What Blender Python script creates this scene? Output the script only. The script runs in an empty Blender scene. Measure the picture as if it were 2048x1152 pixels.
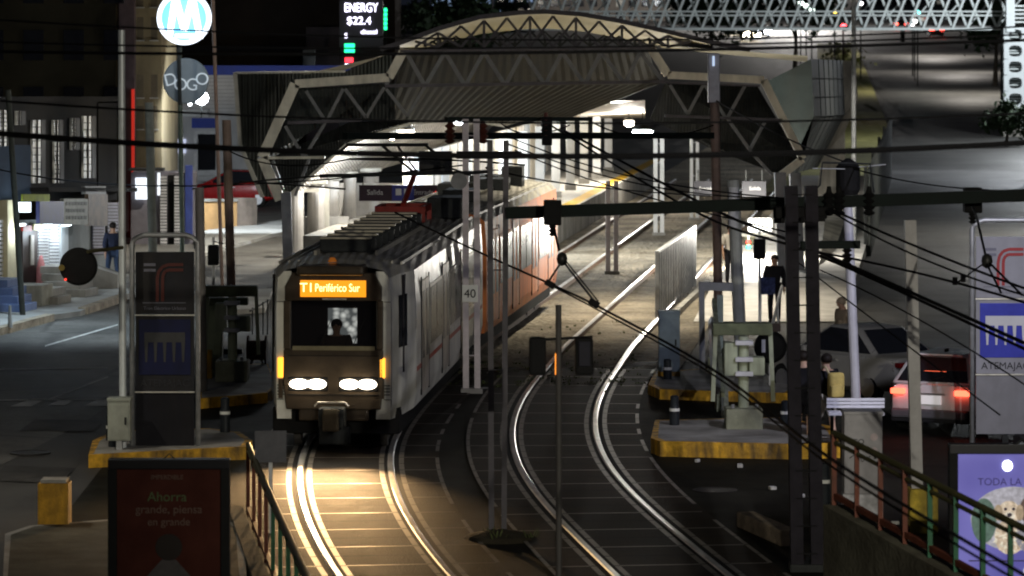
import bpy, bmesh, math, random
from mathutils import Vector, Matrix
R = math.radians
random.seed(7)
sc = bpy.context.scene
COL = sc.collection
# ------------------------------------------------------------------ camera
H, F, CX, HY = 7.2, 7500.0, 1024.0, 30.0
cd = bpy.data.cameras.new("camera"); cam = bpy.data.objects.new("camera", cd); COL.objects.link(cam)
cam.location = (0, 0, H); cam.rotation_euler = (R(90), 0, 0)
cd.sensor_width = 36; cd.lens = 36 * F / 2048; cd.shift_y = -(576 - HY) / 2048
cd.clip_start = 1; cd.clip_end = 4000
cd.dof.use_dof = True; cd.dof.focus_distance = 66; cd.dof.aperture_fstop = 3.2
sc.camera = cam
sc.view_settings.view_transform = 'Standard'; sc.view_settings.look = 'None'
sc.view_settings.exposure = 0; sc.view_settings.gamma = 1
sc.render.engine = 'CYCLES'
sc.cycles.use_denoising = True; sc.cycles.denoising_input_passes = 'RGB_ALBEDO_NORMAL'; sc.cycles.denoising_prefilter = 'ACCURATE'
sc.cycles.filter_width = 2.0
sc.cycles.max_bounces = 6; sc.cycles.diffuse_bounces = 3; sc.cycles.glossy_bounces = 3
sc.cycles.sample_clamp_indirect = 3.0
sc.cycles.use_light_tree = True

def gz(Y):                                   # the avenue climbs beyond the footbridge
    if Y < 230: return 0.0
    return min((Y - 230) * 0.022, 9.0)
def W(px, py, Y): return Vector(((px - CX) * Y / F, Y, H - (py - HY) * Y / F))
def G(px, py, z=0.0):
    Y = (H - z) * F / (py - HY); return Vector(((px - CX) * Y / F, Y, z))
def gy(py): return H * F / (py - HY)
def HIT(px, py, a, b):                       # ray through a pixel onto the upright plane over a-b
    dx, dy = (px - CX) / F, 1.0
    ex, ey = b[0] - a[0], b[1] - a[1]
    t = (a[0] * ey - a[1] * ex) / (dx * ey - dy * ex)
    return Vector((dx * t, t, H - (py - HY) / F * t))

# ------------------------------------------------------------------ materials
MATS = {}
def mat(name, col, rough=.6, metal=0., var=.25, scale=3., bump=0., bscale=40., emit=None, es=0., wave=None, dirt=0., trans=0., spec=.22, alpha=1.):
    if name in MATS: return MATS[name]
    m = bpy.data.materials.new(name); m.use_nodes = True; nt = m.node_tree; N = nt.nodes; L = nt.links
    b = N['Principled BSDF']
    b.inputs['Roughness'].default_value = rough; b.inputs['Metallic'].default_value = metal
    b.inputs['Specular IOR Level'].default_value = spec
    tc = N.new('ShaderNodeTexCoord')
    c = (*col, 1)
    b.inputs['Base Color'].default_value = c
    if var > 0:
        n = N.new('ShaderNodeTexNoise'); n.inputs['Scale'].default_value = scale; n.inputs['Detail'].default_value = 6; n.inputs['Roughness'].default_value = .65
        L.new(tc.outputs['Object'], n.inputs['Vector'])
        r = N.new('ShaderNodeValToRGB'); r.color_ramp.elements[0].position = .3; r.color_ramp.elements[1].position = .7
        r.color_ramp.elements[0].color = (*[x * (1 - var) for x in col], 1); r.color_ramp.elements[1].color = (*[min(1, x * (1 + var)) for x in col], 1)
        L.new(n.outputs['Fac'], r.inputs['Fac'])
        out = r.outputs['Color']
        if dirt > 0:
            n2 = N.new('ShaderNodeTexNoise'); n2.inputs['Scale'].default_value = scale * .35; n2.inputs['Detail'].default_value = 8
            mp = N.new('ShaderNodeMapping'); mp.inputs['Scale'].default_value = (2.5, 2.5, .5)
            L.new(tc.outputs['Object'], mp.inputs['Vector']); L.new(mp.outputs['Vector'], n2.inputs['Vector'])
            r2 = N.new('ShaderNodeValToRGB'); r2.color_ramp.elements[0].position = .42; r2.color_ramp.elements[1].position = .66
            r2.color_ramp.elements[0].color = (0, 0, 0, 1); r2.color_ramp.elements[1].color = (dirt, dirt, dirt, 1)
            L.new(n2.outputs['Fac'], r2.inputs['Fac'])
            mx = N.new('ShaderNodeMixRGB'); mx.inputs['Color2'].default_value = (.05, .042, .032, 1)
            L.new(r2.outputs['Color'], mx.inputs['Fac']); L.new(out, mx.inputs['Color1']); out = mx.outputs['Color']
        L.new(out, b.inputs['Base Color'])
        rm = N.new('ShaderNodeMapRange'); rm.inputs['To Min'].default_value = max(.03, rough - .12); rm.inputs['To Max'].default_value = min(1, rough + .12)
        L.new(n.outputs['Fac'], rm.inputs['Value']); L.new(rm.outputs['Result'], b.inputs['Roughness'])
    if bump > 0 or wave:
        bp = N.new('ShaderNodeBump'); bp.inputs['Strength'].default_value = max(bump, .01); bp.inputs['Distance'].default_value = .03
        if wave:
            w = N.new('ShaderNodeTexWave'); w.bands_direction = wave[0]; w.inputs['Scale'].default_value = wave[1]
            L.new(tc.outputs['Object'], w.inputs['Vector']); L.new(w.outputs['Fac'], bp.inputs['Height'])
        else:
            n3 = N.new('ShaderNodeTexNoise'); n3.inputs['Scale'].default_value = bscale; n3.inputs['Detail'].default_value = 4
            L.new(tc.outputs['Object'], n3.inputs['Vector']); L.new(n3.outputs['Fac'], bp.inputs['Height'])
        L.new(bp.outputs['Normal'], b.inputs['Normal'])
    if emit:
        b.inputs['Emission Color'].default_value = (*emit, 1); b.inputs['Emission Strength'].default_value = es
    if trans: b.inputs['Transmission Weight'].default_value = trans
    if alpha < 1: b.inputs['Alpha'].default_value = alpha
    MATS[name] = m; return m
def road_mat(name, col, rough=.68, crack=.35, patch=.45, scale=.5, gloss=.25, spec=.18):
    m = bpy.data.materials.new(name); m.use_nodes = True; nt = m.node_tree; N = nt.nodes; L = nt.links; b = N['Principled BSDF']; b.inputs['Specular IOR Level'].default_value = spec; tc = N.new('ShaderNodeTexCoord')
    def noise(sc_, det=8, ro=.65):
        n = N.new('ShaderNodeTexNoise'); n.inputs['Scale'].default_value = sc_; n.inputs['Detail'].default_value = det; n.inputs['Roughness'].default_value = ro; L.new(tc.outputs['Object'], n.inputs['Vector']); return n
    def ramp(src, p0, c0, p1, c1_):
        r = N.new('ShaderNodeValToRGB'); r.color_ramp.elements[0].position = p0; r.color_ramp.elements[1].position = p1; r.color_ramp.elements[0].color = (*c0, 1); r.color_ramp.elements[1].color = (*c1_, 1); L.new(src, r.inputs['Fac']); return r.outputs['Color']
    def mul(a, b_):
        x = N.new('ShaderNodeMixRGB'); x.blend_type = 'MULTIPLY'; x.inputs['Fac'].default_value = 1; L.new(a, x.inputs['Color1']); L.new(b_, x.inputs['Color2']); return x.outputs['Color']
    base = ramp(noise(9, 10, .8).outputs['Fac'], .3, [c * .55 for c in col], .72, [c * 1.5 for c in col])
    big = ramp(noise(scale, 5).outputs['Fac'], .35, (1 - patch,) * 3, .62, (1.25,) * 3)
    v = N.new('ShaderNodeTexVoronoi'); v.feature = 'DISTANCE_TO_EDGE'; v.inputs['Scale'].default_value = .22; n0 = noise(1.2, 6); mx = N.new('ShaderNodeMixRGB'); mx.inputs['Fac'].default_value = .25; L.new(tc.outputs['Object'], mx.inputs['Color1']); L.new(n0.outputs['Color'], mx.inputs['Color2']); L.new(mx.outputs['Color'], v.inputs['Vector'])
    cr = ramp(v.outputs['Distance'], .004, (1 - crack,) * 3, .016, (1, 1, 1))
    st = ramp(noise(.9, 3, .5).outputs['Fac'], .60, (1, 1, 1), .72, (.55, .52, .48))
    L.new(mul(mul(mul(base, big), cr), st), b.inputs['Base Color'])
    rr = N.new('ShaderNodeMapRange'); rr.inputs['To Min'].default_value = rough - gloss; rr.inputs['To Max'].default_value = rough + .15; L.new(noise(scale * 1.7, 4).outputs['Fac'], rr.inputs['Value']); L.new(rr.outputs['Result'], b.inputs['Roughness'])
    bp = N.new('ShaderNodeBump'); bp.inputs['Strength'].default_value = .5; bp.inputs['Distance'].default_value = .02; L.new(noise(45, 5, .7).outputs['Fac'], bp.inputs['Height']); L.new(bp.outputs['Normal'], b.inputs['Normal'])
    MATS[name] = m; return m
asphalt = mat('asphalt', (.055, .053, .05), .7, var=.35, scale=.6, bump=.5, bscale=60)
avenue_m = road_mat('avenue_asphalt', (.06, .059, .056), .55, .3, .5, .12, .2)
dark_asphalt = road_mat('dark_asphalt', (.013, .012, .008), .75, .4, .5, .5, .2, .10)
concrete = mat('concrete', (.33, .32, .29), .8, var=.25, scale=1.5, bump=.4, bscale=30, dirt=.5)
pavement = mat('pavement_concrete', (.36, .36, .34), .75, var=.2, scale=1.0, bump=.3, bscale=25, dirt=.35)
ballast_m = road_mat('ballast_stone', (.27, .235, .175), .9, 0., .5, .35, .05)
_nt = ballast_m.node_tree; _v = _nt.nodes.new('ShaderNodeTexVoronoi'); _v.inputs['Scale'].default_value = 7; _tc = _nt.nodes.new('ShaderNodeTexCoord'); _nt.links.new(_tc.outputs['Object'], _v.inputs['Vector']); _bp = _nt.nodes.new('ShaderNodeBump'); _bp.inputs['Strength'].default_value = 1; _bp.inputs['Distance'].default_value = .12; _nt.links.new(_v.outputs['Distance'], _bp.inputs['Height']); _nt.links.new(_bp.outputs['Normal'], _nt.nodes['Principled BSDF'].inputs['Normal'])
plank = mat('crossing_plank', (.020, .015, .010), .7, var=.6, scale=2.5, bump=.5, bscale=30, spec=.12)
edge_st = mat('steel_edging', (.20, .18, .15), .5, .3, var=.35, scale=2)
rail_st = mat('rail_steel', (.70, .68, .65), .34, .8, var=.25, scale=2)
rail_side = mat('rail_rust', (.12, .07, .045), .7, .3, var=.4, scale=6)
yellow_p = mat('yellow_kerb_paint', (.66, .36, .03), .65, var=.4, scale=6, bump=.5, bscale=18, dirt=.85)
white_p = mat('white_road_paint', (.5, .5, .47), .7, var=.4, scale=5)
galv = mat('galvanised_steel', (.42, .43, .43), .45, .5, var=.25, scale=5)
white_steel = mat('white_painted_steel', (.66, .65, .58), .5, var=.15, scale=3, dirt=.3)
cream_steel = mat('cream_painted_steel', (.62, .59, .48), .5, var=.15, scale=3, dirt=.35)
dark_steel = mat('dark_steel', (.022, .024, .023), .65, .2, var=.4, scale=8, spec=.25)
black_r = mat('black_rubber', (.009, .009, .009), .8, var=.3, scale=8, spec=.15)
mast_m = mat('mast_steel', (.085, .08, .09), .6, .2, var=.3, scale=4, dirt=.3)
pale_mast = mat('pale_mast_steel', (.50, .45, .44), .55, .2, var=.2, scale=4)
brown_pole = mat('brown_pole_steel', (.25, .18, .15), .6, .2, var=.3, scale=4)
wire_m = mat('wire_black', (.007, .007, .008), .8, var=.2, scale=10, spec=.1)
green_box = mat('pale_green_enamel', (.40, .44, .31), .55, var=.2, scale=4, dirt=.5)
corr = mat('corrugated_sheet', (.36, .35, .29), .6, .1, var=.2, scale=1.2, bump=.8, wave=('X', 6.), dirt=.3)
corr_d = mat('grey_louvre_sheet', (.05, .056, .053), .6, .2, var=.25, scale=1.0, bump=.8, wave=('X', 3.), dirt=.3, spec=.05)
corr_w = mat('white_corrugated_roof', (.62, .57, .50), .55, .1, var=.18, scale=1.2, bump=.8, wave=('X', 5.), dirt=.3)
glass_d = mat('dark_glass', (.015, .016, .02), .08, var=0, spec=.8)
train_w = mat('train_cream_paint', (.68, .67, .58), .35, var=.14, scale=2, dirt=.5)
train_s = mat('train_side_silver', (.50, .48, .43), .3, .3, var=.15, scale=2, dirt=.3)
train_o = mat('train_orange_paint', (.80, .24, .06), .5, var=.15, scale=2, dirt=.3, spec=.2)
train_k = mat('train_mask_brown', (.045, .033, .021), .35, var=.3, scale=4)
train_r = mat('train_roof_grey', (.40, .38, .32), .5, .2, var=.2, scale=2, bump=.7, wave=('X', 2.2), dirt=.4)
panto_red = mat('pantograph_red', (.28, .03, .02), .5, var=.25, scale=6)
def emis(name, col, s, base=None): return mat(name, base or tuple(c * .6 for c in col), .4, var=0, emit=col, es=s)
amber_em = emis('amber_display', (1, .33, .012), 1.3, (.1, .04, .01))
amber_tx = emis('amber_display_text', (1, .74, .30), 3.2)
amber_l = emis('amber_marker_lens', (1, .40, .035), 2.2)
head_em = emis('headlight_lens', (1, .86, .66), 28)
_nt = head_em.node_tree; _lw = _nt.nodes.new('ShaderNodeLayerWeight'); _lw.inputs['Blend'].default_value = .35; _mr = _nt.nodes.new('ShaderNodeMapRange'); _mr.inputs['From Min'].default_value = 0; _mr.inputs['From Max'].default_value = .7; _mr.inputs['To Min'].default_value = 34; _mr.inputs['To Max'].default_value = .5
_nt.links.new(_lw.outputs['Facing'], _mr.inputs['Value']); _nt.links.new(_mr.outputs['Result'], _nt.nodes['Principled BSDF'].inputs['Emission Strength'])
red_em = emis('red_lamp_lens', (1, .05, .03), 4)
red_dim = emis('red_lens_dim', (1, .05, .03), 2)
white_em = emis('white_lamp_glass', (.95, .97, 1), 22)
warm_em = emis('warm_lamp_glass', (1, .88, .7), 18)
green_em = emis('green_led', (.02, .9, .3), 3.5)
cyan_em = emis('cyan_signal_lens', (.1, .95, .8), 5)

# ------------------------------------------------------------------ objects
def T(name, label, cat, loc=(0, 0, 0), group=None):
    o = bpy.data.objects.new(name, None); COL.objects.link(o); o.location = loc; o.empty_display_size = .2
    o['label'] = label; o['category'] = cat
    if group: o['group'] = group
    return o
def tag(o, label, cat, group=None):
    o['label'] = label; o['category'] = cat
    if group: o['group'] = group
    return o
def kind(o, k='structure'): o['kind'] = k; return o
def wloc(o):
    v = Vector(o.location)
    while o.parent: o = o.parent; v += Vector(o.location)
    return v
class MB:
    def __init__(s): s.v = []; s.f = []; s.m = []
    def add(s, vs, fs, m=0):
        k = len(s.v); s.v += [Vector(a) for a in vs]
        for f in fs: s.f.append([i + k for i in f]); s.m.append(m)
        return s
    def box(s, c, d, rz=0, m=0, rx=0, ry=0):
        M = Matrix.Rotation(rz, 3, 'Z') @ Matrix.Rotation(ry, 3, 'Y') @ Matrix.Rotation(rx, 3, 'X'); c = Vector(c)
        vs = [c + M @ Vector((x * d[0] / 2, y * d[1] / 2, z * d[2] / 2)) for x in (-1, 1) for y in (-1, 1) for z in (-1, 1)]
        return s.add(vs, [(0, 1, 3, 2), (4, 6, 7, 5), (0, 4, 5, 1), (2, 3, 7, 6), (0, 2, 6, 4), (1, 5, 7, 3)], m)
    def bar(s, a, b, w, d=None, m=0, up=(0, 0, 1)):
        a, b = Vector(a), Vector(b); d = d or w; t = (b - a).normalized(); u = Vector(up)
        if abs(t.dot(u)) > .95: u = Vector((0, 1, 0))
        x = t.cross(u).normalized() * w / 2; y = x.cross(t).normalized() * d / 2
        vs = [p + i * x + j * y for p in (a, b) for i, j in ((-1, -1), (1, -1), (1, 1), (-1, 1))]
        return s.add(vs, [(3, 2, 1, 0), (4, 5, 6, 7), (0, 1, 5, 4), (1, 2, 6, 5), (2, 3, 7, 6), (3, 0, 4, 7)], m)
    def tube(s, pts, r, n=8, m=0, r2=None):
        pts = [Vector(p) for p in pts]; k = len(s.v); L = len(pts)
        for i, p in enumerate(pts):
            t = (pts[min(i + 1, L - 1)] - pts[max(i - 1, 0)]).normalized()
            u = Vector((0, 0, 1)) if abs(t.z) < .9 else Vector((0, 1, 0))
            x = t.cross(u).normalized(); y = x.cross(t)
            rr = r if r2 is None else r + (r2 - r) * i / (L - 1)
            s.v += [p + rr * (math.cos(2 * math.pi * j / n) * x + math.sin(2 * math.pi * j / n) * y) for j in range(n)]
        for i in range(L - 1):
            for j in range(n):
                a = k + i * n + j; b = k + i * n + (j + 1) % n
                s.f.append([a, b, b + n, a + n]); s.m.append(m)
        s.f.append([k + j for j in range(n)][::-1]); s.m.append(m)
        s.f.append([k + (L - 1) * n + j for j in range(n)]); s.m.append(m)
        return s
    def prism(s, poly, off, m=0):
        poly = [Vector(p) for p in poly]; off = Vector(off); n = len(poly)
        vs = poly + [p + off for p in poly]
        return s.add(vs, [list(range(n))[::-1], list(range(n, 2 * n))] + [(i, (i + 1) % n, (i + 1) % n + n, i + n) for i in range(n)], m)
    def lathe(s, c, prof, n=16, m=0, axis='Z'):
        c = Vector(c); vs = []
        for r, z in prof:
            for j in range(n):
                a = 2 * math.pi * j / n
                p = Vector((r * math.cos(a), r * math.sin(a), z))
                if axis == 'Y': p = Vector((p.x, p.z, p.y))
                if axis == 'X': p = Vector((p.z, p.x, p.y))
                vs.append(c + p)
        fs = [(i * n + j, i * n + (j + 1) % n, (i + 1) * n + (j + 1) % n, (i + 1) * n + j) for i in range(len(prof) - 1) for j in range(n)]
        fs += [list(range(n))[::-1], [(len(prof) - 1) * n + j for j in range(n)]]
        return s.add(vs, fs, m)
    def build(s, name, mats, parent=None, bevel=0, smooth=False, segs=2):
        if not isinstance(mats, (list, tuple)): mats = [mats]
        o0 = wloc(parent) if parent else Vector((0, 0, 0))
        me = bpy.data.meshes.new(name)
        me.from_pydata([tuple(v - o0) for v in s.v], [], s.f)
        for m in mats: me.materials.append(m)
        for p, mi in zip(me.polygons, s.m): p.material_index = mi
        bm = bmesh.new(); bm.from_mesh(me)
        bmesh.ops.recalc_face_normals(bm, faces=bm.faces)
        if bevel:
            es = [e for e in bm.edges if len(e.link_faces) == 2 and e.calc_face_angle(0) > .6]
            bmesh.ops.bevel(bm, geom=es, offset=bevel, segments=segs, affect='EDGES', profile=.6, clamp_overlap=True)
        bm.to_mesh(me); bm.free()
        if smooth:
            for p in me.polygons: p.use_smooth = True
        ob = bpy.data.objects.new(name, me); COL.objects.link(ob)
        if parent: ob.parent = parent
        return ob
def cp(o, delta):
    n = o.copy(); COL.objects.link(n); n.location = Vector(o.location) + Vector(delta)
    def rec(a, b):
        for ch in a.children:
            c = ch.copy(); COL.objects.link(c); c.parent = b; rec(ch, c)
    rec(o, n); return n
def text(s, size, loc, rz, m, name='lettering', parent=None, align='CENTER', depth=.004, tilt=90, sx=1.):
    c = bpy.data.curves.new('lettering', 'FONT'); c.body = s; c.size = size; c.align_x = align; c.align_y = 'CENTER'; c.extrude = depth
    o = bpy.data.objects.new('tmp', c); COL.objects.link(o)
    dg = bpy.context.evaluated_depsgraph_get(); dg.update()
    me = bpy.data.meshes.new_from_object(o.evaluated_get(dg)); me.name = name
    bpy.data.objects.remove(o)
    M = Matrix.Translation(Vector(loc)) @ Matrix.Rotation(rz, 4, 'Z') @ Matrix.Rotation(R(tilt), 4, 'X') @ Matrix.Diagonal((sx, 1, 1, 1))
    if parent: M = Matrix.Translation(-wloc(parent)) @ M
    me.transform(M); me.materials.clear(); me.materials.append(m)
    ob = bpy.data.objects.new(name, me); COL.objects.link(ob)
    if parent: ob.parent = parent
    return ob
def light(kind_, name, loc, energy, col, parent=None, size=.15, spot=None, blend=.5, aim=None):
    l = bpy.data.lights.new(name, kind_); l.energy = energy; l.color = col
    o = bpy.data.objects.new(name, l); COL.objects.link(o)
    if kind_ == 'SPOT': l.spot_size = R(spot); l.spot_blend = blend; l.shadow_soft_size = size
    elif kind_ == 'POINT': l.shadow_soft_size = size
    else: l.size = size
    loc = Vector(loc)
    if aim is not None: o.rotation_euler = (Vector(aim) - loc).to_track_quat('-Z', 'Y').to_euler()
    if parent: o.parent = parent; loc = loc - wloc(parent)
    o.location = loc; return o
COOL = (.80, .90, 1.0); NEUT = (1, .95, .86); WARM = (1, .80, .52)

# ------------------------------------------------------------------ world (night sky glow over a city)
w = bpy.data.worlds.new("World"); sc.world = w; w.use_nodes = True
bg = w.node_tree.nodes['Background']
bg.inputs['Color'].default_value = (.30, .36, .55, 1); bg.inputs['Strength'].default_value = .02

# ------------------------------------------------------------------ tracks
def interp(tab, y):
    tab = sorted(tab)
    if y <= tab[0][0]:
        (a, b), (c, d) = tab[0], tab[1]; return b + (y - a) * (d - b) / (c - a)
    for (a, b), (c, d) in zip(tab, tab[1:]):
        if y <= c:
            return b + (y - a) * (d - b) / (c - a)
    return b + (y - a) * .113 if False else d + (y - c) * .113
T2 = [(36, 4.1), (40, 3.25), (44, 2.58), (48.5, 2.0), (51, 1.69), (53.2, 1.41), (55.8, 1.10), (58.4, .87), (61.5, .71), (65.3, .67), (69.9, .845), (74.07, 1.18), (80.6, 1.86), (84.4, 2.30), (89, 2.82), (106.5, 4.80)]
T1 = [(36, .9), (40, -.1), (44, -.86), (48.2, -1.55), (50, -1.80), (52, -2.06), (54.8, -2.36), (58.4, -2.64), (63.2, -2.80), (70, -2.42), (77, -1.83), (85, -.93), (106.5, 1.5)]
def smooth_tab(tab):
    ys = [36 + i for i in range(0, 130)]
    v = [interp(tab, y) for y in ys]
    for _ in range(14): v = [v[0]] + [(v[i - 1] + 2 * v[i] + v[i + 1]) / 4 for i in range(1, len(v) - 1)] + [v[-1]]
    return list(zip(ys, v))
S1, S2 = smooth_tab(T1), smooth_tab(T2)
def c1(y): return interp(S1, y)
def c2(y): return interp(S2, y)
def trk(c, y, off):
    h = (c(y + .3) - c(y - .3)) / .6; n = math.sqrt(1 + h * h)
    return c(y) + off / n, y - off * h / n
def railz(y): return .03 if y < 76 else min(.12, .03 + (y - 76) * .02)

def ground_rows():
    ys = [-60, 20, 60, 100, 160, 230] + [230 + 30 * i for i in range(1, 15)] + [900, 1600, 2600]
    mb = MB(); xs = [-900, -200, -60, -20, 0, 20, 60, 200, 900]
    vs = [(x, y, gz(y) - .02) for y in ys for x in xs]; n = len(xs)
    mb.add(vs, [(i * n + j, i * n + j + 1, (i + 1) * n + j + 1, (i + 1) * n + j) for i in range(len(ys) - 1) for j in range(n - 1)])
    return kind(mb.build('ground', asphalt))
ground_rows()
# avenue on the right of the station
ys = [40, 50, 60, 70, 80, 90, 100, 120, 140, 170, 200, 230] + [230 + 20 * i for i in range(1, 30)]
av = MB()
def avl(y): return 6.5 + (y - 80) * .113 if y < 230 else 6.5 + 150 * .113 + (y - 230) * .08
def avr(y): return 32 + (y - 60) * .11
vs = []
for y in ys:
    for k in range(9): vs.append((avl(y) + (avr(y) - avl(y)) * k / 8, y, gz(y) - .012))
av.add(vs, [(i * 9 + j, i * 9 + j + 1, i * 9 + 10 + j, i * 9 + 9 + j) for i in range(len(ys) - 1) for j in range(8)])
kind(av.build('avenue_road', avenue_m))
# left street
ls = MB(); ls.add([(-40, 52, -.012), (-9.0, 52, -.012), (-7.6, 66, -.012), (-6.4, 90, -.012), (-5.6, 150, -.012), (-13, 150, -.012), (-40, 80, -.012)], [(0, 1, 2, 3, 4, 5, 6)])
kind(ls.build('street_road', road_mat('street_asphalt', (.11, .106, .096), .66, .45, .45, .3, .2)))
# dark crossing apron between the tracks
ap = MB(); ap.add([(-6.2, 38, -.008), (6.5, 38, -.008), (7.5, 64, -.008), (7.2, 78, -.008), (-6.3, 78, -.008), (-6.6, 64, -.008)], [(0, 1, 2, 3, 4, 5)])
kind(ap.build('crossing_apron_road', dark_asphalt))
# ballast
bl = MB(); yy = [76.5] + [80 + 4 * i for i in range(32)]
vs = []
for y in yy:
    for k in range(7):
        a = c1(y) - 1.9; b = c2(y) + 2.0; vs.append((a + (b - a) * k / 6, y, .0 + .015 * math.sin(k * 2.1 + y)))
bl.add(vs, [(i * 7 + j, i * 7 + j + 1, i * 7 + 8 + j, i * 7 + 7 + j) for i in range(len(yy) - 1) for j in range(6)])
kind(bl.build('ballast_ground', ballast_m))
# sleepers band reads through the ballast as one bed
def track(c, label):
    t = T('railway_track', label, 'railway track', (c(60), 60, 0), 'tram tracks crossing the road')
    for s in (-1, 1):
        mb = MB(); y = 37.; vs = []
        while y < 165:
            for du, dz in ((-.055, -.13), (-.055, -.02), (-.035, 0), (.035, 0), (.055, -.02), (.055, -.13)):
                x, yy_ = trk(c, y, s * .7175 + du); vs.append((x, yy_, railz(y) + dz))
            y += 1. if y < 90 else 3.
        n = len(vs) // 6
        for i in range(n - 1):
            for j in range(5):
                mb.add([], []); mb.f.append([i * 6 + j, i * 6 + j + 1, i * 6 + 7 + j, i * 6 + 6 + j]); mb.m.append(0 if j in (1, 2, 3) else 1)
        mb.v = [Vector(v) for v in vs]
        mb.build('rail', [rail_st, rail_side], t)
    # paving panels in the crossing: planks, steel edging and seams as one sheet
    cols = [-1.50, -1.44, -.93, -.85, -.61, -.53, .53, .61, .85, .93, 1.44, 1.50]
    cm = [1, 0, 1, 2, 1, 0, 1, 2, 1, 0, 1]
    rows = []; y = 38.
    while y < 76:
        rows += [(y, 'p'), (y + .80, 's'), ]; y += .85
    rows.append((y, None))
    mb = MB(); vs = []
    for (ry, _) in rows:
        for cx_ in cols:
            x, yy_ = trk(c, ry, cx_); vs.append((x, yy_, .012 if abs(abs(cx_) - .73) > .12 or abs(cx_) > .9 else .012))
    mb.v = [Vector(v) for v in vs]; n = len(cols)
    rr = random.Random(3)
    for i in range(len(rows) - 1):
        seam = rows[i][1] == 's'
        for j in range(n - 1):
            k = cm[j]
            if seam: mi = 1 if (k == 0 and (i // 2) % 2 == 0) else 2
            else: mi = k
            if k == 1 and not seam and j in (0, 10) and rr.random() < .25: mi = 0
            mb.f.append([i * n + j, i * n + j + 1, i * n + n + j + 1, i * n + n + j]); mb.m.append(mi)
    mb.build('crossing_panel', [plank, edge_st, black_r], t)
    # sleepers in the ballast
    return t
track(c1, 'left tram track carrying the train, lit warm by its headlights')
track(c2, 'right tram track, empty, curving past the signal boxes')

# ------------------------------------------------------------------ kerbs, islands, pavements
def island(name, pts, h=.22, top=concrete, side=yellow_p, base=0.):
    mb = MB(); n = len(pts)
    P = [Vector((p[0], p[1], base - .01)) for p in pts]; Q = [Vector((p[0], p[1], base + h)) for p in pts]
    c = sum(Q, Vector()) / n; I = [q + (c - q).normalized() * .13 for q in Q]
    mb.add(P + Q + I, [(i, (i + 1) % n, n + (i + 1) % n, n + i) for i in range(n)] + [(n + i, n + (i + 1) % n, 2 * n + (i + 1) % n, 2 * n + i) for i in range(n)], 1)
    mb.add(I, [list(range(n))], 0)
    return kind(mb.build(name, [top, side]))
def gp(*l): return [G(a, b) for a, b in l]
island('traffic_island', gp((177, 935), (492, 918), (505, 905), (480, 888), (420, 880), (230, 885), (185, 905)), .2)
island('traffic_island_far', gp((400, 817), (535, 805), (555, 790), (535, 745), (400, 750)), .18)
island('kerb_island', gp((1302, 905), (1320, 912), (1580, 918), (1680, 915), (1660, 880), (1560, 862), (1310, 868)), .24)
island('kerb_island_far', gp((1296, 788), (1320, 798), (1575, 806), (1600, 790), (1560, 745), (1310, 762)), .18)
grey_k = mat('worn_kerb_concrete', (.11, .105, .085), .8, var=.3, scale=2, bump=.4, dirt=.5, spec=.05)
island('pavement_corner', gp((0, 1300), (10, 1085), (60, 1068), (215, 1056), (440, 1050), (480, 1070), (492, 1152), (500, 1300)), .12, grey_k, concrete)
# left pavement
pv = MB()
pts = gp((-400, 760), (0, 668), (100, 640), (160, 632), (240, 602), (330, 578), (330, 545), (230, 560), (0, 610), (-400, 640))
pv.prism([Vector((p.x, p.y, -.01)) for p in pts], (0, 0, .13)); kind(pv.build('pavement', pavement))
for i, (a, b) in enumerate((((-60, 684), (100, 641)), ((165, 628), (245, 601)))):
    A, B = G(*a), G(*b); mb = MB(); mb.bar(A + Vector((0, 0, .07)), B + Vector((0, 0, .07)), .22, .18)
    kind(mb.build('kerb', mat('stone_kerb', (.32, .27, .2), .8, var=.5, scale=3, bump=.5)))
# far left: side street pavement patches
pv = MB(); pts = gp((400, 515), (560, 470), (600, 462), (600, 440), (380, 470)); pv.prism([Vector((p.x, p.y, -.01)) for p in pts], (0, 0, .1)); kind(pv.build('pavement_far', pavement))
pv = MB(); pts = gp((385, 632), (530, 625), (545, 585), (385, 590)); pv.prism([Vector((p.x, p.y, -.01)) for p in pts], (0, 0, .12)); kind(pv.build('pavement_platform_end', pavement))
# road markings
def mark(pts, m=white_p, nm='road_marking'):
    mb = MB(); P = gp(*pts); mb.add([Vector((p.x, p.y, -.004)) for p in P], [list(range(len(P)))]); return kind(mb.build(nm, m))
mark(((20, 812), (62, 812), (95, 796), (68, 796))); mark(((95, 810), (130, 810), (150, 798), (122, 798))); mark(((168, 811), (215, 811), (225, 796), (200, 796)))
mark(((-30, 738), (215, 734), (215, 736), (-30, 740))); mark(((90, 690), (235, 648), (236, 650), (90, 693))); mark(((-20, 799), (220, 797), (220, 799), (-20, 801)))
mark(((95, 798), (215, 752), (217, 754), (100, 799)))
for (a, b, c_, d) in (((870, 775), (1330, 770), (1330, 773), (870, 778)), ((1010, 752), (1320, 750), (1320, 752), (1010, 754))): mark((a, b, c_, d))
mark(((1183, 777), (1200, 777), (1213, 750), (1200, 750))); mark(((1212, 777), (1225, 777), (1240, 752), (1227, 752))); mark(((1040, 779), (1054, 779), (1080, 752), (1066, 752))); mark(((1075, 777), (1090, 777), (1105, 755), (1092, 755))); mark(((1278, 773), (1292, 773), (1302, 752), (1288, 752)))
for i in range(7):
    y0 = 150 + 40 * i; mb = MB(); x = avl(y0) + 9 + i * .8
    mb.add([(x, y0, gz(y0) - .004), (x + .15, y0, gz(y0) - .004), (x + .5, y0 + 5, gz(y0 + 5) - .004), (x + .35, y0 + 5, gz(y0 + 5) - .004)], [(0, 1, 2, 3)]); kind(mb.build('lane_marking', white_p))

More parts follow.
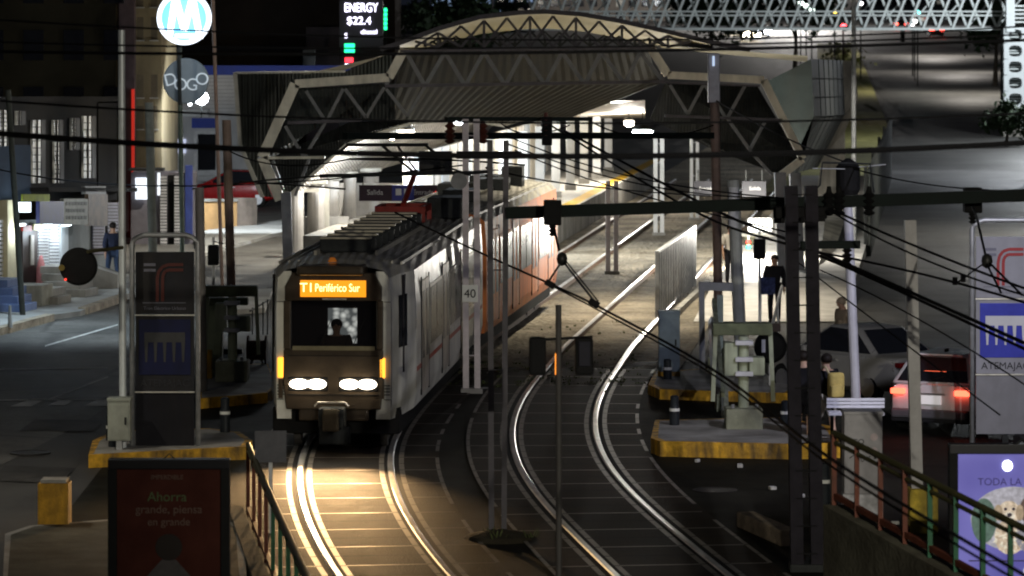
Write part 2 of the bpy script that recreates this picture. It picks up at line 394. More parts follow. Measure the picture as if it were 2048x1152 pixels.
# ------------------------------------------------------------------ TRAIN
ta = T('light_rail_train', 'two-section cream and orange light rail train with lit headlights on the left track', 'train', (-2.92, 61.5, 0))
class Car:
    def __init__(s, x, y, hd): s.o = Vector((x, y, 0)); s.c, s.s = math.cos(hd), math.sin(hd); s.h = hd
    def P(s, u, v, z): return s.o + Vector((u * s.c + v * s.s, -u * s.s + v * s.c, z))
HA = math.atan((c1(77) + 2.92) / 15.5)
CA = Car(-2.92, 61.5, HA)
pB0, pB1 = Vector((c1(77.6), 77.6, 0)), Vector((c1(92.4), 92.4, 0))
CB = Car(pB0.x, pB0.y, math.atan2(pB1.x - pB0.x, pB1.y - pB0.y)); LB = (pB1 - pB0).length
HW, ZR, ZS = 1.22, 3.05, .62        # half width, cantrail, skirt
def carbox(C, v0, v1, nose=0, mats=None, name='car_body'):
    # cross-section ring lofted along v
    def ring(v, hw, zr, zs):
        return [C.P(u, v, z) for u, z in ((-hw * .96, zs), (-hw, zs + .25), (-hw, 2.35), (-hw * .97, zr - .12), (-hw * .86, zr), (-hw * .4, zr + .10), (0, zr + .12), (hw * .4, zr + .10), (hw * .86, zr), (hw * .97, zr - .12), (hw, 2.35), (hw, zs + .25), (hw * .96, zs))]
    st = ([(0, .95, ZR - .04, ZS - .05), (.5, 1.06, ZR, ZS - .05), (1.4, HW, ZR, ZS)] if nose else [(v0, HW, ZR, ZS)]) + [((v0 + v1) / 2, HW, ZR, ZS), (v1, HW, ZR, ZS)]
    rs = [ring(*a) for a in st]; n = len(rs[0]); mb = MB(); mb.v = [p for r in rs for p in r]
    for i in range(len(rs) - 1):
        for j in range(n - 1):
            mb.f.append([i * n + j, i * n + j + 1, i * n + n + j + 1, i * n + n + j]); mb.m.append(1 if 3 <= j <= 8 else 0)
    if not nose: mb.f.append(list(range(n))); mb.m.append(0)
    mb.f.append([(len(rs) - 1) * n + j for j in range(n)]); mb.m.append(0)
    return mb.build(name, mats, ta)
carbox(CA, 0, 15.3, 1, [train_w, train_r])
carbox(CB, 0, LB, 0, [train_o, train_r], 'rear_car_body')
def cbox(C, u, v, z, du, dv, dz, m, name, parent=ta, bevel=0):
    mb = MB(); mb.box(C.P(u, v, z), (du, dv, dz), -C.h); return mb.build(name, m, parent, bevel)
# roof ribs running lengthwise
for C, l0, l1 in ((CA, .9, 15.0), (CB, .2, LB - .2)):
    for u in (-1.02, -.86, -.70, .70, .86, 1.02):
        mb = MB(); mb.bar(C.P(u, l0, ZR + .035 + (.9 - abs(u)) * .05), C.P(u, l1, ZR + .035 + (.9 - abs(u)) * .05), .035, .05); mb.build('roof_rib', train_r, ta)
# front mask
def fpan(nm, poly, m=train_k, v0=-.10, th=.14, bv=.02):
    fr = MB(); fr.prism([CA.P(u, v0, z) for u, z in poly], CA.P(0, th, 0) - CA.P(0, 0, 0)); return fr.build(nm, m, ta, bv)
fpan('front_mask', [(-.78, .74), (-.83, 1.2), (-.82, 1.72), (.82, 1.72), (.83, 1.2), (.78, .74)])
fpan('front_mask', [(-.80, 2.52), (-.80, 2.75), (-.68, 2.98), (.68, 2.98), (.80, 2.75), (.80, 2.52)])
fpan('windscreen_pillar', [(-.82, 1.722), (-.70, 1.722), (-.70, 2.518), (-.82, 2.518)]); fpan('windscreen_pillar', [(.72, 1.722), (.82, 1.722), (.82, 2.518), (.72, 2.518)])
cbox(CA, -.02, -.02, 3.03, 1.10, .75, .16, train_k, 'roof_brow', bevel=.05)
mb = MB(); mb.lathe(CA.P(-.05, .2, 3.11), [(.07, 0), (.07, .05), (.04, .10)], 12); mb.build('roof_beacon', emis('beacon_amber', (.5, .15, .02), .25), ta)
for z, w_ in ((1.62, 1.5), (.98, 1.52)): cbox(CA, 0, -.104, z, w_, .01, .012, black_r, 'panel_seam')
for u in (-.25, .30): mb = MB(); mb.bar(CA.P(u, -.075, 1.74), CA.P(u + .22, -.075, 2.22), .018, .012); mb.build('windscreen_wiper', black_r, ta)
for k_ in range(4): cbox(CA, .87, -.045, .98 + .05 * k_, .12, .012, .014, black_r, 'vent_slot'); cbox(CA, -.87, -.045, .98 + .05 * k_, .12, .012, .014, black_r, 'vent_slot')
for z in (.9, 2.5): cbox(CA, -.885, -.045, z, .11, .01, .01, black_r, 'panel_seam'); cbox(CA, .885, -.045, z, .11, .01, .01, black_r, 'panel_seam')
text('TL 31', .09, CA.P(.89, -.05, .84), -HA, black_r, 'fleet_number', ta) if False else None
# windscreen: cab seen through glass: dark backing, lit opening behind the driver
gm = bpy.data.materials.new('windscreen_glass'); gm.use_nodes = True; _n = gm.node_tree; _b = _n.nodes['Principled BSDF']; _b.inputs['Base Color'].default_value = (.012, .011, .013, 1); _b.inputs['Roughness'].default_value = .06; _b.inputs['Alpha'].default_value = .38
ws = MB(); ws.prism([CA.P(u, -.06, z) for u, z in ((-.70, 1.72), (-.70, 2.52), (.72, 2.52), (.72, 1.72))], CA.P(0, .008, 0) - CA.P(0, 0, 0)); ws.build('windscreen', gm, ta)
cab_m = mat('cab_dark', (.03, .027, .03), .8, var=.2)
cbox(CA, 0, 1.36, 2.1, 2.1, .05, 1.7, cab_m, 'cab_bulkhead'); cbox(CA, 0, .2, 1.60, 1.5, .36, .16, cab_m, 'cab_desk', bevel=.03)
for u in (-1.08, 1.08): cbox(CA, u, .95, 2.1, .03, .75, 1.6, cab_m, 'cab_liner')
cbox(CA, .01, -.115, 1.745, 1.36, .02, .07, mat('cab_dash', (.16, .14, .08), .5), 'cab_sill')
wi = MB(); wi.prism([CA.P(u, 1.325, z) for u, z in ((-.26, 1.70), (-.26, 2.29), (.23, 2.29), (.23, 1.70))], CA.P(0, .006, 0) - CA.P(0, 0, 0))
cm_ = bpy.data.materials.new('lit_cab_interior'); cm_.use_nodes = True; _n = cm_.node_tree; _b = _n.nodes['Principled BSDF']; _t = _n.nodes.new('ShaderNodeTexCoord')
_v = _n.nodes.new('ShaderNodeTexVoronoi'); _v.inputs['Scale'].default_value = 9; _r = _n.nodes.new('ShaderNodeValToRGB')
_r.color_ramp.elements[0].color = (.9, .92, .86, 1); _r.color_ramp.elements[1].color = (.10, .11, .11, 1); _r.color_ramp.elements[0].position = .1; _r.color_ramp.elements[1].position = .65
_n.links.new(_t.outputs['Object'], _v.inputs['Vector']); _n.links.new(_v.outputs['Distance'], _r.inputs['Fac']); _n.links.new(_r.outputs['Color'], _b.inputs['Emission Color']); _b.inputs['Emission Strength'].default_value = 1.5; _b.inputs['Base Color'].default_value = (.1, .1, .1, 1)
wi.build('lit_cab_window', cm_, ta)
# display
dp = cbox(CA, -.0, -.10, 2.72, 1.08, .05, .27, amber_em, 'destination_display')
text('T1', .21, CA.P(-.43, -.132, 2.73), -HA, amber_tx, 'lettering', dp)
text('Periférico Sur', .185, CA.P(.07, -.132, 2.73), -HA, amber_tx, 'lettering', dp, sx=.72)
cbox(CA, .02, -.10, 2.55, .4, .03, .025, mat('chrome_strip', (.6, .58, .5), .3, .6), 'wiper')
for u in (-.56, -.27, .27, .56):
    mb = MB(); mb.lathe(CA.P(u, -.13, 1.155), [(.01, -.075), (.05, -.07), (.09, -.055), (.12, -.03), (.138, 0), (.142, .03)], 20, 0, 'Y'); h = mb.build('headlight', head_em, ta, smooth=True)
    h.scale = (1.15, 1, .62); pv_ = CA.P(u, -.13, 1.155) - wloc(ta); h.location = Vector((pv_.x * (1 - 1.15), 0, pv_.z * (1 - .62)))
for u in (-.415, .415): cbox(CA, u, -.085, 1.155, .66, .05, .24, black_r, 'headlight_housing', bevel=.03)
for u in (-.87, .80):
    cbox(CA, u, -.05, 1.42, .10, .10, .33, amber_l, 'marker_light', bevel=.02)
for u in (-.87, .80):
    cbox(CA, u, -.06, 1.08, .07, .06, .32, train_k, 'marker_housing')
# corner windows and corner panels
for s in (-1, 1):
    mb = MB()
    a, b = (.855, .15), (1.15, 1.05)
    a, b = (1.010, .36), (1.095, .82); for_ = [CA.P(s * (a[0] + .03), a[1], 1.72), CA.P(s * (b[0] + .03), b[1], 1.72), CA.P(s * (b[0] + .03), b[1], 2.58), CA.P(s * (a[0] + .03), a[1], 2.58)]
    mb.prism(for_, CA.P(-s * .01, .0, 0) - CA.P(0, 0, 0)); mb.build('corner_window', glass_d, ta)
for s in (-1, 1): mb = MB(); mb.prism([CA.P(s * .935, .0, ZS - .04), CA.P(s * .945, .0, 1.2), CA.P(s * .945, .0, 2.4), CA.P(s * .92, .0, ZR - .16), CA.P(s * .82, .0, ZR - .05), CA.P(s * .70, .0, ZR - .05), CA.P(s * .70, .0, ZS - .04)][::s], CA.P(0, -.04, 0) - CA.P(0, 0, 0)); mb.build('corner_return', train_w, ta)
# coupler and underframe
cp_ = MB(); cp_.box(CA.P(0, -.15, .62), (.42, .5, .34), -HA); cp_.build('coupler', dark_steel, ta, .04)
cp_ = MB(); cp_.box(CA.P(0, -.42, .60), (.26, .14, .36), -HA); cp_.build('coupler_head', mat('coupler_iron', (.10, .08, .05), .5, .5), ta, .03)
cp_ = MB(); cp_.tube([CA.P(-.28, -.34, .82), CA.P(-.22, -.36, .88), CA.P(.22, -.36, .88), CA.P(.28, -.34, .82)], .016); cp_.build('coupler_bar', mat('bright_bar', (.6, .55, .45), .4, .4), ta)
cp_ = MB(); cp_.box(CA.P(0, .15, .30), (.5, .3, .3), -HA); cp_.build('track_brake', dark_steel, ta, .03)
uf = MB(); uf.box(CA.P(0, 7.6, .52), (2.1, 14.6, .42), -HA); uf.build('underframe', black_r, ta)
uf = MB(); uf.box(CB.P(0, LB / 2, .52), (2.1, LB - .4, .42), -CB.h); uf.build('underframe', black_r, ta)
for C, vs_ in ((CA, (1.9, 14.2)), (CB, (1.0, LB - 2.0))):
    for v in vs_:
        bgm = MB(); bgm.box(C.P(0, v, .40), (1.75, 2.3, .3), -C.h); bo = bgm.build('bogie', dark_steel, ta, .03)
        for du in (-.72, .72):
            for dv in (-.85, .85):
                q = MB(); q.lathe(C.P(du, v + dv, .36), [(.33, -.06), (.33, .06)], 20, 0, 'X'); q.build('wheel', mat('wheel_steel', (.14, .13, .12), .4, .6), bo)
# lower apron under the front
cbox(CA, 0, .0, .66, 1.15, .12, .22, train_k, 'front_apron', bevel=.03)
# side windows, doors (right side is seen)
tglass = mat('train_glass', (.018, .018, .022), .3, var=.2, spec=.25)
def side(C, s, v, w_, zb, zt, m, name, par=ta, out=.012):
    mb = MB(); u = s * (HW + out)
    mb.prism([C.P(u, v, zb), C.P(u, v + w_, zb), C.P(u, v + w_, zt), C.P(u, v, zt)], C.P(-s * .02, 0, 0) - C.P(0, 0, 0)); return mb.build(name, m, par)
door_a = mat('train_door_grey', (.48, .43, .36), .35, .2, var=.15, scale=3, dirt=.3)
door_o = mat('train_door_orange', (.76, .27, .09), .5, var=.15, scale=3, dirt=.2, spec=.2)
wfr = mat('window_frame_silver', (.55, .53, .48), .35, .6)
for s in (1, -1):
    for C, L_, dm, dv in ((CA, 15.3, door_a, (2.3, 6.2, 10.1, 13.2)), (CB, LB, door_o, (.9, 4.9, 8.9, 12.6))):
        for v in dv:
            for k in (0, 1):
                d = side(C, s, v + k * .66, .62, .78, 2.68, dm, 'door', out=.008)
                g = MB(); u = s * (HW + .014)
                g.prism([C.P(u, v + k * .66 + .14, 1.35), C.P(u, v + k * .66 + .48, 1.35), C.P(u, v + k * .66 + .48, 2.5), C.P(u, v + k * .66 + .14, 2.5)], C.P(-s * .008, 0, 0) - C.P(0, 0, 0)); g.build('door_glass', tglass, d)
            side(C, s, v - .06, .05, .75, 2.75, black_r, 'door_seal'); side(C, s, v + 1.29, .05, .75, 2.75, black_r, 'door_seal')
        last = None
        for v in dv:
            a = v + 1.55; b = min(a + 2.3, L_ - .35)
            if b - a < .8: continue
            side(C, s, a - .05, b - a + .1, 1.42, 2.52, wfr if C is CA else train_o, 'window_surround', out=.006)
            n_ = 2
            for k in range(n_):
                side(C, s, a + k * (b - a) / n_ + .03, (b - a) / n_ - .06, 1.48, 2.46, tglass, 'window', out=.014)
side(CA, 1, 1.5, 13.7, 1.22, 1.30, mat('red_waist_stripe', (.35, .06, .03), .4), 'waist_stripe', out=.004)
# gangway bellows
bb = MB()
for i in range(6):
    a = CA.P(0, 15.3 + .13 * i, 0); q = a + (CB.P(0, 0, 0) - CA.P(0, 15.3, 0)) * 0
    bb.box(CA.P(0, 15.3 + .13 * i, 1.75), (2.1 if i % 2 else 1.95, .09, 2.3), -HA)
bb.box(CA.P(0, 15.6, 1.75), (1.9, .75, 2.2), -HA); bb.build('gangway_bellows', mat('bellows_grey', (.07, .065, .06), .7), ta)
# roof equipment
for i in range(9):
    v = 2.2 + i * 1.0; cbox(CA, -.02, v, ZR + .24, .95, .16, .22, dark_steel, 'resistor_fin', bevel=.02)
    cbox(CA, -.06, v, ZR + .365, .86, .20, .03, mat('fin_cap', (.42, .38, .28), .5, .2), 'resistor_cap')
for u in (-.52, .52): cbox(CA, u, 6.3, ZR + .14, .05, 9.2, .08, mat('roof_rail_grey', (.3, .28, .22), .5), 'roof_rail')
cbox(CA, .62, 13.9, ZR + .3, .7, 1.2, .42, dark_steel, 'roof_box', bevel=.03)
cbox(CA, .10, 14.6, ZR + .22, .5, .5, .26, black_r, 'roof_box', bevel=.03)
pb = MB()
for a, b in (((-.55, 11.6), (.35, 11.6)), ((-.55, 12.9), (.35, 12.9)), ((-.55, 11.6), (-.55, 12.9)), ((.35, 11.6), (.35, 12.9))): pb.bar(CA.P(*a, ZR + .36), CA.P(*b, ZR + .36), .09, .12)
for a in ((-.55, 11.6), (.35, 11.6), (-.55, 12.9), (.35, 12.9)): pb.bar(CA.P(*a, ZR + .08), CA.P(*a, ZR + .36), .09)
pan = pb.build('pantograph_base', panto_red, ta)
ar = MB(); k_ = CA.P(.0, 13.6, ZR + .98); ar.tube([CA.P(-.08, 12.0, ZR + .42), k_], .055, 10); ar.build('pantograph_arm', panto_red, pan)
ar = MB(); hd_ = CA.P(-.35, 11.5, ZR + 1.62); ar.tube([k_, hd_ + Vector((-.1, 0, 0))], .03, 8); ar.tube([k_ + Vector((.06, 0, 0)), hd_ + Vector((.2, 0, 0))], .022, 8); ar.build('pantograph_upper_arm', dark_steel, pan)
ar = MB(); ar.tube([hd_ + Vector((-.95, 0, -.16)), hd_ + Vector((-.75, 0, .0)), hd_ + Vector((.75, 0, .0)), hd_ + Vector((.95, 0, -.16))], .03, 8); ar.tube([hd_ + Vector((-.8, .3, 0)), hd_ + Vector((.8, .3, 0))], .025, 8); ar.build('pantograph_head', dark_steel, pan)
for v, du in ((4, .2), (7, -.3), (9.5, .25), (11.2, -.1)): cbox(CB, du, v, ZR + .22, .7, 1.1, .3, dark_steel, 'roof_box', bevel=.03)
cbox(CB, .45, 11.9, ZR + .3, .5, .6, .5, dark_steel, 'roof_box', bevel=.03)
for u in (-.3, .3): cbox(CB, u, 6, ZR + .15, .05, 9, .06, mat('roof_rail_grey', (.3, .28, .22), .5), 'roof_rail')
cbox(CB, .3, -.02, 2.45, .35, .03, .5, train_w, 'car_number_plate')
# headlight beams
for u in (-.42, .42):
    light('SPOT', 'headlight_beam', CA.P(u, -.25, 1.15), 1250, (1, .62, .28), ta, .08, 54, .9, CA.P(u * 1.0, -8.5, -.1))

# ------------------------------------------------------------------ STATION
AX = Vector((.113, 1, 0)).normalized()      # along the straight tracks
def ac(y): return c1(y)
# left platform
pe = MB(); yy = [107 + 4 * i for i in range(15)]
vs = []
for y in yy:
    e = ac(y) - 1.32
    for x, z in ((e, .0), (e, .9), (e - .09, .904), (e - .55, .904), (e - 6.2, .9), (e - 6.2, 0)): vs.append((x, y, z))
pe.v = [Vector(v) for v in vs]
for i in range(len(yy) - 1):
    for j in range(5): pe.f.append([i * 6 + j, i * 6 + j + 1, i * 6 + 7 + j, i * 6 + 6 + j]); pe.m.append({0: 1, 2: 2}.get(j, 0))
pe.f.append([0, 1, 2, 3, 4, 5]); pe.m.append(1)
ps = T('station_platform', 'long concrete platform with yellow safety line left of the train', 'platform', (ac(110) - 3, 110, 0))
pe.build('platform_slab', [mat('platform_floor', (.55, .53, .48), .6, var=.15, scale=2, dirt=.3), concrete, mat('safety_line', (.75, .45, .04), .6, var=.1)], ps)
# right platform ramp
rp = MB(); yy = [88 + 4 * i for i in range(19)]; vs = []
for y in yy:
    e = c2(y) + 1.55; z = .35 if y > 96 else .35 * (y - 88) / 8 + .012
    for x in (e, e + 3.6): vs += [(x, y, -.01), (x, y, z)]
rp.v = [Vector(v) for v in vs]
for i in range(len(yy) - 1):
    a = i * 4
    rp.f += [[a, a + 1, a + 5, a + 4], [a + 1, a + 3, a + 7, a + 5], [a + 3, a + 2, a + 6, a + 7]]; rp.m += [0, 1, 0]
kind(rp.build('entrance_ramp', [concrete, mat('pale_floor_tiles', (.5, .48, .44), .6, var=.12, scale=2, dirt=.25)]))
# fence between track 2 and the ramp
fe = T('metal_fence', 'corrugated grey metal fence beside the empty right track', 'fence', (c2(95) + 1.35, 95, 0))
A, B = G(1314, 640), G(1389, 572); fm = MB(); n = 46
for i in range(n):
    p = A.lerp(B, i / n); q = A.lerp(B, (i + .62) / n); off = .035 if i % 2 else 0
    fm.prism([p + Vector((off, 0, .06)), q + Vector((off, 0, .06)), q + Vector((off, 0, 1.58)), p + Vector((off, 0, 1.58))], (.02, 0, 0))
fm.bar(A + Vector((-.02, 0, .3)), B + Vector((-.02, 0, .3)), .04); fm.bar(A + Vector((-.02, 0, 1.3)), B + Vector((-.02, 0, 1.3)), .04)
fm.build('fence_panel', mat('fence_sheet', (.33, .35, .36), .5, .4, var=.3, scale=4, dirt=.3), fe)
cpm = MB(); cpm.bar(A + Vector((0, 0, 1.6)), B + Vector((0, 0, 1.6)), .10, .05); cpm.build('top_rail', galv, fe)
for t_ in (0, .5, 1):
    p = A.lerp(B, t_); q = MB(); q.bar(p, p + Vector((0, 0, 1.6)), .09); q.build('post', galv, fe)
ks = MB(); ks.bar(A + Vector((.35, 0, .07)), B + Vector((.35, 0, .07)), .14, .16); kind(ks.build('kerb_beside_fence', concrete))

# ---- big portal shell
YA = 100.
sh = T('station_portal', 'angular hexagonal station roof portal with cream beams spanning both tracks', 'station roof', W(1060, 300, YA))
def pbar(name, a, b, wpx, m, Y=YA, d=.22, par=sh, dep=None):
    A, B = W(*a, Y), W(*b, dep or Y); mb = MB(); mb.bar(A, B, d, wpx * Y / F, up=(0, -.001, 1)) if False else None
    t = (B - A).normalized(); n = Vector((-t.z, 0, t.x)) * wpx * Y / F / 2; o = Vector((0, d, 0))
    mb.prism([A + n, B + n, B - n, A - n], o); return mb.build(name, m, par)
out = [(560, 400), (524, 315), (590, 168), (778, 155), (806, 104), (1302, 96), (1336, 150), (1528, 160), (1606, 318), (1562, 352)]
for i in range(len(out) - 1):
    if i == 4: continue
    w_ = 20 if i in (0, 1) else (17 if i < 6 else 15)
    pbar('chord_beam', out[i], out[i + 1], w_, cream_steel)
pbar('top_chord', (800, 102), (1310, 95), 6, mast_m)
pbar('lower_chord', (770, 172), (1332, 163), 6, mast_m)
pbar('lower_chord', (575, 246), (722, 240), 6, mast_m); pbar('lower_chord', (530, 316), (650, 315), 5, cream_steel)
pbar('lower_chord', (1330, 232), (1565, 240), 5, mast_m)
pbar('lower_chord', (1330, 165), (1520, 172), 4, mast_m)
grey_b = mat('brace_steel', (.15, .155, .155), .55, .1, var=.25, scale=4)
tops = [(812 + 78 * i, 104) for i in range(7)]; bots = [(772 + 80 * i, 170 - i * .8) for i in range(8)]
for i in range(7):
    pbar('diagonal_brace', bots[i], tops[i], 8, grey_b, YA + .06, .1)
    pbar('diagonal_brace', tops[i], (bots[i + 1][0] - 4, bots[i + 1][1]), 8, grey_b, YA + .2, .1)
for a, b in (((612, 182), (652, 245)), ((652, 245), (686, 178)), ((690, 178), (732, 235)), ((732, 235), (768, 175)), ((772, 178), (815, 232)), ((815, 232), (850, 172)), ((570, 252), (608, 315)), ((608, 315), (650, 246)), ((545, 322), (565, 380)), ((590, 392), (618, 318)),
             ((1340, 170), (1376, 228)), ((1376, 228), (1408, 168)), ((1455, 236), (1490, 172)), ((1456, 238), (1500, 300)), ((1500, 300), (1530, 244)), ((1410, 170), (1452, 236)), ((1545, 350), (1500, 302))):
    pbar('diagonal_brace', a, b, 6, grey_b, YA + .1, .1)
# dark panels behind the braces, left and right wings, and hood soffit
def shpoly(name, pts, m, par=sh, thick=.06):
    P = [W(*p) for p in pts]; mb = MB(); mb.prism(P, (0, thick, 0)); return mb.build(name, m, par)
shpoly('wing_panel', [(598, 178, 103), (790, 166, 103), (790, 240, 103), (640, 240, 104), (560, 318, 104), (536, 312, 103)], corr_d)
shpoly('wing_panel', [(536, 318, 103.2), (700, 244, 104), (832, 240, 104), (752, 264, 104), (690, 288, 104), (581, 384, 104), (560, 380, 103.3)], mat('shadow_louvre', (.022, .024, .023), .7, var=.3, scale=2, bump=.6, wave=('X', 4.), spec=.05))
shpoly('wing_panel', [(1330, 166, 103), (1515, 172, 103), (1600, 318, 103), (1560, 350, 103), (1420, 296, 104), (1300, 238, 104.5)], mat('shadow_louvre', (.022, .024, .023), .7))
so = MB()
def quadgrid(mb, a, b, c_, d, nx, ny, m=0):
    k = len(mb.v)
    for i in range(ny + 1):
        for j in range(nx + 1):
            p = a.lerp(b, j / nx); q = d.lerp(c_, j / nx); mb.v.append(p.lerp(q, i / ny))
    for i in range(ny):
        for j in range(nx): mb.f.append([k + i * (nx + 1) + j, k + i * (nx + 1) + j + 1, k + (i + 1) * (nx + 1) + j + 1, k + (i + 1) * (nx + 1) + j]); mb.m.append(m)
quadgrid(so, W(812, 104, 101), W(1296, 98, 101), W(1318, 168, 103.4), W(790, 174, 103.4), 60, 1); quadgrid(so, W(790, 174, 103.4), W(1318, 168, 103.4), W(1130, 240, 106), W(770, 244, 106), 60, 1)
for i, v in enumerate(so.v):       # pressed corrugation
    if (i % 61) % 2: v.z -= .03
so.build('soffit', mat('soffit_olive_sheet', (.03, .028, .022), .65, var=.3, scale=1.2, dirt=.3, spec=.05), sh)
# outer shell behind: left louvred face, top edge, right side wall
shpoly('end_panel', [(470, 145, 109), (690, 143, 109), (780, 108, 109), (800, 150, 109), (590, 165, 109), (515, 318, 109), (545, 395, 109), (520, 392, 109), (480, 290, 109)], corr_d)
P_ = [(470, 145), (480, 290), (525, 395)]
for a, b in zip(P_, P_[1:]): pbar('end_trim', a, b, 8, white_steel, 108.9)
pbar('end_trim', (470, 146), (690, 143), 4, white_steel, 108.9)
for i in range(11):
    x = 484 + i * 10; pbar('louvre_rib', (x, 150), (x + 4, 300 if i < 6 else 240 - (i - 6) * 14), 2, MATS['shadow_louvre'], 108.85, .05)
# right outer wall
rw = MB()
rw.add([W(1530, 165, 109), W(1622, 118, 109), W(1628, 232, 109), W(1606, 318, 109), W(1572, 350, 109)], [(0, 1, 2, 3), (3, 2, 4)])
rw.build('end_panel', mat('shell_panel_teal', (.03, .04, .04), .6, var=.3, scale=1, dirt=.3, spec=.05), sh)
rw = MB(); a = [W(1622, 118, 109), W(1628, 232, 109), W(1572, 350, 109)]; b = [W(1686, 121, 138), W(1690, 228, 138), W(1636, 335, 138)]
quadgrid(rw, a[0], b[0], b[1], a[1], 8, 4); quadgrid(rw, a[1], b[1], b[2], a[2], 8, 4); rw2 = rw; rw2.build('side_wall', mat('shell_side_grey', (.09, .10, .10), .6, var=.3, scale=.7, dirt=.5), sh)
for k_ in range(1, 7):
    q = MB(); p0, p1, p2_ = a[0].lerp(b[0], k_ / 7), a[1].lerp(b[1], k_ / 7), a[2].lerp(b[2], k_ / 7); o_ = Vector((.05, -.03, 0)); q.bar(p0 + o_, p1 + o_, .03, .02); q.bar(p1 + o_, p2_ + o_, .03, .02); q.build('wall_joint', mat('joint_teal', (.06, .068, .068), .7), sh)
for k_ in (.33, .66, 1.): q = MB(); o_ = Vector((.05, -.03, 0)); q.bar(a[0].lerp(a[1], k_) + o_, b[0].lerp(b[1], k_) + o_, .03, .02); q.build('wall_joint', mat('joint_teal', (.06, .068, .068), .7), sh)
rw = MB(); a = [W(1683, 121, 138.5), W(1684, 232, 138.5), W(1642, 318, 138.5), W(1634, 390, 138.5)]; b = [W(1711, 122, 139.5), W(1716, 200, 139.5), W(1690, 262, 139.5), W(1690, 392, 139.5)]
for i in range(3): quadgrid(rw, a[i], b[i], b[i + 1], a[i + 1], 4, 6)
rw.build('rear_pier', mat('pale_render', (.58, .54, .46), .8, var=.3, scale=1.2, bump=.5, bscale=6, dirt=.5), sh)
# arched lens roof over the middle
ar_pts = [(760, 98), (800, 86), (880, 56), (960, 34), (1040, 25), (1090, 23), (1160, 28), (1240, 42), (1330, 62), (1420, 84), (1500, 100)]
am = MB(); top = [W(x, y, 104) for x, y in ar_pts]; bk = [W(x, y - 4, 116) for x, y in ar_pts]
k = len(ar_pts); am.v = top + bk; am.f = [[i, i + 1, k + i + 1, k + i] for i in range(k - 1)]; am.m = [0] * (k - 1)
am.build('arched_roof', mat('roof_tan_sheet', (.10, .088, .05), .6, var=.25, scale=1, dirt=.3), sh)
for i in range(k - 1): pbar('arch_chord', ar_pts[i], ar_pts[i + 1], 9, mast_m, 103.8)
inner = [(x, y + (18 if 860 < x < 1350 else 8)) for x, y in ar_pts]
am = MB(); f1 = [W(x, y + 4, 105) for x, y in ar_pts[1:-1]]; f2 = [W(x, min(104, y + 34), 110) for x, y in ar_pts[1:-1]]
am.v = f1 + f2; kk = len(f1); am.f = [[i, i + 1, kk + i + 1, kk + i] for i in range(kk - 1)]; am.m = [0] * (kk - 1); am.build('arch_soffit', mat('tan_soffit', (.15, .125, .065), .7, var=.2, scale=1.2), sh)
for i in range(12):
    x = 830 + i * 46; ytop = interp([(a, b) for a, b in ar_pts], x) + 8
    if i % 2: pbar('arch_strut', (x, 96), (x, ytop), 5, mast_m, 104.2, .1)
    pbar('arch_strut', (x, 94), (x + 46, interp([(a, b) for a, b in ar_pts], x + 46) + 8), 5, mast_m, 104.5, .08)
    pbar('arch_strut', (x + 46, 94), (x, ytop), 5, mast_m, 104.7, .08)
for i in range(16):
    x = 850 + i * 30; pbar('lattice_web', (x, 70 + abs(i - 8) * 1.2), (x, 94), 6, dark_steel, 107, .08); pbar('lattice_web', (x, 92), (x + 30, 62 + abs(i - 7) * 2), 4, dark_steel, 107.3, .06); pbar('lattice_web', (x + 30, 92), (x, 62 + abs(i - 7) * 2), 4, dark_steel, 107.5, .06)
sp = MB()
quadgrid(sp, W(1330, 92, 106), W(1615, 112, 106), W(1615, 124, 113), W(1400, 104, 113), 8, 2); sp.build('flank_roof', mat('flank_roof_sheet', (.12, .11, .08), .6, var=.3, scale=1, spec=.05), sh)
sp = MB(); quadgrid(sp, W(600, 150, 108), W(790, 106, 108), W(800, 100, 114), W(690, 140, 114), 8, 2); sp.build('flank_roof', mat('flank_roof_sheet', (.12, .11, .08), .6), sh)
# portal legs
for px, pb_, Yb in ((1560, 650, 99), (1590, 640, 101)):
    q = MB(); q.bar(W(px, 345, Yb), Vector((W(px + 8, 600, Yb).x, Yb, 0)), .30, .30); q.build('leg', mat('leg_grey', (.20, .21, .23), .6, .2, var=.3, scale=2, dirt=.3), sh, .02)
q = MB(); q.bar(W(572, 385, 100), Vector((W(578, 570, 100).x, 100, 0)), .26, .26); q.build('leg', mat('leg_grey', (.20, .21, .23), .6), sh)
# pale lower wall right of the ramp
lw = T('ramp_wall', 'pale rendered wall sloping down right of the station entrance', 'wall', (7, 110, 0))
mb = MB(); tp = [W(1634, 392, 138), W(1650, 440, 118), W(1640, 520, 104), W(1622, 600, 94), W(1606, 640, 89)]; tp2 = [W(1692, 392, 139), W(1690, 440, 120), W(1662, 520, 106), W(1640, 590, 95.5), W(1618, 636, 90)]
for i in range(4): quadgrid(mb, tp[i], tp2[i], tp2[i + 1], tp[i + 1], 2, 5)
mb.build('wall_cap', mat('pale_render', (.58, .54, .46), .8), lw)
mb = MB(); bs = [Vector((v.x + .3, v.y, -.02)) for v in tp2]
for i in range(4): quadgrid(mb, tp2[i], tp2[i + 1], bs[i + 1], bs[i], 3, 3)
mb.build('wall_face', mat('dark_render', (.10, .10, .10), .8, var=.3, scale=1), lw)
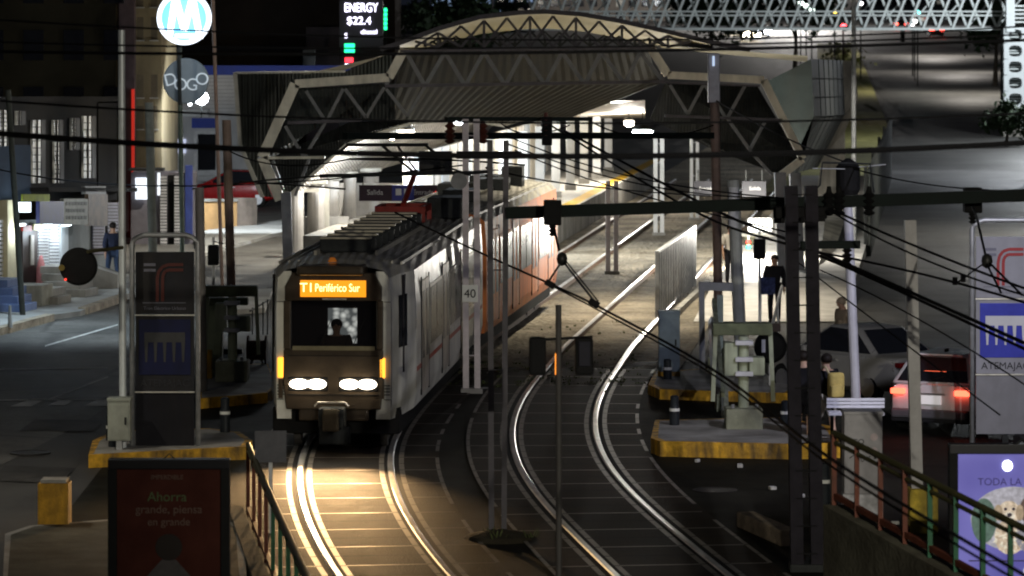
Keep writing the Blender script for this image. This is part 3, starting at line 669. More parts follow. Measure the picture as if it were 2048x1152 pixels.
# platform canopy (vaulted white roof seen from above)
cn = T('platform_canopy', 'vaulted white corrugated canopy roof over the left platform, lit from above', 'canopy', W(800, 300, 112))
prof = [(581, 388), (640, 336), (690, 291), (752, 268), (826, 246), (930, 238), (1010, 252)]
cv = MB(); n = 28; P0 = [W(x, y, 110) for x, y in prof]
dens = []
for i in range(len(P0) - 1):
    for j in range(6): dens.append(P0[i].lerp(P0[i + 1], j / 6))
dens.append(P0[-1])
for i, p in enumerate(dens):
    if i % 2: p.z += .03
cv.v = [p for p in dens] + [p + AX * 22 for p in dens] + [p + AX * 44 for p in dens]; k = len(dens)
for r_ in range(2):
    for i in range(k - 1): cv.f.append([r_ * k + i, r_ * k + i + 1, (r_ + 1) * k + i + 1, (r_ + 1) * k + i]); cv.m.append(0)
cv.build('canopy_roof', corr_w, cn)
for i in range(len(prof) - 1): pbar('canopy_edge', prof[i], prof[i + 1], 6, white_steel, 109.95, .12, cn)
# canopy columns
colm = mat('column_white', (.55, .53, .50), .5, var=.2, scale=1.5, dirt=.4)
cols_px = [(590, 385, 575, 112), (632, 350, 520, 113), (662, 330, 500, 116), (700, 330, 480, 119), (742, 330, 470, 122)]
first = None
def column(X, Y, h, w_, label):
    t = T('round_column', label, 'column', (X, Y, 0), 'columns under the canopy')
    q = MB(); q.lathe((X, Y, 0), [(w_, 0), (w_, h)], 16); q.build('shaft', colm, t, smooth=False)
    q = MB(); q.box((X, Y, h - .03), (w_ * 2.6, w_ * 2.6, .10)); q.build('capital', white_steel, t)
labs = ['thick pale column nearest the train cab, at the left platform corner', 'grey column second along behind the train roof', 'white column third along beside the ticket hall', 'pale column under the dark exit sign, left end', 'pale column under the dark exit sign, middle']
for (px, a, b, Y), lb in zip(cols_px, labs): column(W(px, 400, Y).x, Y, 2.2, .26 if px != 700 else .2, lb)
for i in range(8):
    y = 114 + i * 5.2; x = ac(y) - 2.6
    t = T('platform_post', f'white square platform post number {i+1} from the near end of the platform edge', 'post', (x, y, .9), 'posts along the platform edge')
    q = MB(); q.box((x, y, 2.2), (.30, .30, 2.6)); q.build('shaft', mat('post_white', (.62, .62, .60), .5, var=.15, scale=2), t)
    q = MB(); q.box((x, y, 1.0), (.4, .4, .2)); q.build('foot', concrete, t)
# platform back wall of white panels
bw = T('platform_wall', 'row of tall white ribbed wall panels at the back of the platform', 'wall', (-4, 115, 0))
for i in range(22):
    y = 112 + i * 2.0; x = ac(y) - 5.2
    q = MB(); q.box((x, y, 1.9), (.12, 1.75, 2.2), -.113); q.build('wall_panel', [colm, mat('panel_bluegrey', (.42, .46, .5), .5, var=.15), mat('panel_cream', (.55, .50, .40), .5, var=.15)][i % 3], bw)
# ticket hall front by the exit sign
th = T('ticket_hall', 'low pale ticket hall wall with openings beside the train', 'kiosk', (-6, 112, 0))
q = MB(); q.box((-5.9, 113.5, .55), (1.9, .3, 1.1)); q.build('counter', mat('counter_grey', (.45, .45, .44), .5, var=.15, dirt=.3), th)
q = MB(); q.box((-6.35, 112.2, 1.95), (1.2, .12, .1)); q.build('lintel', white_steel, th)
q = MB(); q.box((-5.55, 112.4, 1.0), (.14, .12, 2.0)); q.build('jamb', white_steel, th); q = MB(); q.box((-6.75, 112.1, 1.0), (.12, .12, 2.0)); q.build('jamb', white_steel, th)
q = MB(); q.box((-4.4, 120.5, .9), (4.2, .12, 1.8)); q.build('screen_wall', colm, th)
# hanging signs
def hang_sign(name, label, x0, x1, y0, y1, Y, m, words):
    t = T(name, label, 'sign', W((x0 + x1) / 2, y1, Y)); c = (W(x0, y0, Y) + W(x1, y1, Y)) / 2
    q = MB(); q.box(c, ((x1 - x0) * Y / F, .08, (y1 - y0) * Y / F)); q.build('sign_board', m, t, .01)
    for x in (x0 + 8, x1 - 8): q = MB(); q.bar(W(x, y0, Y), W(x, y0 - 22, Y), .03); q.build('hanger', dark_steel, t)
    for (s, px, py, sz, mm) in words: text(s, sz, W(px, py, Y - .06), 0, mm, 'lettering', t)
    return t
sg = mat('sign_white', (.75, .75, .75), .5, var=0)
sb = mat('sign_maroon', (.045, .025, .04), .5, var=.2); sb2 = mat('sign_blue', (.05, .06, .30), .5, var=.1)
t = hang_sign('exit_sign', 'dark maroon hanging sign reading Salida and Entrada above the train', 718, 876, 370, 402, 105, sb, [('Salida', 750, 385, .20, sg), ('Entrada', 846, 385, .19, sg), ('→', 870, 386, .16, red_dim)])
q = MB(); q.box(W(806, 386, 104.95), (.62, .03, .44)); pnl = q.build('icon_panel', sb2, t)
for x in (797, 814):
    q = MB(); q.box(W(x, 384, 104.92), (.16, .02, .18)); q.build('icon', sg, t)
hang_sign('exit_sign', 'small dark hanging sign reading Entrada over the right entrance', 1388, 1440, 362, 392, 108, mat('sign_black', (.02, .02, .024), .5, var=.1), [('Entrada', 1412, 377, .13, mat('sign_dim', (.35, .35, .35), .6, var=0))])
hang_sign('exit_sign', 'small dark hanging sign reading Salida over the right entrance', 1484, 1532, 362, 394, 108, mat('sign_black', (.02, .02, .024), .5, var=.1), [('Salida', 1510, 377, .15, mat('sign_dim', (.35, .35, .35), .6, var=0))])
# lamps in the station
def station_lamp(px, py, Y, e, col, label, em=white_em, r=.1, drop=.5, big=1.):
    p = W(px, py, Y); t = T('platform_lamp', label, 'lamp', p, 'lamps inside the station')
    q = MB(); q.lathe(p, [(.05 * big, .12), (.16 * big, .02), (.16 * big, -.02)], 14); q.build('housing', dark_steel, t)
    q = MB(); q.lathe(p, [(.05 * big, -.0), (.12 * big, -.03), (.155 * big, -.09), (.155 * big, -.14), (.11 * big, -.21), (.03 * big, -.24)], 16); q.build('bulb', em, t, smooth=True)
    q = MB(); q.bar(p + Vector((0, 0, .1)), p + Vector((0, 0, .1 + drop)), .03); q.build('hanger', dark_steel, t)
    light('POINT', 'lamp_glow', p + Vector((0, 0, -.3 * max(1, big))), e * 1.7, col, t, r)
station_lamp(812, 258, 110.5, 480, NEUT, 'bright lamp low over the left end of the white canopy', warm_em, big=1.6)
station_lamp(784, 264, 111.5, 90, NEUT, 'small lamp just left of the brightest canopy lamp', warm_em)
station_lamp(918, 233, 112, 800, COOL, 'cool white lamp over the canopy left of the lattice mast', big=1.2)
station_lamp(968, 230, 114, 800, COOL, 'cool violet-white lamp over the canopy right of the lattice mast', big=1.3)
station_lamp(1285, 258, 112, 420, (1, .95, .85), 'dazzling white floodlight hanging over the tracks', emis('flood_glass', (.9, 1, 1), 60), big=2.0)
station_lamp(1247, 176, 128, 900, WARM, 'warm lamp high in the far station roof', warm_em, big=1.4)
station_lamp(1219, 178, 126, 200, WARM, 'small warm lamp left of the high warm one', warm_em)
station_lamp(1258, 240, 140, 800, NEUT, 'far pale lamp left of the dazzling floodlight', warm_em, big=1.3)
for i, (px, py) in enumerate(((1040, 229), (1060, 228), (1084, 228), (1100, 226), (1118, 225), (1225, 210), (1240, 206))):
    p = W(px, py, 126 + i * 3); t = T('tube_light', f'white fluorescent tube light in the far station row, {["first","second","third","fourth","fifth","sixth","seventh"][i]} from the left', 'lamp', p, 'tube lights in the far station')
    q = MB(); q.box(p, (.9, .08, .06)); q.build('tube', emis('tube_white', (.95, 1, .95), 12), t); q = MB(); q.box(p + Vector((0, 0, .06)), (1., .12, .05)); q.build('tray', white_steel, t)
    if i in (0, 3, 6): light('POINT', 'tube_glow', p - Vector((0, 0, .2)), 600, NEUT, t, .3)
# far inner ceiling, bright
fc = MB(); quadgrid(fc, W(1000, 232, 124), W(1290, 200, 124), W(1290, 236, 150), W(1000, 240, 150), 30, 3)
tag(fc.build('inner_roof', mat('inner_roof_white', (.55, .50, .42), .6, var=.2, scale=1, bump=.5, wave=('X', 3.))), 'pale inner roof sheet deep inside the station under the portal', 'roof')
# far station hall end: glazed dark building beyond the tracks
# right dark fence inside station
df = T('dark_fence', 'dark grey boundary fence deep inside the station right of the tracks', 'fence', (10, 140, 0))
q = MB(); A, B = Vector((c2(112) + 5.2, 112, 0)), Vector((c2(165) + 5.2, 165, 0)); q.prism([A, B, B + Vector((0, 0, 2.6)), A + Vector((0, 0, 2.6))], (.1, 0, 0)); q.build('fence_panel', corr_d, df)
for i in range(5): q = MB(); p = A.lerp(B, i / 4); q.bar(p + Vector((-.06, 0, 0)), p + Vector((-.06, 0, 2.7)), .1); q.build('post', dark_steel, df)

# ------------------------------------------------------------------ POLES / MASTS
def lattice_mast(label, px0, px1, ytop, ybase, m, wpx, pxb0=None, pxb1=None, nb=14, lace=None, Y=None):
    lace = lace or m
    Y = Y or gy(ybase); pxb0 = pxb0 or px0; pxb1 = pxb1 or px1
    t = T('catenary_mast', label, 'catenary mast', ((px0 + px1) / 2 * 0 + W((pxb0 + pxb1) / 2, ybase, Y).x, Y, 0), 'lattice catenary masts')
    wv = wpx * Y / F; zt = W(0, ytop, Y).z
    a = [Vector((W(pxb0, 0, Y).x, Y, -.02)), Vector((W(px0, 0, Y).x, Y, zt))]; b = [Vector((W(pxb1, 0, Y).x, Y, -.02)), Vector((W(px1, 0, Y).x, Y, zt))]
    for l in (a, b): q = MB(); q.bar(l[0], l[1], wv, wv * 1.4, up=(0, 1, 0)); q.build('post', m, t)
    q = MB()
    for i in range(nb):
        f = (i + .7) / nb; q.bar(a[0].lerp(a[1], f) - Vector((0, wv * .8, 0)), b[0].lerp(b[1], f) - Vector((0, wv * .8, 0)), .016, .010, up=(0, 1, 0))
        q.build('batten', lace, t); q = MB()
    q = MB(); q.box((((a[0] + b[0]) / 2).x, Y, .03), ((b[0] - a[0]).length + .2, .3, .12)); q.build('base', dark_steel if lace is black_r else concrete, t, .02)
    return t, a, b, Y
m1, a1, b1, Ym1 = lattice_mast('twin-post lattice mast in the middle, rising from a soil mound between the tracks', 980, 1012, 280, 1075, mast_m, 11, 983, 1008, 4)
kind(MB().lathe((W(1000, 0, Ym1).x, Ym1 - .1, -.03), [(.55, 0), (.45, .08), (.2, .14), (.05, .16)], 14).build('soil_mound_ground', mat('soil', (.03, .025, .015), .9, bump=.8, bscale=12)))
m3, a3, b3, Ym3 = lattice_mast('grey lattice mast right of the train carrying the speed plate', 931, 953, 238, 785, pale_mast, 12, 932, 955, 5)
q = MB(); q.box(W(940, 587, Ym3 - .12), (.30, .03, .33)); 
s40 = T('speed_plate', 'square white speed plate reading 40 on the lattice mast beside the train', 'sign', W(940, 604, Ym3 - .12)); q.build('plate', mat('plate_white', (.75, .75, .66), .5, var=.1), s40, .008); text('40', .23, W(940, 588, Ym3 - .15), 0, black_r, 'lettering', s40)
m2, a2, b2, Ym2 = lattice_mast('dark twin-post lattice mast at right in front of the kerb and cyclist', 1582, 1622, 372, 1140, mat('mast_dark', (.024, .022, .027), .7, .0, var=.3, scale=4, spec=.05), 25, 1594, 1634, 14, black_r)
m4, *_ = lattice_mast('pale pinkish lattice mast standing in the ballast between the tracks', 1216, 1232, 362, 548, pale_mast, 9, None, None, 6)
m5, *_ = lattice_mast('pale lattice mast farther along the ballast under the floodlight', 1311, 1324, 275, 470, mat('mast_white', (.6, .6, .58), .5, .1, var=.15), 8, None, None, 5)
m6, *_ = lattice_mast('farthest pale lattice mast at the right end of the ballast', 1383, 1395, 275, 440, mat('mast_white', (.6, .6, .58), .5), 6, None, None, 5)
# weeds at mast foot / end of the ballast
def beam(label, a, b, Ya, Yb, wpx, m, name='catenary_beam', sect=.14):
    A, B = W(*a, Ya), W(*b, Yb); t = T(name, label, 'beam', A, 'horizontal catenary beams'); q = MB(); q.bar(A, B, sect, wpx * (Ya + Yb) / 2 / F); q.build('beam', m, t); return t, A, B
green_k = mat('green_black_steel', (.007, .012, .010), .7, .1, var=.3, scale=6)
bt, bA, bB = beam('heavy black catenary beam from the middle mast across to the right edge', (1014, 426), (2120, 388), 51.6, 50., 24, green_k)
def insul(px, py, Y, s=1., par=None, m=black_r):
    p = W(px, py, Y); q = MB()
    q.lathe(p, [(.03 * s, -.22 * s)] + sum([[(.10 * s, -.18 * s + i * .09 * s), (.045 * s, -.14 * s + i * .09 * s)] for i in range(4)], []) + [(.03 * s, .22 * s)], 12); return q.build('insulator', m, par)
for px, py in ((1105, 425), (1945, 400)):
    q = MB(); q.box(W(px, py, 51), (.24, .26, .34)); q.build('clamp', black_r, bt, .02); insul(px, py + 28, 51, .6, bt)
for px in (1658, 1678, 1738): insul(px, 402, 50.5, .9, bt)
for px in (1560, 1600, 1640): q = MB(); q.box(W(px, 425, 50.4), (.18, .2, .16)); q.build('clamp', black_r, bt, .02)
b2t, *_ = beam('short black bracket beam right of the dark mast', (1600, 490), (1720, 489), 50, 50, 15, green_k); insul(1694, 510, 50, .7, b2t)
q = MB(); q.bar(W(1548, 442, 50), W(1650, 438, 50), .12, .06); q.build('cross_arm', black_r, b2t)
b3t, *_ = beam('long dark green beam under the canopy carrying the far overhead wires', (690, 272), (1424, 271), 72, 80, 13, green_k)
b4t, *_ = beam('short dark green beam above the long one', (893, 238), (1182, 238), 71.5, 73, 8, green_k)
for px, py in ((966, 262), (1092, 250), (900, 262)): insul(px, py, 72, 1.1, b3t, mat('insulator_brown', (.10, .03, .02), .4))
q = MB(); q.box(W(1094, 262, 72), (.2, .2, .55)); q.build('clamp', black_r, b3t, .02)
q = MB(); q.box(W(978, 310, 51.7), (.9, .2, .10)); q.build('cross_arm', black_r, m1)
q = MB(); q.tube([W(640, 352, 70), W(950, 345, 71.4), W(985, 342, 71.4)], .035); q.build('cantilever_tube', dark_steel, m3); insul(978, 343, 71.3, .8, m3)
q = MB(); q.tube([W(700, 318, 69), W(860, 322, 70), W(940, 350, 71.4)], .02); q.build('cantilever_stay', dark_steel, m3)
q = MB(); q.lathe(W(918, 362, 71.2), [(.16, -.03), (.16, .03)], 18, 0, 'Y'); q.build('round_plate', mat('plate_back', (.25, .25, .23), .6), m3)
q = MB(); q.box(W(871, 326, 76), (.68, .1, .48)); sbd = T('sign_back', 'dark blank back of a signal board above the train roof', 'sign', W(871, 345, 76)); q.build('board', mat('board_dark', (.05, .05, .045), .7, var=.3), sbd)
q = MB(); q.bar(W(880, 345, 76.1), W(935, 350, 71.5), .05); q.build('bracket', dark_steel, sbd)

def pole(name, label, cat, top, bot, Y, w_, m, square=False, taper=1., cap=True, group='poles beside the tracks'):
    A, B = W(*top, Y), W(bot[0], bot[1], Y); B.z = 0
    t = T(name, label, cat, B, group); q = MB()
    if square: q.bar(B, A, w_, w_, up=(0, 1, 0))
    else: q.tube([B, B.lerp(A, .5), A], w_ / 2, 12, 0, w_ / 2 * taper)
    q.build('shaft', m, t)
    if cap: q = MB(); q.box(B + Vector((0, 0, .04)), (w_ * 2.2, w_ * 2.2, .1)); q.build('base_plate', dark_steel, t)
    return t
white_pole = mat('white_pole_paint', (.62, .66, .66), .4, .2, var=.12, scale=3)
pole('utility_pole', 'tall bright white steel pole left of the left station totem', 'pole', (243, 60), (246, 920), 60.7, .115, white_pole)
pole('utility_pole', 'thin dark lamp mast in front of the round lit signs', 'pole', (357, -30), (366, 600), 95, .12, mat('mast_greenish', (.10, .13, .11), .5, .4, var=.3))
pole('utility_pole', 'tall thin brownish mast right of the round signs', 'pole', (425, -20), (446, 600), 92, .09, brown_pole)
pole('utility_pole', 'leaning tan utility pole standing on the left gate mechanism', 'pole', (453, 240), (466, 640), 80, .19, mat('tan_pole', (.38, .28, .22), .6, var=.25, scale=3))
pole('utility_pole', 'greyish pole just right of the left totem', 'pole', (399, 375), (406, 690), 70, .17, mat('grey_pole', (.26, .24, .22), .6, var=.25, scale=3))
pole('utility_pole', 'dark leaning wooden pole on the left pavement', 'pole', (16, 180), (46, 642), 88.5, .14, mat('wood_dark', (.035, .04, .035), .7, var=.3))
pole('utility_pole', 'dark grey concrete pole with brackets behind the lit doorway at left', 'pole', (298, 205), (308, 600), 96, .22, mat('conc_dark', (.16, .17, .15), .8, var=.3))
pole('utility_pole', 'yellowish mast rising behind the dark roof left of the gas sign', 'pole', (597, -20), (597, 230), 210, .28, mat('mast_yellow', (.30, .28, .16), .6, var=.2))
pr = pole('utility_pole', 'thick brownish signal pole right of the tracks with grey sleeve on top', 'pole', (1429, 180), (1438, 690), 82, .20, brown_pole)
q = MB(); q.bar(W(1427, 106, 81.9), W(1428, 205, 81.9), .26); q.build('sleeve', mat('sleeve_grey', (.28, .28, .31), .5, .3), pr, .02); q = MB(); q.box(W(1427, 122, 81.7), (.05, .04, .22)); q.build('reflector', emis('reflector', (.6, .75, 1), .8), pr)
pw = pole('utility_pole', 'thick white gate pole leaning right of the tracks', 'pole', (1466, 360), (1484, 690), 74, .25, mat('gate_white', (.52, .54, .50), .45, .1, var=.15, dirt=.3))
q = MB(); q.lathe(W(1467, 415, 73.9), [(.10, -.4), (.10, .4)], 12); q.build('white_sleeve', mat('bright_sleeve', (.8, .82, .82), .4), pw)
pt = pole('transformer_pole', 'white pole carrying a black transformer above the parked cars', 'pole', (1692, 330), (1716, 900), 62, .16, mat('violet_lit_white', (.62, .62, .68), .4, .2, var=.12, dirt=.25))  # violet light on the pole is put into its white paint
q = MB(); q.lathe(W(1696, 355, 61.9), [(.16, -.28), (.20, -.2), (.20, .18), (.12, .26), (.03, .32)], 16); q.build('transformer', black_r, pt); 
q = MB(); q.tube([W(1620, 392, 61.5), W(1640, 370, 61.5), W(1645, 325, 61.5), W(1740, 328, 61.5), W(1748, 385, 61.5)], .018); q.build('conduit', dark_steel, pt)
q = MB(); q.tube([W(1625, 337, 61.6), W(1690, 338, 61.6)], .01); q.tube([W(1718, 334, 61.6), W(1772, 329, 61.6)], .01); q.build('rod_wire', galv, pt)
p2 = pole('square_post', 'tall square grey post on a yellow block in front of the white car', 'pole', (1820, 440), (1836, 1060), 52.3, .16, mat('post_violet_grey', (.40, .39, .38), .5, .2, var=.2, dirt=.35), True)
q = MB(); q.box(W(1845, 1020, 52.3), (.40, .40, .62)); yb = q.build('yellow_base', mat('yellow_block', (.62, .46, .06), .7, var=.5, scale=5, bump=.5, dirt=.6), p2, .03)
sgp = pole('signal_pole', 'near signal post carrying two black signal boxes over the right track', 'signal', (1117, 610), (1118, 1200), 46, .075, mat('signal_grey', (.06, .056, .052), .6, .1, var=.25), cap=False)
q = MB(); q.bar(W(1065, 680, 46), W(1185, 674, 46), .04, .03); q.build('arm', black_r, sgp)
for px, w_ in ((1075, 34), (1168, 36)):
    q = MB(); q.box(W(px, 712, 45.9), (w_ * 46 / F, .24, .46)); sb_ = q.build('signal_box', black_r, sgp, .04)
    if px > 1100: q = MB(); q.box(W(px + 1, 708, 45.75), (.14, .03, .30)); q.build('face_plate', mat('signal_face', (.016, .016, .024), .7), sb_, .01)
q = MB(); q.box(W(1111, 728, 45.95), (.012, .02, .26)); q.build('lamp_strip', emis('orange_strip', (1, .3, .03), 1.5), sgp)

# ------------------------------------------------------------------ WIRES
def wire(label, pts, wpx, group='overhead wires crossing the view', m=wire_m):
    P = [W(*p) for p in pts]
    if len(P) == 3:
        Q = []
        for i in range(25):
            t_ = i / 24; Q.append(P[0] * (2 * (t_ - .5) * (t_ - 1)) + P[1] * (4 * t_ * (1 - t_)) + P[2] * (2 * t_ * (t_ - .5)))
        P = Q
    elif len(P) > 3:
        Q = []
        for i in range(len(P) - 1):
            p0, p1, p2_, p3 = P[max(i - 1, 0)], P[i], P[i + 1], P[min(i + 2, len(P) - 1)]
            for j in range(8):
                t_ = j / 8; Q.append(.5 * ((2 * p1) + (p2_ - p0) * t_ + (2 * p0 - 5 * p1 + 4 * p2_ - p3) * t_ ** 2 + (3 * p1 - p0 - 3 * p2_ + p3) * t_ ** 3))
        P = Q + [P[-1]]
    Ym = sum(p[2] for p in pts) / len(pts); q = MB(); q.tube(P, max(wpx, 3) * Ym / F / 2, 6)
    return tag(q.build('overhead_wire', m), label, 'wire', group)
wire('thickest black cable sagging right across the picture above the train', [(-60, 262, 36), (1000, 312, 36), (2110, 282, 36)], 13)
wire('thin black cable across the picture just above the thickest one', [(-60, 197, 38), (1000, 245, 38), (2110, 224, 38)], 5)
wire('black cable across the top of the portal, upper of three', [(-60, 36, 40), (1100, 80, 40), (2110, 48, 40)], 4)
wire('black cable across the top of the portal, middle of three', [(-60, 82, 40), (1000, 96, 40), (2110, 66, 40)], 4)
wire('heavier black cable across the portal top chord, lowest of three', [(-60, 102, 40), (1000, 106, 40), (2110, 78, 40)], 7)
wire('contact wire slanting from the train roof down to the lower right', [(790, 425, 62), (960, 505, 55), (1110, 572, 50), (1200, 615, 47), (1430, 742, 40), (1680, 930, 33), (2100, 1180, 28)], 5)
wire('second contact wire close under the slanting one', [(1110, 575, 50), (1200, 622, 47), (1430, 752, 40), (1680, 945, 33), (2100, 1200, 28)], 4)
wire('upper wire of the pair falling from the floodlight to the right totem', [(1130, 262, 72), (1430, 420, 60), (1640, 505, 50), (2080, 700, 42)], 6)
wire('lower wire of the pair falling from the floodlight to the right totem', [(1100, 250, 72), (1400, 428, 60), (1640, 512, 50), (2080, 712, 42)], 5)
wire('wire from the dark mast to the totem top, upper of two', [(1662, 418, 50), (1850, 500, 47), (2080, 588, 44)], 5)
wire('wire from the dark mast to the totem top, lower of two', [(1658, 420, 50), (1840, 515, 47), (2080, 600, 44)], 4)
wire('straight wire from the bracket beam across the right totem', [(1640, 505, 50), (1860, 552, 47), (2080, 615, 44)], 5)
wire('thin wire crossing the station from the left columns to the right mast', [(1010, 270, 72), (1250, 350, 66), (1590, 398, 52)], 3)
wire('thin wire passing under the catenary beam toward the dark mast', [(1030, 300, 72), (1230, 375, 66), (1600, 470, 52)], 3)
wire('thin wire falling to the right below the pair, near the sedan', [(1640, 540, 50), (1840, 640, 46), (2080, 790, 43)], 3)
wire('lowest thin wire falling toward the totem foot', [(1590, 520, 52), (1800, 680, 46), (2000, 830, 43)], 3)
wire('horizontal wire along the left at red truck height', [(385, 378, 85), (640, 352, 80), (960, 344, 72)], 4)
wire('short horizontal wire in front of the canopy end', [(480, 362, 85), (690, 378, 82)], 4)
wire('wire from the canopy left corner to the lattice mast', [(700, 318, 74), (850, 318, 74), (1050, 330, 72)], 4)
wire('thin wire from the middle mast to the signal pole', [(1010, 345, 52), (1200, 375, 60), (1420, 392, 80)], 3)
wire('loop of wire hanging from the far beam', [(1000, 245, 72), (1060, 268, 72), (1140, 250, 72)], 3)
wire('fine wire from the far beam to the brown signal pole', [(1180, 242, 73), (1300, 275, 76), (1428, 250, 82)], 3)
wire('fine wire from the middle mast top to the dark right mast top', [(1008, 285, 52), (1300, 372, 51), (1590, 395, 50)], 3)
wire('fine wire slanting from the signal pole sleeve to the transformer', [(1430, 200, 82), (1560, 270, 72), (1694, 325, 62)], 3)
wire('fine wire sagging from the transformer to the right edge', [(1697, 335, 62), (1880, 372, 58), (2090, 380, 55)], 3)
wire('fine wire crossing the left shops toward the lattice mast', [(-40, 330, 90), (330, 372, 84), (930, 330, 72)], 3)
wire('fine wire from the tan pole across the portal leg', [(455, 300, 80), (560, 330, 78), (700, 318, 74)], 3)
# hanger triangle
hg = T('wire_hanger', 'insulated hanger triangle dropping from the black beam to the contact wire', 'hanger', W(1105, 440, 51))
q = MB(); q.tube([W(1105, 440, 51), W(1118, 500, 50.6)], .018); q.tube([W(1122, 525, 50.5), W(1098, 562, 50)], .015); q.tube([W(1128, 525, 50.5), W(1190, 604, 47)], .015); q.tube([W(1132, 522, 50.5), W(1196, 602, 47)], .010); q.build('rod', wire_m, hg)
q = MB(); q.lathe(W(1124, 518, 50.5), [(.02, -.09), (.06, -.06), (.075, 0), (.06, .06), (.02, .09)], 12); q.build('insulator', mat('insulator_glaze', (.02, .02, .018), .4), hg, smooth=True)
for px, py, Y in ((1100, 568, 50), (1188, 606, 47)): q = MB(); q.box(W(px, py, Y), (.14, .06, .08), ry=.5); q.build('clamp', black_r, hg, .01)
hg2 = T('wire_hanger', 'insulated hanger triangle dropping in front of the right station totem', 'hanger', W(1945, 420, 48))
q = MB(); q.tube([W(1946, 415, 50), W(1955, 440, 48), W(1972, 515, 46)], .016); q.tube([W(1972, 525, 46), W(2002, 585, 45)], .014); q.tube([W(1978, 525, 46), W(2044, 590, 44)], .014); q.tube([W(1970, 525, 46), W(1915, 565, 46.5)], .010); q.build('rod', wire_m, hg2)
q = MB(); q.lathe(W(1974, 522, 46), [(.02, -.09), (.06, -.06), (.07, 0), (.06, .06), (.02, .09)], 12); q.build('insulator', mat('insulator_glaze', (.02, .02, .018), .4), hg2, smooth=True)
for px, py in ((1910, 562), (1926, 556)): q = MB(); q.box(W(px, py, 46.5), (.06, .05, .10)); q.build('clamp', black_r, hg2, .01)

# ------------------------------------------------------------------ TOTEMS
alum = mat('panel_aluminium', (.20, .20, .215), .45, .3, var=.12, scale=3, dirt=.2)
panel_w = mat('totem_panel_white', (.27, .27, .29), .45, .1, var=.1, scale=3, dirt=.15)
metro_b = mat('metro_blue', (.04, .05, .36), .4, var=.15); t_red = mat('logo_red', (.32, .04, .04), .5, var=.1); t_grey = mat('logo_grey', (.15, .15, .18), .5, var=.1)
def totem(label, x0, x1, ytop, yb, Y, panel_w=panel_w, alum=alum, metro_b=metro_b, pw=mat('pict_white', (.55, .55, .55), .5, var=.05), t_red=t_red):
    s = Y / F; X0, X1 = W(x0, 0, Y).x, W(x1, 0, Y).x; cx = (X0 + X1) / 2; wd = X1 - X0; zt = W(0, ytop, Y).z
    t = T('station_totem', label, 'sign', (cx, Y, 0), 'station totem signs'); r_ = .05
    q = MB(); arc = [Vector((X0 + r_, Y, 0)), Vector((X0 + r_, Y, zt - .18))] + [Vector((X0 + r_ + .16 - .16 * math.cos(a), Y, zt - .18 + .16 * math.sin(a))) for a in (.4, .8, 1.2)] + [Vector((X0 + r_ + .2, Y, zt)), Vector((X1 - r_ - .2, Y, zt))] + [Vector((X1 - r_ - .16 + .16 * math.sin(a), Y, zt - .18 + .16 * math.cos(a))) for a in (.4, .8, 1.2)] + [Vector((X1 - r_, Y, zt - .18)), Vector((X1 - r_, Y, 0))]
    q.tube(arc, .042, 10); q.build('tube_frame', galv, t, smooth=True)
    z = [zt - .26, zt - 1.30, zt - 2.55, zt - 3.55]
    fy = Y - .03
    for i, (a, b) in enumerate(zip(z, z[1:])):
        q = MB(); q.box((cx, Y, (a + b) / 2), (wd - .22, .08, a - b - .03)); q.build('panel', alum if i == 2 else panel_w, t, .006)
    for zz in z[1:3]: q = MB(); q.bar((X0 + .1, fy - .02, zz), (X1 - .1, fy - .02, zz), .03, .02); q.build('trim', mat('trim_bright', (.7, .68, .6), .3, .5), t)
    f = Y - .048
    # logo
    lz = z[0] - .5; lg = MB()
    for dr in (0, .085):
        pts = [Vector((cx - .12 + dr, f, lz - .32))]
        pts += [Vector((cx - .12 + dr, f, lz + .06))] + [Vector((cx + .06 - (.18 - dr) * math.cos(a), f, lz + .06 + (.22 - dr) * math.sin(a))) for a in (.5, 1.0, 1.57)] + [Vector((cx + .3, f, lz + .28 - dr))]
        for a, b in zip(pts, pts[1:]): lg.bar(a, b, .05, .008, up=(0, 1, 0))
    lg.build('logo', t_red, t)
    lg = MB()
    for dz in (.28, .19): l2 = MB(); l2.bar(Vector((cx - .34, f, lz + dz)), Vector((cx - .15, f, lz + dz)), .045, .008, up=(0, 1, 0)); l2.build('logo_bar', t_grey, t)
    lg.bar(Vector((cx - .36, f, lz - .34)), Vector((cx + .34, f, lz - .34)), .012, .006, up=(0, 1, 0)); lg.build('logo_bar', t_grey, t)
    text('Tren Eléctrico Urbano', .075, (cx, f, lz - .43), 0, t_grey, 'lettering', t)
    # metro pictogram
    mz = z[1] - .52; q = MB(); q.box((cx, f, mz), (.84, .012, .90)); pc = q.build('pictogram', metro_b, t, .05)
    q = MB(); q.box((cx, f - .01, mz + .16), (.66, .008, .16)); q.build('aqueduct_top', pw, pc)
    for i in range(5): q = MB(); q.prism([Vector((cx - .33 + i * .15, f - .014, mz + .08)), Vector((cx - .33 + i * .15 + .06, f - .014, mz + .08)), Vector((cx - .33 + i * .15 + .045, f - .014, mz - .24)), Vector((cx - .33 + i * .15 + .015, f - .014, mz - .24))], (0, .008, 0)); q.build('aqueduct_pier', pw, pc)
    text('ATEMAJAC', .165, (cx, f, z[2] + .14), 0, mat('totem_letter', (.03, .03, .035), .5, var=0), 'lettering', t)
    q = MB(); q.bar((cx, Y, 0), (cx, Y, z[3]), .1); q.build('stem', dark_steel, t)
    return t
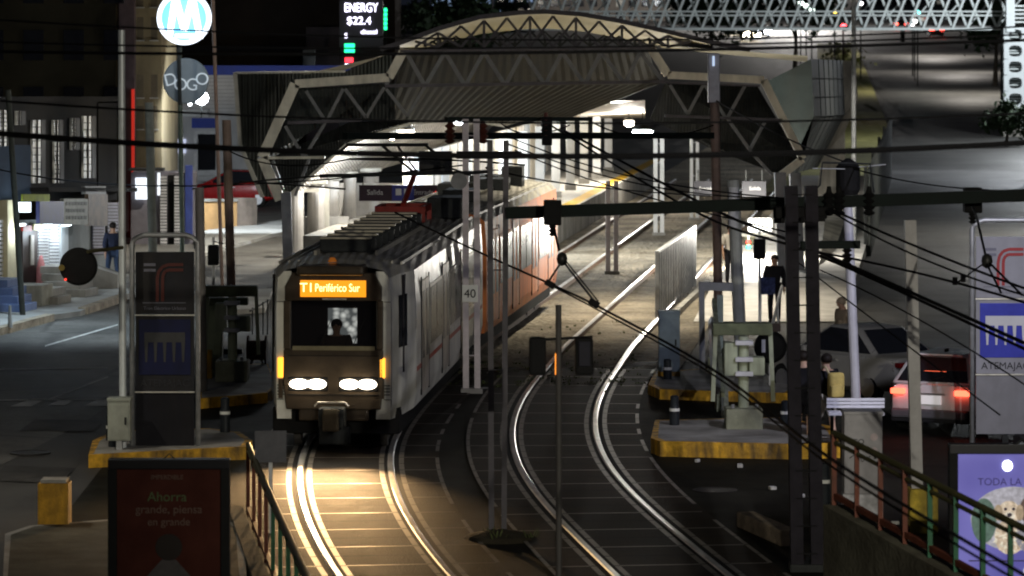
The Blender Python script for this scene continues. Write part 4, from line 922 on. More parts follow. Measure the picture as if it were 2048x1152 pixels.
totem('dim station totem at left with red logo, blue pictogram and ATEMAJAC lettering', 258, 402, 470, 916, 61, mat('totem_panel_shaded', (.03, .03, .033), .6, .0, var=.2, scale=3, dirt=.3, spec=.05), mat('panel_alu_shaded', (.016, .016, .019), .6, .0, var=.2, scale=3, dirt=.2, spec=.05), mat('metro_blue_shaded', (.006, .009, .045), .5, var=.3), mat('pict_shaded', (.05, .05, .05), .5, var=.2), mat('logo_red_shaded', (.09, .025, .02), .5, var=.2))  # shade put into this totem: darker copies of the panel and print colours
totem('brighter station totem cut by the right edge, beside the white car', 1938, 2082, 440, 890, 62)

# ------------------------------------------------------------------ AD PANELS
def adpanel(name, label, x0, x1, ytop, Y, face, glow=0):
    X0, X1 = W(x0, 0, Y).x, W(x1, 0, Y).x; zt = W(0, ytop, Y).z; t = T(name, label, 'billboard', ((X0 + X1) / 2, Y, 0))
    fr = .10
    for a, b in (((X0 + .05, .45), (X0 + .05, zt)), ((X1 - .05, .45), (X1 - .05, zt))): q = MB(); q.bar((a[0], Y, a[1]), (b[0], Y, b[1]), fr, .16, up=(0, 1, 0)); q.build('frame', black_r, t, .01)
    for z in (zt - .05, .5): q = MB(); q.bar((X0, Y, z), (X1, Y, z), .18, .11); q.build('frame', mat('frame_gloss', (.010, .010, .012), .35, 0, var=0), t, .01)
    q = MB(); q.box(((X0 + X1) / 2, Y + .0, (zt + .5) / 2), (X1 - X0 - .2, .10, zt - .6)); q.build('poster', face, t)
    for x in (X0 + .35, X1 - .35): q = MB(); q.bar((x, Y, -.02), (x, Y, .5), .12); q.build('leg', dark_steel, t)
    q = MB(); q.tube([((X0 + X1) / 2 - .06, Y, zt), ((X0 + X1) / 2, Y, zt + .06), ((X0 + X1) / 2 + .06, Y, zt)], .008); q.build('lifting_eye', dark_steel, t)
    return t, X0, X1, zt
maroon = mat('poster_maroon', (.045, .014, .010), .4, var=.3, scale=2, spec=.05)
ad, X0, X1, zt = adpanel('advert_panel', 'unlit dark maroon advert panel in black frame, lower left foreground', 217, 460, 918, 42, maroon)
pl = mat('poster_letter', (.10, .065, .05), .6, var=0); f = 41.945; cx = (X0 + X1) / 2
text('IMPERDIBLE', .07, (cx - .02, f, zt - .20), 0, pl, 'lettering', ad); text('Ahorra', .15, (cx - .02, f, zt - .42), 0, mat('poster_green', (.06, .09, .035), .6, var=0), 'lettering', ad); text('grande, piensa', .13, (cx, f, zt - .56), 0, pl, 'lettering', ad); text('en grande', .12, (cx, f, zt - .70), 0, pl, 'lettering', ad)
q = MB(); q.lathe((cx - .0, f, zt - .98), [(.001, -.006), (.15, -.005), (.15, .005)], 20, 0, 'Y'); q.build('poster_figure_hair', mat('poster_dark', (.012, .008, .006), .6, var=0), ad)
q = MB(); q.prism([(cx - .3, f, zt - 1.75), (cx + .3, f, zt - 1.75), (cx + .24, f, zt - 1.3), (cx + .08, f, zt - 1.12), (cx - .08, f, zt - 1.12), (cx - .24, f, zt - 1.3)], (0, .006, 0)); q.build('poster_figure_body', mat('poster_grey', (.05, .045, .045), .6, var=.4, scale=5), ad)
# lit panel
def poster_em(name, col, s):
    if name in MATS: return MATS[name]
    m = mat(name, tuple(c * .5 for c in col), .35, var=0, emit=col, es=s); nt = m.node_tree; n = nt.nodes.new('ShaderNodeTexNoise'); n.inputs['Scale'].default_value = 16; n.inputs['Detail'].default_value = 8; n.inputs['Roughness'].default_value = .7; tc = nt.nodes.new('ShaderNodeTexCoord'); nt.links.new(tc.outputs['Object'], n.inputs['Vector'])
    r = nt.nodes.new('ShaderNodeValToRGB'); r.color_ramp.elements[0].position = .32; r.color_ramp.elements[1].position = .68; r.color_ramp.elements[0].color = (*[c * .45 for c in col], 1); r.color_ramp.elements[1].color = (*[min(1, c * 1.4) for c in col], 1); nt.links.new(n.outputs['Fac'], r.inputs['Fac']); nt.links.new(r.outputs['Color'], nt.nodes['Principled BSDF'].inputs['Emission Color']); return m
pm = bpy.data.materials.new('backlit_purple'); pm.use_nodes = True; _n = pm.node_tree; _b = _n.nodes['Principled BSDF']; _t = _n.nodes.new('ShaderNodeTexCoord'); _g = _n.nodes.new('ShaderNodeTexNoise'); _g.inputs['Scale'].default_value = 1.3
_r = _n.nodes.new('ShaderNodeValToRGB'); _r.color_ramp.elements[0].color = (.10, .085, .42, 1); _r.color_ramp.elements[1].color = (.24, .22, .66, 1); _r.color_ramp.elements[0].position = .3; _r.color_ramp.elements[1].position = .7
_n.links.new(_t.outputs['Object'], _g.inputs['Vector']); _n.links.new(_g.outputs['Fac'], _r.inputs['Fac']); _n.links.new(_r.outputs['Color'], _b.inputs['Emission Color']); _b.inputs['Emission Strength'].default_value = .6; _b.inputs['Base Color'].default_value = (.05, .05, .15, 1); _b.inputs['Roughness'].default_value = .3
ad2, X0, X1, zt = adpanel('advert_panel', 'lit purple advert panel with dog and woman, lower right corner', 1897, 2190, 888, 42, pm)
f = 41.945; cx = X0 + .72
text('TODA LA VIDA', .115, (X0 + .32, f, zt - .42), R(0), poster_em('poster_navy', (.05, .04, .16), .5), 'lettering', ad2, 'LEFT')
def disc(cx_, cz, rx, rz, m, nm, dy=0, par=ad2, n=28):
    q = MB(); q.prism([Vector((cx_ + rx * math.cos(2 * math.pi * i / n), f - dy, cz + rz * math.sin(2 * math.pi * i / n))) for i in range(n)], (0, .003, 0)); return q.build(nm, m, par)
pz = zt - .83
disc(cx, pz, .48, .36, poster_em('ph_bg', (.38, .37, .42), .8), 'poster_photo'); disc(cx - .33, pz - .02, .14, .25, poster_em('ph_tree', (.10, .16, .13), .7), 'poster_foliage', .003)
furm = poster_em('ph_fur', (.60, .48, .36), .75)
disc(cx - .04, pz - .2, .17, .2, furm, 'poster_dog_body', .006); disc(cx - .05, pz + .07, .125, .13, poster_em('ph_fur2', (.68, .56, .43), .75), 'poster_dog_head', .009); disc(cx - .17, pz + .07, .05, .09, poster_em('ph_ear', (.42, .32, .22), .7), 'poster_dog_ear', .011); disc(cx + .07, pz + .07, .045, .09, poster_em('ph_ear', (.42, .32, .22), .7), 'poster_dog_ear', .011)
fr_ = random.Random(8); q = MB()
for k_ in range(150):
    a = fr_.uniform(0, 6.28); hd = fr_.random() < .45; rr_ = math.sqrt(fr_.random()) * (.12 if hd else .17); ex, ez = cx - .05 + rr_ * math.cos(a), (pz + .07 if hd else pz - .2) + rr_ * math.sin(a) * 1.05
    if hd and abs(ex - cx + .05) < .07 and abs(ez - pz - .07) < .07: continue
    t_ = fr_.uniform(0, 3.1); l_ = fr_.uniform(.015, .035); dx_, dz_ = l_ * math.cos(t_), l_ * math.sin(t_); q.prism([Vector((ex - dx_, f - .0105, ez - dz_)), Vector((ex + dz_ * .35, f - .0105, ez - dx_ * .35)), Vector((ex + dx_, f - .0105, ez + dz_)), Vector((ex - dz_ * .35, f - .0105, ez + dx_ * .35))], (0, .001, 0), fr_.choice((0, 1, 2)))
fo_ = q.build('poster_dog_fur', [poster_em('ph_fur2', (.68, .56, .43), .75), poster_em('ph_fur3', (.48, .38, .27), .7), poster_em('ph_fur4', (.78, .70, .58), .75)], ad2)
fo_['kind'] = 'stuff'
disc(cx - .045, pz + .03, .06, .05, poster_em('ph_muzzle', (.74, .66, .55), .75), 'poster_dog_muzzle', .012)
for dx, dz, r1, r2 in ((-.09, .11, .018, .018), (.0, .11, .018, .018), (-.045, .045, .028, .022)): disc(cx + dx, pz + dz, r1, r2, poster_em('ph_dark', (.04, .03, .05), .4), 'poster_dog_feature', .013)
disc(cx - .045, pz - .01, .05, .018, poster_em('ph_mouth', (.30, .2, .18), .6), 'poster_dog_mouth', .013)
disc(cx + .22, pz + .10, .15, .18, poster_em('ph_hair', (.12, .08, .07), .7), 'poster_woman_hair', .006); disc(cx + .23, pz + .09, .085, .115, poster_em('ph_skin', (.62, .42, .36), .75), 'poster_woman_face', .009); disc(cx + .26, pz - .2, .24, .2, poster_em('ph_coat', (.26, .25, .29), .75), 'poster_woman_coat', .008)
for dx in (-.03, .035): disc(cx + .23 + dx, pz + .115, .013, .008, poster_em('ph_dark', (.04, .03, .05), .4), 'poster_woman_eye', .012)
disc(cx + .233, pz + .04, .028, .008, poster_em('ph_lip', (.45, .15, .14), .6), 'poster_woman_mouth', .012)
q = MB(); q.box((cx + .1, f, zt - 1.30), (1.2, .006, .012)); q.build('poster_line', poster_em('ph_dark', (.04, .03, .05), .4), ad2)
text('Gana', .15, (X0 + .98, f, zt - 1.42), 0, poster_em('ph_pale', (.6, .6, .7), .8), 'lettering', ad2, 'CENTER')
for x, w_ in ((.42, .12), (.86, .28)):
    q = MB(); q.box((X0 + x, f, zt - 1.72), (w_, .006, .36)); q.build('poster_box', poster_em('ph_box', (.34, .31, .36), .7), ad2)
text('BASES', .08, (X0 + .9, f - .006, zt - 1.78), 0, poster_em('ph_dark', (.04, .03, .05), .4), 'lettering', ad2)
disc(X0 + .47 + .18, zt - .235, .055, .06, emis('white_disc_em', (1, 1, 1), 6), 'panel_white_disc', .02)  # small emissive white disc on the poster face

# ------------------------------------------------------------------ RAILINGS
rust = mat('railing_red', (.10, .028, .014), .6, var=.35, scale=5); grn = mat('railing_green', (.015, .075, .035), .55, var=.3, scale=5); olive = mat('railing_olive', (.05, .047, .018), .55, var=.3, scale=5)
def railing(label, A, B, h, n, cols_, wall=None):
    t = T('railing', label, 'railing', A); A, B = Vector(A), Vector(B); up = Vector((0, 0, h))
    q = MB(); q.tube([A + up, A.lerp(B, .5) + up, B + up], .036, 10); q.build('top_rail', olive, t)
    q = MB(); q.tube([A + up - Vector((0, 0, .10)), B + up - Vector((0, 0, .10))], .025, 8); q.build('mid_rail', olive, t)
    q = MB(); q.bar(A + Vector((0, 0, .10)), B + Vector((0, 0, .10)), .05, .06); q.build('bottom_rail', rust, t)
    for i in range(n):
        p = A.lerp(B, i / (n - 1)); q = MB(); q.bar(p, p + up, .10 if i % 3 == 0 else .07, .05, up=(1, 0, 0)); q.build('post', cols_(i), t)
    return t
ra, rb = Vector(((1668 - 1024) * 41 / F, 41, 1.85)), Vector((1240 * 34. / F, 34., 1.27))
railing('rusty red and green railing running down to the lower right', ra, rb, .78, 12, lambda i: rust if i < 4 else grn)
wl = T('retaining_wall', 'dirty concrete stair wall under the right railing', 'wall', ra); q = MB()
q.prism([Vector((ra.x - .12, ra.y, -.05)), Vector((rb.x - .12, rb.y, -.05)), Vector((rb.x - .12, rb.y, rb.z)), Vector((ra.x - .12, ra.y, ra.z))], (.25, 0, 0)); q.build('wall', mat('dirty_wall', (.10, .095, .07), .85, var=.4, scale=2, bump=.5, bscale=20, dirt=.5, spec=.05), wl, .01)
la, lb_ = Vector((-3.80, 54, .0)), Vector((-2.10, 40, .0))
railing('dark red and green railing beside the near left rail', la, lb_, 1.02, 10, lambda i: rust if i < 4 else grn)
lw2 = T('retaining_wall', 'low kerb wall under the left railing', 'wall', la); q = MB(); q.prism([la + Vector((-.3, 0, -.02)), lb_ + Vector((-.3, 0, -.02)), lb_ + Vector((-.3, 0, .14)), la + Vector((-.3, 0, .14))], (.22, 0, 0)); q.build('wall', grey_k, lw2, .01)
sbk = T('sign_back', 'small blank grey sign back on a post at the head of the left railing', 'sign', W(541, 925, 52)); q = MB(); q.box(W(541, 893, 52), (.44, .02, .44)); q.build('plate', mat('plate_grey', (.10, .10, .11), .6), sbk, .02); q = MB(); p = W(542, 925, 52.05); q.bar(Vector((p.x, 52.05, 0)), W(541, 870, 52.05), .05); q.build('post', galv, sbk)

# ------------------------------------------------------------------ SMALL STREET FURNITURE
def bollard(label, px, pyb, h=.75, w_=.17):
    p = G(px, pyb); t = T('bollard', label, 'bollard', p, 'black bollards')
    q = MB(); q.lathe(p, [(w_ / 2, 0), (w_ / 2, h * .72), (w_ / 2 * .86, h * .78), (w_ / 2 * .86, h * .9), (w_ / 2 * .9, h), (w_ / 2 * .5, h + .02)], 16); q.build('shaft', mat('bollard_black', (.02, .024, .028), .45, var=.3, scale=6), t)
    q = MB(); q.lathe(p + Vector((0, 0, h * .66)), [(w_ / 2 + .003, 0), (w_ / 2 + .003, .05)], 16); q.build('reflective_band', mat('band_white', (.75, .75, .7), .4, var=0), t)
bollard('black bollard with white band between the totem and the train', 450, 888, .76)
bollard('black bollard with white band left of the left totem', 227, 918, .74)
bollard('black bollard on the near right yellow island', 1349, 878, .72)
bollard('black bollard in front of the grey cabinet', 1335, 777, .55)
bollard('black bollard half hidden by the dark right mast', 1571, 876, .62)
bollard('black bollard beside the bottom of the dark right mast', 1648, 1040, .8)
bollard('thin black bollard behind the white cabinet at left', 218, 905, .6, .1)
yb_ = T('concrete_block', 'worn yellow concrete block standing alone at lower left', 'block', G(106, 1066)); p = G(106, 1066); q = MB(); q.box(p + Vector((0, .2, .36)), (.43, .42, .66)); q.build('block', mat('yellow_block', (.62, .46, .06), .7), yb_, .03); q = MB(); q.box(p + Vector((0, .2, .71)), (.36, .36, .05)); q.build('cap', concrete, yb_, .01)
mat('yellow_ochre', (.5, .27, .03), .7, var=.4, scale=5, bump=.5, dirt=.5); yb_.children[0].data.materials[0] = MATS['yellow_ochre']
# left meter cabinet
def cabinet(label, x0, x1, yt, yb, Y, m, base=None, zb=None):
    c = (W(x0, yt, Y) + W(x1, yb, Y)) / 2; wd = (x1 - x0) * Y / F; h = (yb - yt) * Y / F; t = T('utility_cabinet', label, 'cabinet', (c.x, Y, 0))
    q = MB(); q.box(c, (wd, wd * .8, h)); q.build('body', m, t, .015); q = MB(); q.box(c + Vector((0, 0, h / 2 + .02)), (wd * 1.06, wd * .9, .05)); q.build('lid', m, t, .01)
    q = MB(); q.box(c + Vector((0, -wd * .4 - .004, -.02)), (wd * .86, .012, h * .86)); d = q.build('door', m, t, .004); q = MB(); q.box(c + Vector((wd * .3, -wd * .4 - .02, 0)), (.03, .03, .12)); q.build('handle', dark_steel, d)
    z0 = W(0, yb, Y).z
    if z0 > .05: q = MB(); q.box((c.x, Y, z0 / 2), (wd * (.25 if base is None else 1.05), wd * .6, z0)); q.build('plinth', base or galv, t)
    return t, c, wd, h
cabinet('pale metal meter cabinet left of the left totem', 217, 262, 800, 880, 60.5, mat('cab_green_grey', (.36, .38, .32), .5, .1, var=.2, dirt=.3))
q = MB()
t, c, wd, h = cabinet('grey-blue cabinet on the far right yellow kerb', 1317, 1359, 625, 742, 73, mat('cab_blue', (.20, .26, .30), .5, .1, var=.2, dirt=.3), yellow_p)
t, c, wd, h = cabinet('graffitied pale cabinet under the transformer pole', 1686, 1762, 826, 985, 53.5, mat('cab_pale', (.42, .41, .42), .5, .1, var=.2, dirt=.35), mat('plinth_white', (.62, .62, .64), .8, var=.4, scale=6, bump=.4, dirt=.4))
ink = mat('graffiti_ink', (.06, .06, .07), .7, var=0)
text('ECO', .11, (c.x - .10, 53.5 - wd * .4 - .02, c.z + .18), 0, ink, 'graffiti', t).rotation_euler = (0, 0, 0)
q = MB(); q.tube([(c.x - .2, 53.5 - wd * .4 - .02, c.z - .05), (c.x - .08, 53.5 - wd * .4 - .02, c.z + .03), (c.x - .02, 53.5 - wd * .4 - .02, c.z - .1), (c.x + .1, 53.5 - wd * .4 - .02, c.z - .02)], .008, 6); q.build('graffiti', ink, t)
for dz in (.25, .05): q = MB(); q.lathe((c.x + .15, 53.5 - wd * .4 - .018, c.z + dz), [(.055, -.003), (.055, .003)], 16, 0, 'Y'); q.build('sticker', mat('sticker_pale', (.5, .42, .42), .5), t)
# convex signal disc at left on arm
ds = T('signal_disc', 'large round black signal disc on an arm left of the white pole', 'signal', W(157, 533, 60)); q = MB(); q.lathe(W(157, 533, 60), [(.05, -.05), (.27, -.03), (.305, 0), (.305, .03)], 32, 0, 'Y'); q.build('disc', black_r, ds)
q = MB(); q.tube([W(175, 503, 59.95), W(245, 495, 60.5)], .03); q.build('arm', mat('arm_olive', (.05, .045, .02), .7), ds); q = MB(); q.lathe(W(124, 535, 60), [(.05, -.06), (.05, .06)], 12, 0, 'Y'); q.build('bell', mat('bell_brass', (.20, .15, .04), .5, .4), ds); q = MB(); q.lathe(W(131, 559, 59.92), [(.018, -.02), (.018, .02)], 10, 0, 'Y'); q.build('red_lens', red_dim, ds)
ds = T('signal_disc', 'round black signal hood above the right gate, seen from behind', 'signal', W(1541, 692, 71)); q = MB(); q.lathe(W(1541, 694, 71), [(.08, -.14), (.24, -.10), (.31, 0), (.31, .05)], 28, 0, 'Y'); q.build('disc', black_r, ds); q = MB(); q.box(W(1545, 655, 71), (.3, .1, .16)); q.build('hood', mat('hood_brown', (.05, .035, .03), .6), ds, .02); q = MB(); p = W(1541, 720, 71.1); q.bar(Vector((p.x, 71.1, 0)), p, .06); q.build('post', galv, ds)
q = MB(); q.box(W(1527, 692, 70.8), (.07, .03, .24)); q.build('white_stripe', mat('stripe_white', (.7, .72, .78), .5), ds)
# crossing gate mechanisms
def gate(label, px, pyb, s, Y, side_=1):
    p = Vector((W(px, 0, Y).x, Y, 0)); z0 = .18; t = T('crossing_gate', label, 'crossing gate', p, 'level crossing gate machines'); e = mat('gate_white2', (.62, .62, .64), .45, var=.1)
    q = MB(); q.box(p + Vector((0, 0, z0 + .2 * s)), (.62 * s, .6 * s, .4 * s)); q.build('concrete_base', mat('green_concrete', (.30, .31, .22), .8, var=.3, bump=.3, dirt=.4), t, .03)
    q = MB(); q.lathe(p + Vector((0, 0, z0 + .4 * s)), [(.09 * s, 0), (.09 * s, 1.2 * s)], 14); q.build('post', green_box, t)
    for z in (.98, 1.22, 1.5): q = MB(); q.box(p + Vector((0, -.12 * s, z0 + z * s)), (.30 * s, .2 * s, .075 * s)); q.build('clamp', e, t, .01)
    q = MB(); q.box(p + Vector((-.22 * s, 0, z0 + 1.22 * s)), (.22 * s, .3 * s, .55 * s)); q.build('motor_box', green_box, t, .02)
    q = MB(); q.box(p + Vector((.22 * s, 0, z0 + 1.1 * s)), (.26 * s, .3 * s, .3 * s)); q.build('gear_box', green_box, t, .02)
    q = MB(); q.box(p + Vector((-.02 * s, .05, z0 + 1.72 * s)), (1.0 * s, .3 * s, .2 * s)); q.build('counterweight', mat('weight_olive', (.13, .15, .085), .6, var=.3, dirt=.3), t, .02)
    for dx in (-.52, .5): q = MB(); q.bar(p + Vector((dx * s, 0, z0 + .5)), p + Vector((dx * s * .9, 0, z0 + 1.75 * s)), .07 * s, .06); q.build('arm', green_box, t)
    for dx in (-.2, .2): q = MB(); q.lathe(p + Vector((dx * s, -.32 * s, z0 + .42 * s)), [(.03, 0), (.03, .06)], 8); q.build('bolt', galv, t)
    return t
gate('pale green crossing gate machine on the near right island', 1487, 890, 1.0, 63.3)
gate('olive green crossing gate machine beside the train at left', 465, 795, 1.0, 72)
gx = T('gate_housing', 'tall pale green gate housing left of the olive gate machine', 'cabinet', (W(428, 0, 73).x, 73, 0)); q = MB(); q.box((W(428, 0, 73).x, 73, .95), (.34, .3, 1.6)); q.build('housing', green_box, gx, .02); q = MB(); q.box((W(455, 0, 72.6).x, 72.6, 1.66), (.8, .3, .14)); q.build('top_plate', mat('weight_olive', (.13, .15, .085), .6), gx, .02); q = MB(); q.box((W(416, 0, 72.5).x, 72.5, .45), (.16, .16, .55)); q.build('yellow_foot', yellow_p, gx, .02)
gt = T('barrier_frame', 'grey bent barrier frame with rods left of the right gate pole', 'barrier', (W(1410, 0, 74).x, 74, 0))
for a, b, w_, m_ in (((1403, 565), (1405, 760), .11, mat('bar_greyblue', (.20, .21, .24), .5, .3)), ((1400, 572), (1470, 574), .16, MATS['bar_greyblue']), ((1428, 600), (1445, 790), .08, green_box), ((1436, 690), (1436, 860), .09, green_box), ((1448, 700), (1450, 840), .10, green_box), ((1425, 640), (1432, 780), .13, galv), ((1440, 590), (1440, 700), .12, mat('post_teal', (.22, .27, .28), .5, .2))):
    q = MB(); q.bar(W(*a, 74), W(*b, 74) if b[1] < 780 else W(*b, 67), w_, w_, up=(0, 1, 0)); q.build('rod', m_, gt)
for z in (650, 665): q = MB(); q.box(W(1440, z, 73.8), (.28, .12, .06)); q.build('bracket', galv, gt)
q = MB(); q.box(W(1426, 735, 73.5), (.2, .2, .4)); q.build('box', green_box, gt, .02)
# small signals
def sig(label, px, py, w_, h_, pyb, Y, lens=None):
    t = T('traffic_signal', label, 'signal', (W(px, 0, Y).x, Y, 0)); q = MB(); q.box(W(px, py, Y), (w_ * Y / F, .2, h_ * Y / F)); q.build('housing', black_r, t, .03)
    q = MB(); p = W(px, py, Y + .05); q.bar(Vector((p.x, p.y, 0)), p + Vector((0, 0, h_ * Y / F * .9)), .05); q.build('post', galv, t)
    q = MB(); q.box(W(px + 10, py - h_ * .62, Y), (.2, .02, .02), ry=.2); q.build('aerial', dark_steel, t)
    for (dx, dy, m_) in lens or (): q = MB(); q.lathe(W(px + dx, py + dy, Y - .12), [(.05, -.02), (.07, .02)], 12, 0, 'Y'); q.build('lens', m_, t)
    return t
sig('black signal head on a thin post left of the train', 427, 510, 22, 40, 620, 74)
sig('black signal head on a thin post in the right entrance', 1519, 498, 24, 40, 650, 80)
sig('small signal showing red over green in the right entrance', 1497, 490, 10, 20, 560, 110, [(0, -5, red_em), (0, 4, emis('green_lens', (.05, 1, .4), 6))])
ps_ = T('poster_board', 'small blue poster board on the entrance post', 'sign', W(1537, 572, 79)); q = MB(); q.box(W(1536, 572, 79), (.30, .02, .36)); q.build('board', mat('poster_blue', (.06, .08, .20), .5, var=.9, scale=9), ps_); q = MB(); q.bar(Vector((W(1520, 0, 79.05).x, 79.05, 0)), W(1522, 556, 79.05), .04); q.build('post', galv, ps_)
# lit entrance kiosk
ek = T('entrance_kiosk', 'brightly lit white ticket kiosk in the right entrance', 'kiosk', (W(1515, 0, 112).x, 112, .35)); q = MB(); q.box(W(1515, 535, 112), (1.1, .6, 1.3)); q.build('body', mat('kiosk_white', (.7, .7, .68), .5, var=.1), ek, .02)
q = MB(); q.box(W(1520, 450, 112), (.7, .25, .40)); q.build('lamp_box', emis('kiosk_lamp', (1, .98, .9), 5), ek, .05); q = MB(); q.bar(W(1480, 470, 112), W(1560, 470, 112), .3, .08); q.build('shelf', white_steel, ek); q = MB(); q.box(W(1500, 500, 111.6), (.3, .1, .8)); q.build('door', mat('kiosk_olive', (.20, .19, .12), .6), ek)
q = MB(); q.box(W(1530, 520, 111.65), (.35, .02, .5)); q.build('lit_panel', emis('kiosk_panel', (1, .97, .88), 2.5), ek)
light('POINT', 'kiosk_glow', W(1512, 455, 106), 1700, (1, .95, .85), ek, .2)
rl = T('handrail', 'white sloping handrail beside the standing man at the ramp wall', 'railing', G(1545, 655)); q = MB(); q.tube([W(1564, 573, 84), W(1556, 602, 83), W(1545, 650, 81)], .035, 8); q.build('rail', mat('rail_white', (.8, .82, .85), .4), rl); q = MB(); q.bar(W(1556, 602, 83), Vector((W(1556, 0, 83).x, 83, 0)), .03); q.build('post', galv, rl)
# bench
bn = T('bench', 'slatted white bench, tinted as in violet light, around the transformer pole', 'bench', (W(1712, 0, 61).x, 61, 0))
for k_ in range(3): q = MB(); q.box(W(1711, 799 + 7 * k_, 60.8 + .0 * k_), (.94, .04, .046)); q.build('slat', mat('slat_white', (.70, .70, .76), .4, var=.1), bn, .006)  # violet of the light is put into the white slats
q = MB(); q.box(W(1711, 826, 60.6), (.9, .36, .05)); q.build('seat', mat('slat_white', (.70, .70, .76), .4), bn, .01)
for px in (1664, 1758): q = MB(); p = W(px, 795, 60.9); q.bar(Vector((p.x, p.y, 0)), p, .05); q.build('leg', dark_steel, bn)
# loose stones / concrete chunk at lower right
ck = MB(); A, B = G(1490, 1052), G(1580, 1092); ck.bar(A + Vector((0, 0, .1)), B + Vector((0, 0, .1)), .26, .22); tag(ck.build('concrete_chunk', mat('chunk', (.28, .22, .15), .8, var=.5, scale=4, bump=.6, bscale=10, dirt=.4), None, .03), 'broken piece of painted kerb lying by the right track', 'kerb stone')
iron = mat('cast_iron', (.05, .045, .04), .5, .6, var=.4, scale=12, bump=.6, bscale=60)
for (px, py, lb3) in ((330, 850, 'round iron manhole cover in the road left of the totem island'), (60, 905, 'round iron manhole cover near the left edge, above the yellow block'), (1430, 980, 'round iron manhole cover on the dark apron below the yellow kerb')):
    p = G(px, py); q = MB(); q.lathe(p, [(.34, -.01), (.34, .006), (.30, .008), (.30, .004)], 24); tag(q.build('manhole_cover', iron), lb3, 'manhole cover')
for (pts_, m_) in ((((40, 860), (190, 862), (205, 840), (70, 838)), 'patch_dark'), (((-20, 960), (120, 966), (150, 935), (10, 930)), 'patch_dark'), (((480, 1140), (560, 1150), (545, 1080), (480, 1085)), 'patch_grey')):
    mark(pts_, road_mat(m_, (.045, .043, .04) if m_ == 'patch_dark' else (.09, .085, .075), .7, .5, .4, .8, .1) if m_ not in MATS else MATS[m_], 'road_patch')
rl_ = random.Random(21)
for k_, (px, py) in enumerate(((1545, 980), (1600, 995), (1480, 935), (1395, 925), (1700, 1075), (1790, 1050), (300, 1010))):
    p = G(px, py, .0); q = MB(); q.box(p + Vector((0, 0, .03)), (rl_.uniform(.08, .22), rl_.uniform(.05, .12), .05), rl_.uniform(0, 3)); tag(q.build('litter', mat('litter_pale', (.45, .44, .40), .7, var=.4, scale=9), None, .01), 'small pale scrap of litter on the ground', 'litter', 'scraps of litter')
# small fence & clutter left of train
fl = T('railing', 'low dark railing behind the olive gate machine at left', 'railing', G(515, 690))
q = MB(); q.tube([W(500, 622, 84), W(538, 600, 86)], .02); q.build('top_rail', dark_steel, fl)
for px in (505, 515, 526, 535): q = MB(); p = W(px, 618 - (px - 500) * .55, 84.5); q.bar(Vector((p.x, p.y, 0)), p, .03); q.build('post', dark_steel, fl)
cl = T('cable_drum', 'dark reddish bundle of cable beside the train front left', 'cable drum', G(515, 740)); q = MB(); q.lathe(G(514, 745) + Vector((0, 0, .45)), [(.30, -.2), (.30, -.16), (.2, -.15), (.2, .15), (.30, .16), (.30, .2)], 18, 0, 'X'); q.build('drum', mat('drum_red', (.08, .03, .025), .7, var=.5, scale=6), cl)
for dx in (-.2, .2): q = MB(); q.bar(G(514, 745) + Vector((dx, 0, 0)), G(514, 745) + Vector((0, 0, .45)), .05); q.build('trestle', dark_steel, cl)
# weeds along the end of the ballast
def tuft(mb, p, h, n, rnd):
    for i in range(n):
        a = rnd.uniform(0, 6.28); l = h * rnd.uniform(.5, 1.2); d = Vector((math.cos(a), math.sin(a), 0)); w_ = .012 * rnd.uniform(.7, 1.6); s_ = Vector((-d.y, d.x, 0)) * w_
        q_ = p + d * rnd.uniform(0, .12); t_ = q_ + d * l * .6 + Vector((0, 0, l)); mb.add([q_ - s_, q_ + s_, (q_ + t_) / 2 + Vector((0, 0, l * .15)) + s_, t_], [(0, 1, 2, 3)])
rnd = random.Random(5); wd_ = MB()
for i in range(170):
    x = rnd.uniform(870, 1330); y = rnd.choice([rnd.gauss(765, 6), rnd.gauss(742, 14), rnd.uniform(640, 745)]); tuft(wd_, G(x, y), .05, 6, rnd)
for i in range(3): tuft(wd_, Vector((W(1000, 0, Ym1).x + rnd.gauss(0, .3), Ym1 - rnd.uniform(-.2, .5), .05)), .12, 9, rnd)
kind(wd_.build('weeds_grass', mat('weed_green', (.07, .085, .03), .8, var=.5, scale=8)), 'stuff')

# ------------------------------------------------------------------ PEOPLE
skin = mat('skin', (.42, .25, .17), .5, var=.1); skin_p = mat('skin_pale', (.55, .36, .27), .5, var=.1)
def skinmesh(verts, edges, radii, name, m, parent, M, sub=2, root=0):
    me = bpy.data.meshes.new(name); me.from_pydata([tuple(v) for v in verts], edges, []); o = bpy.data.objects.new('tmp', me); COL.objects.link(o)
    o.modifiers.new('Skin', 'SKIN'); sv = me.skin_vertices[0].data
    for i, r_ in enumerate(radii): sv[i].radius = (r_, r_)
    sv[root].use_root = True
    s = o.modifiers.new('Sub', 'SUBSURF'); s.levels = sub; s.render_levels = sub
    dg = bpy.context.evaluated_depsgraph_get(); dg.update(); me2 = bpy.data.meshes.new_from_object(o.evaluated_get(dg)); bpy.data.objects.remove(o)
    me2.name = name; me2.transform(M); me2.materials.clear(); me2.materials.append(m)
    for p in me2.polygons: p.use_smooth = True
    ob = bpy.data.objects.new(name, me2); COL.objects.link(ob); ob.parent = parent; return ob
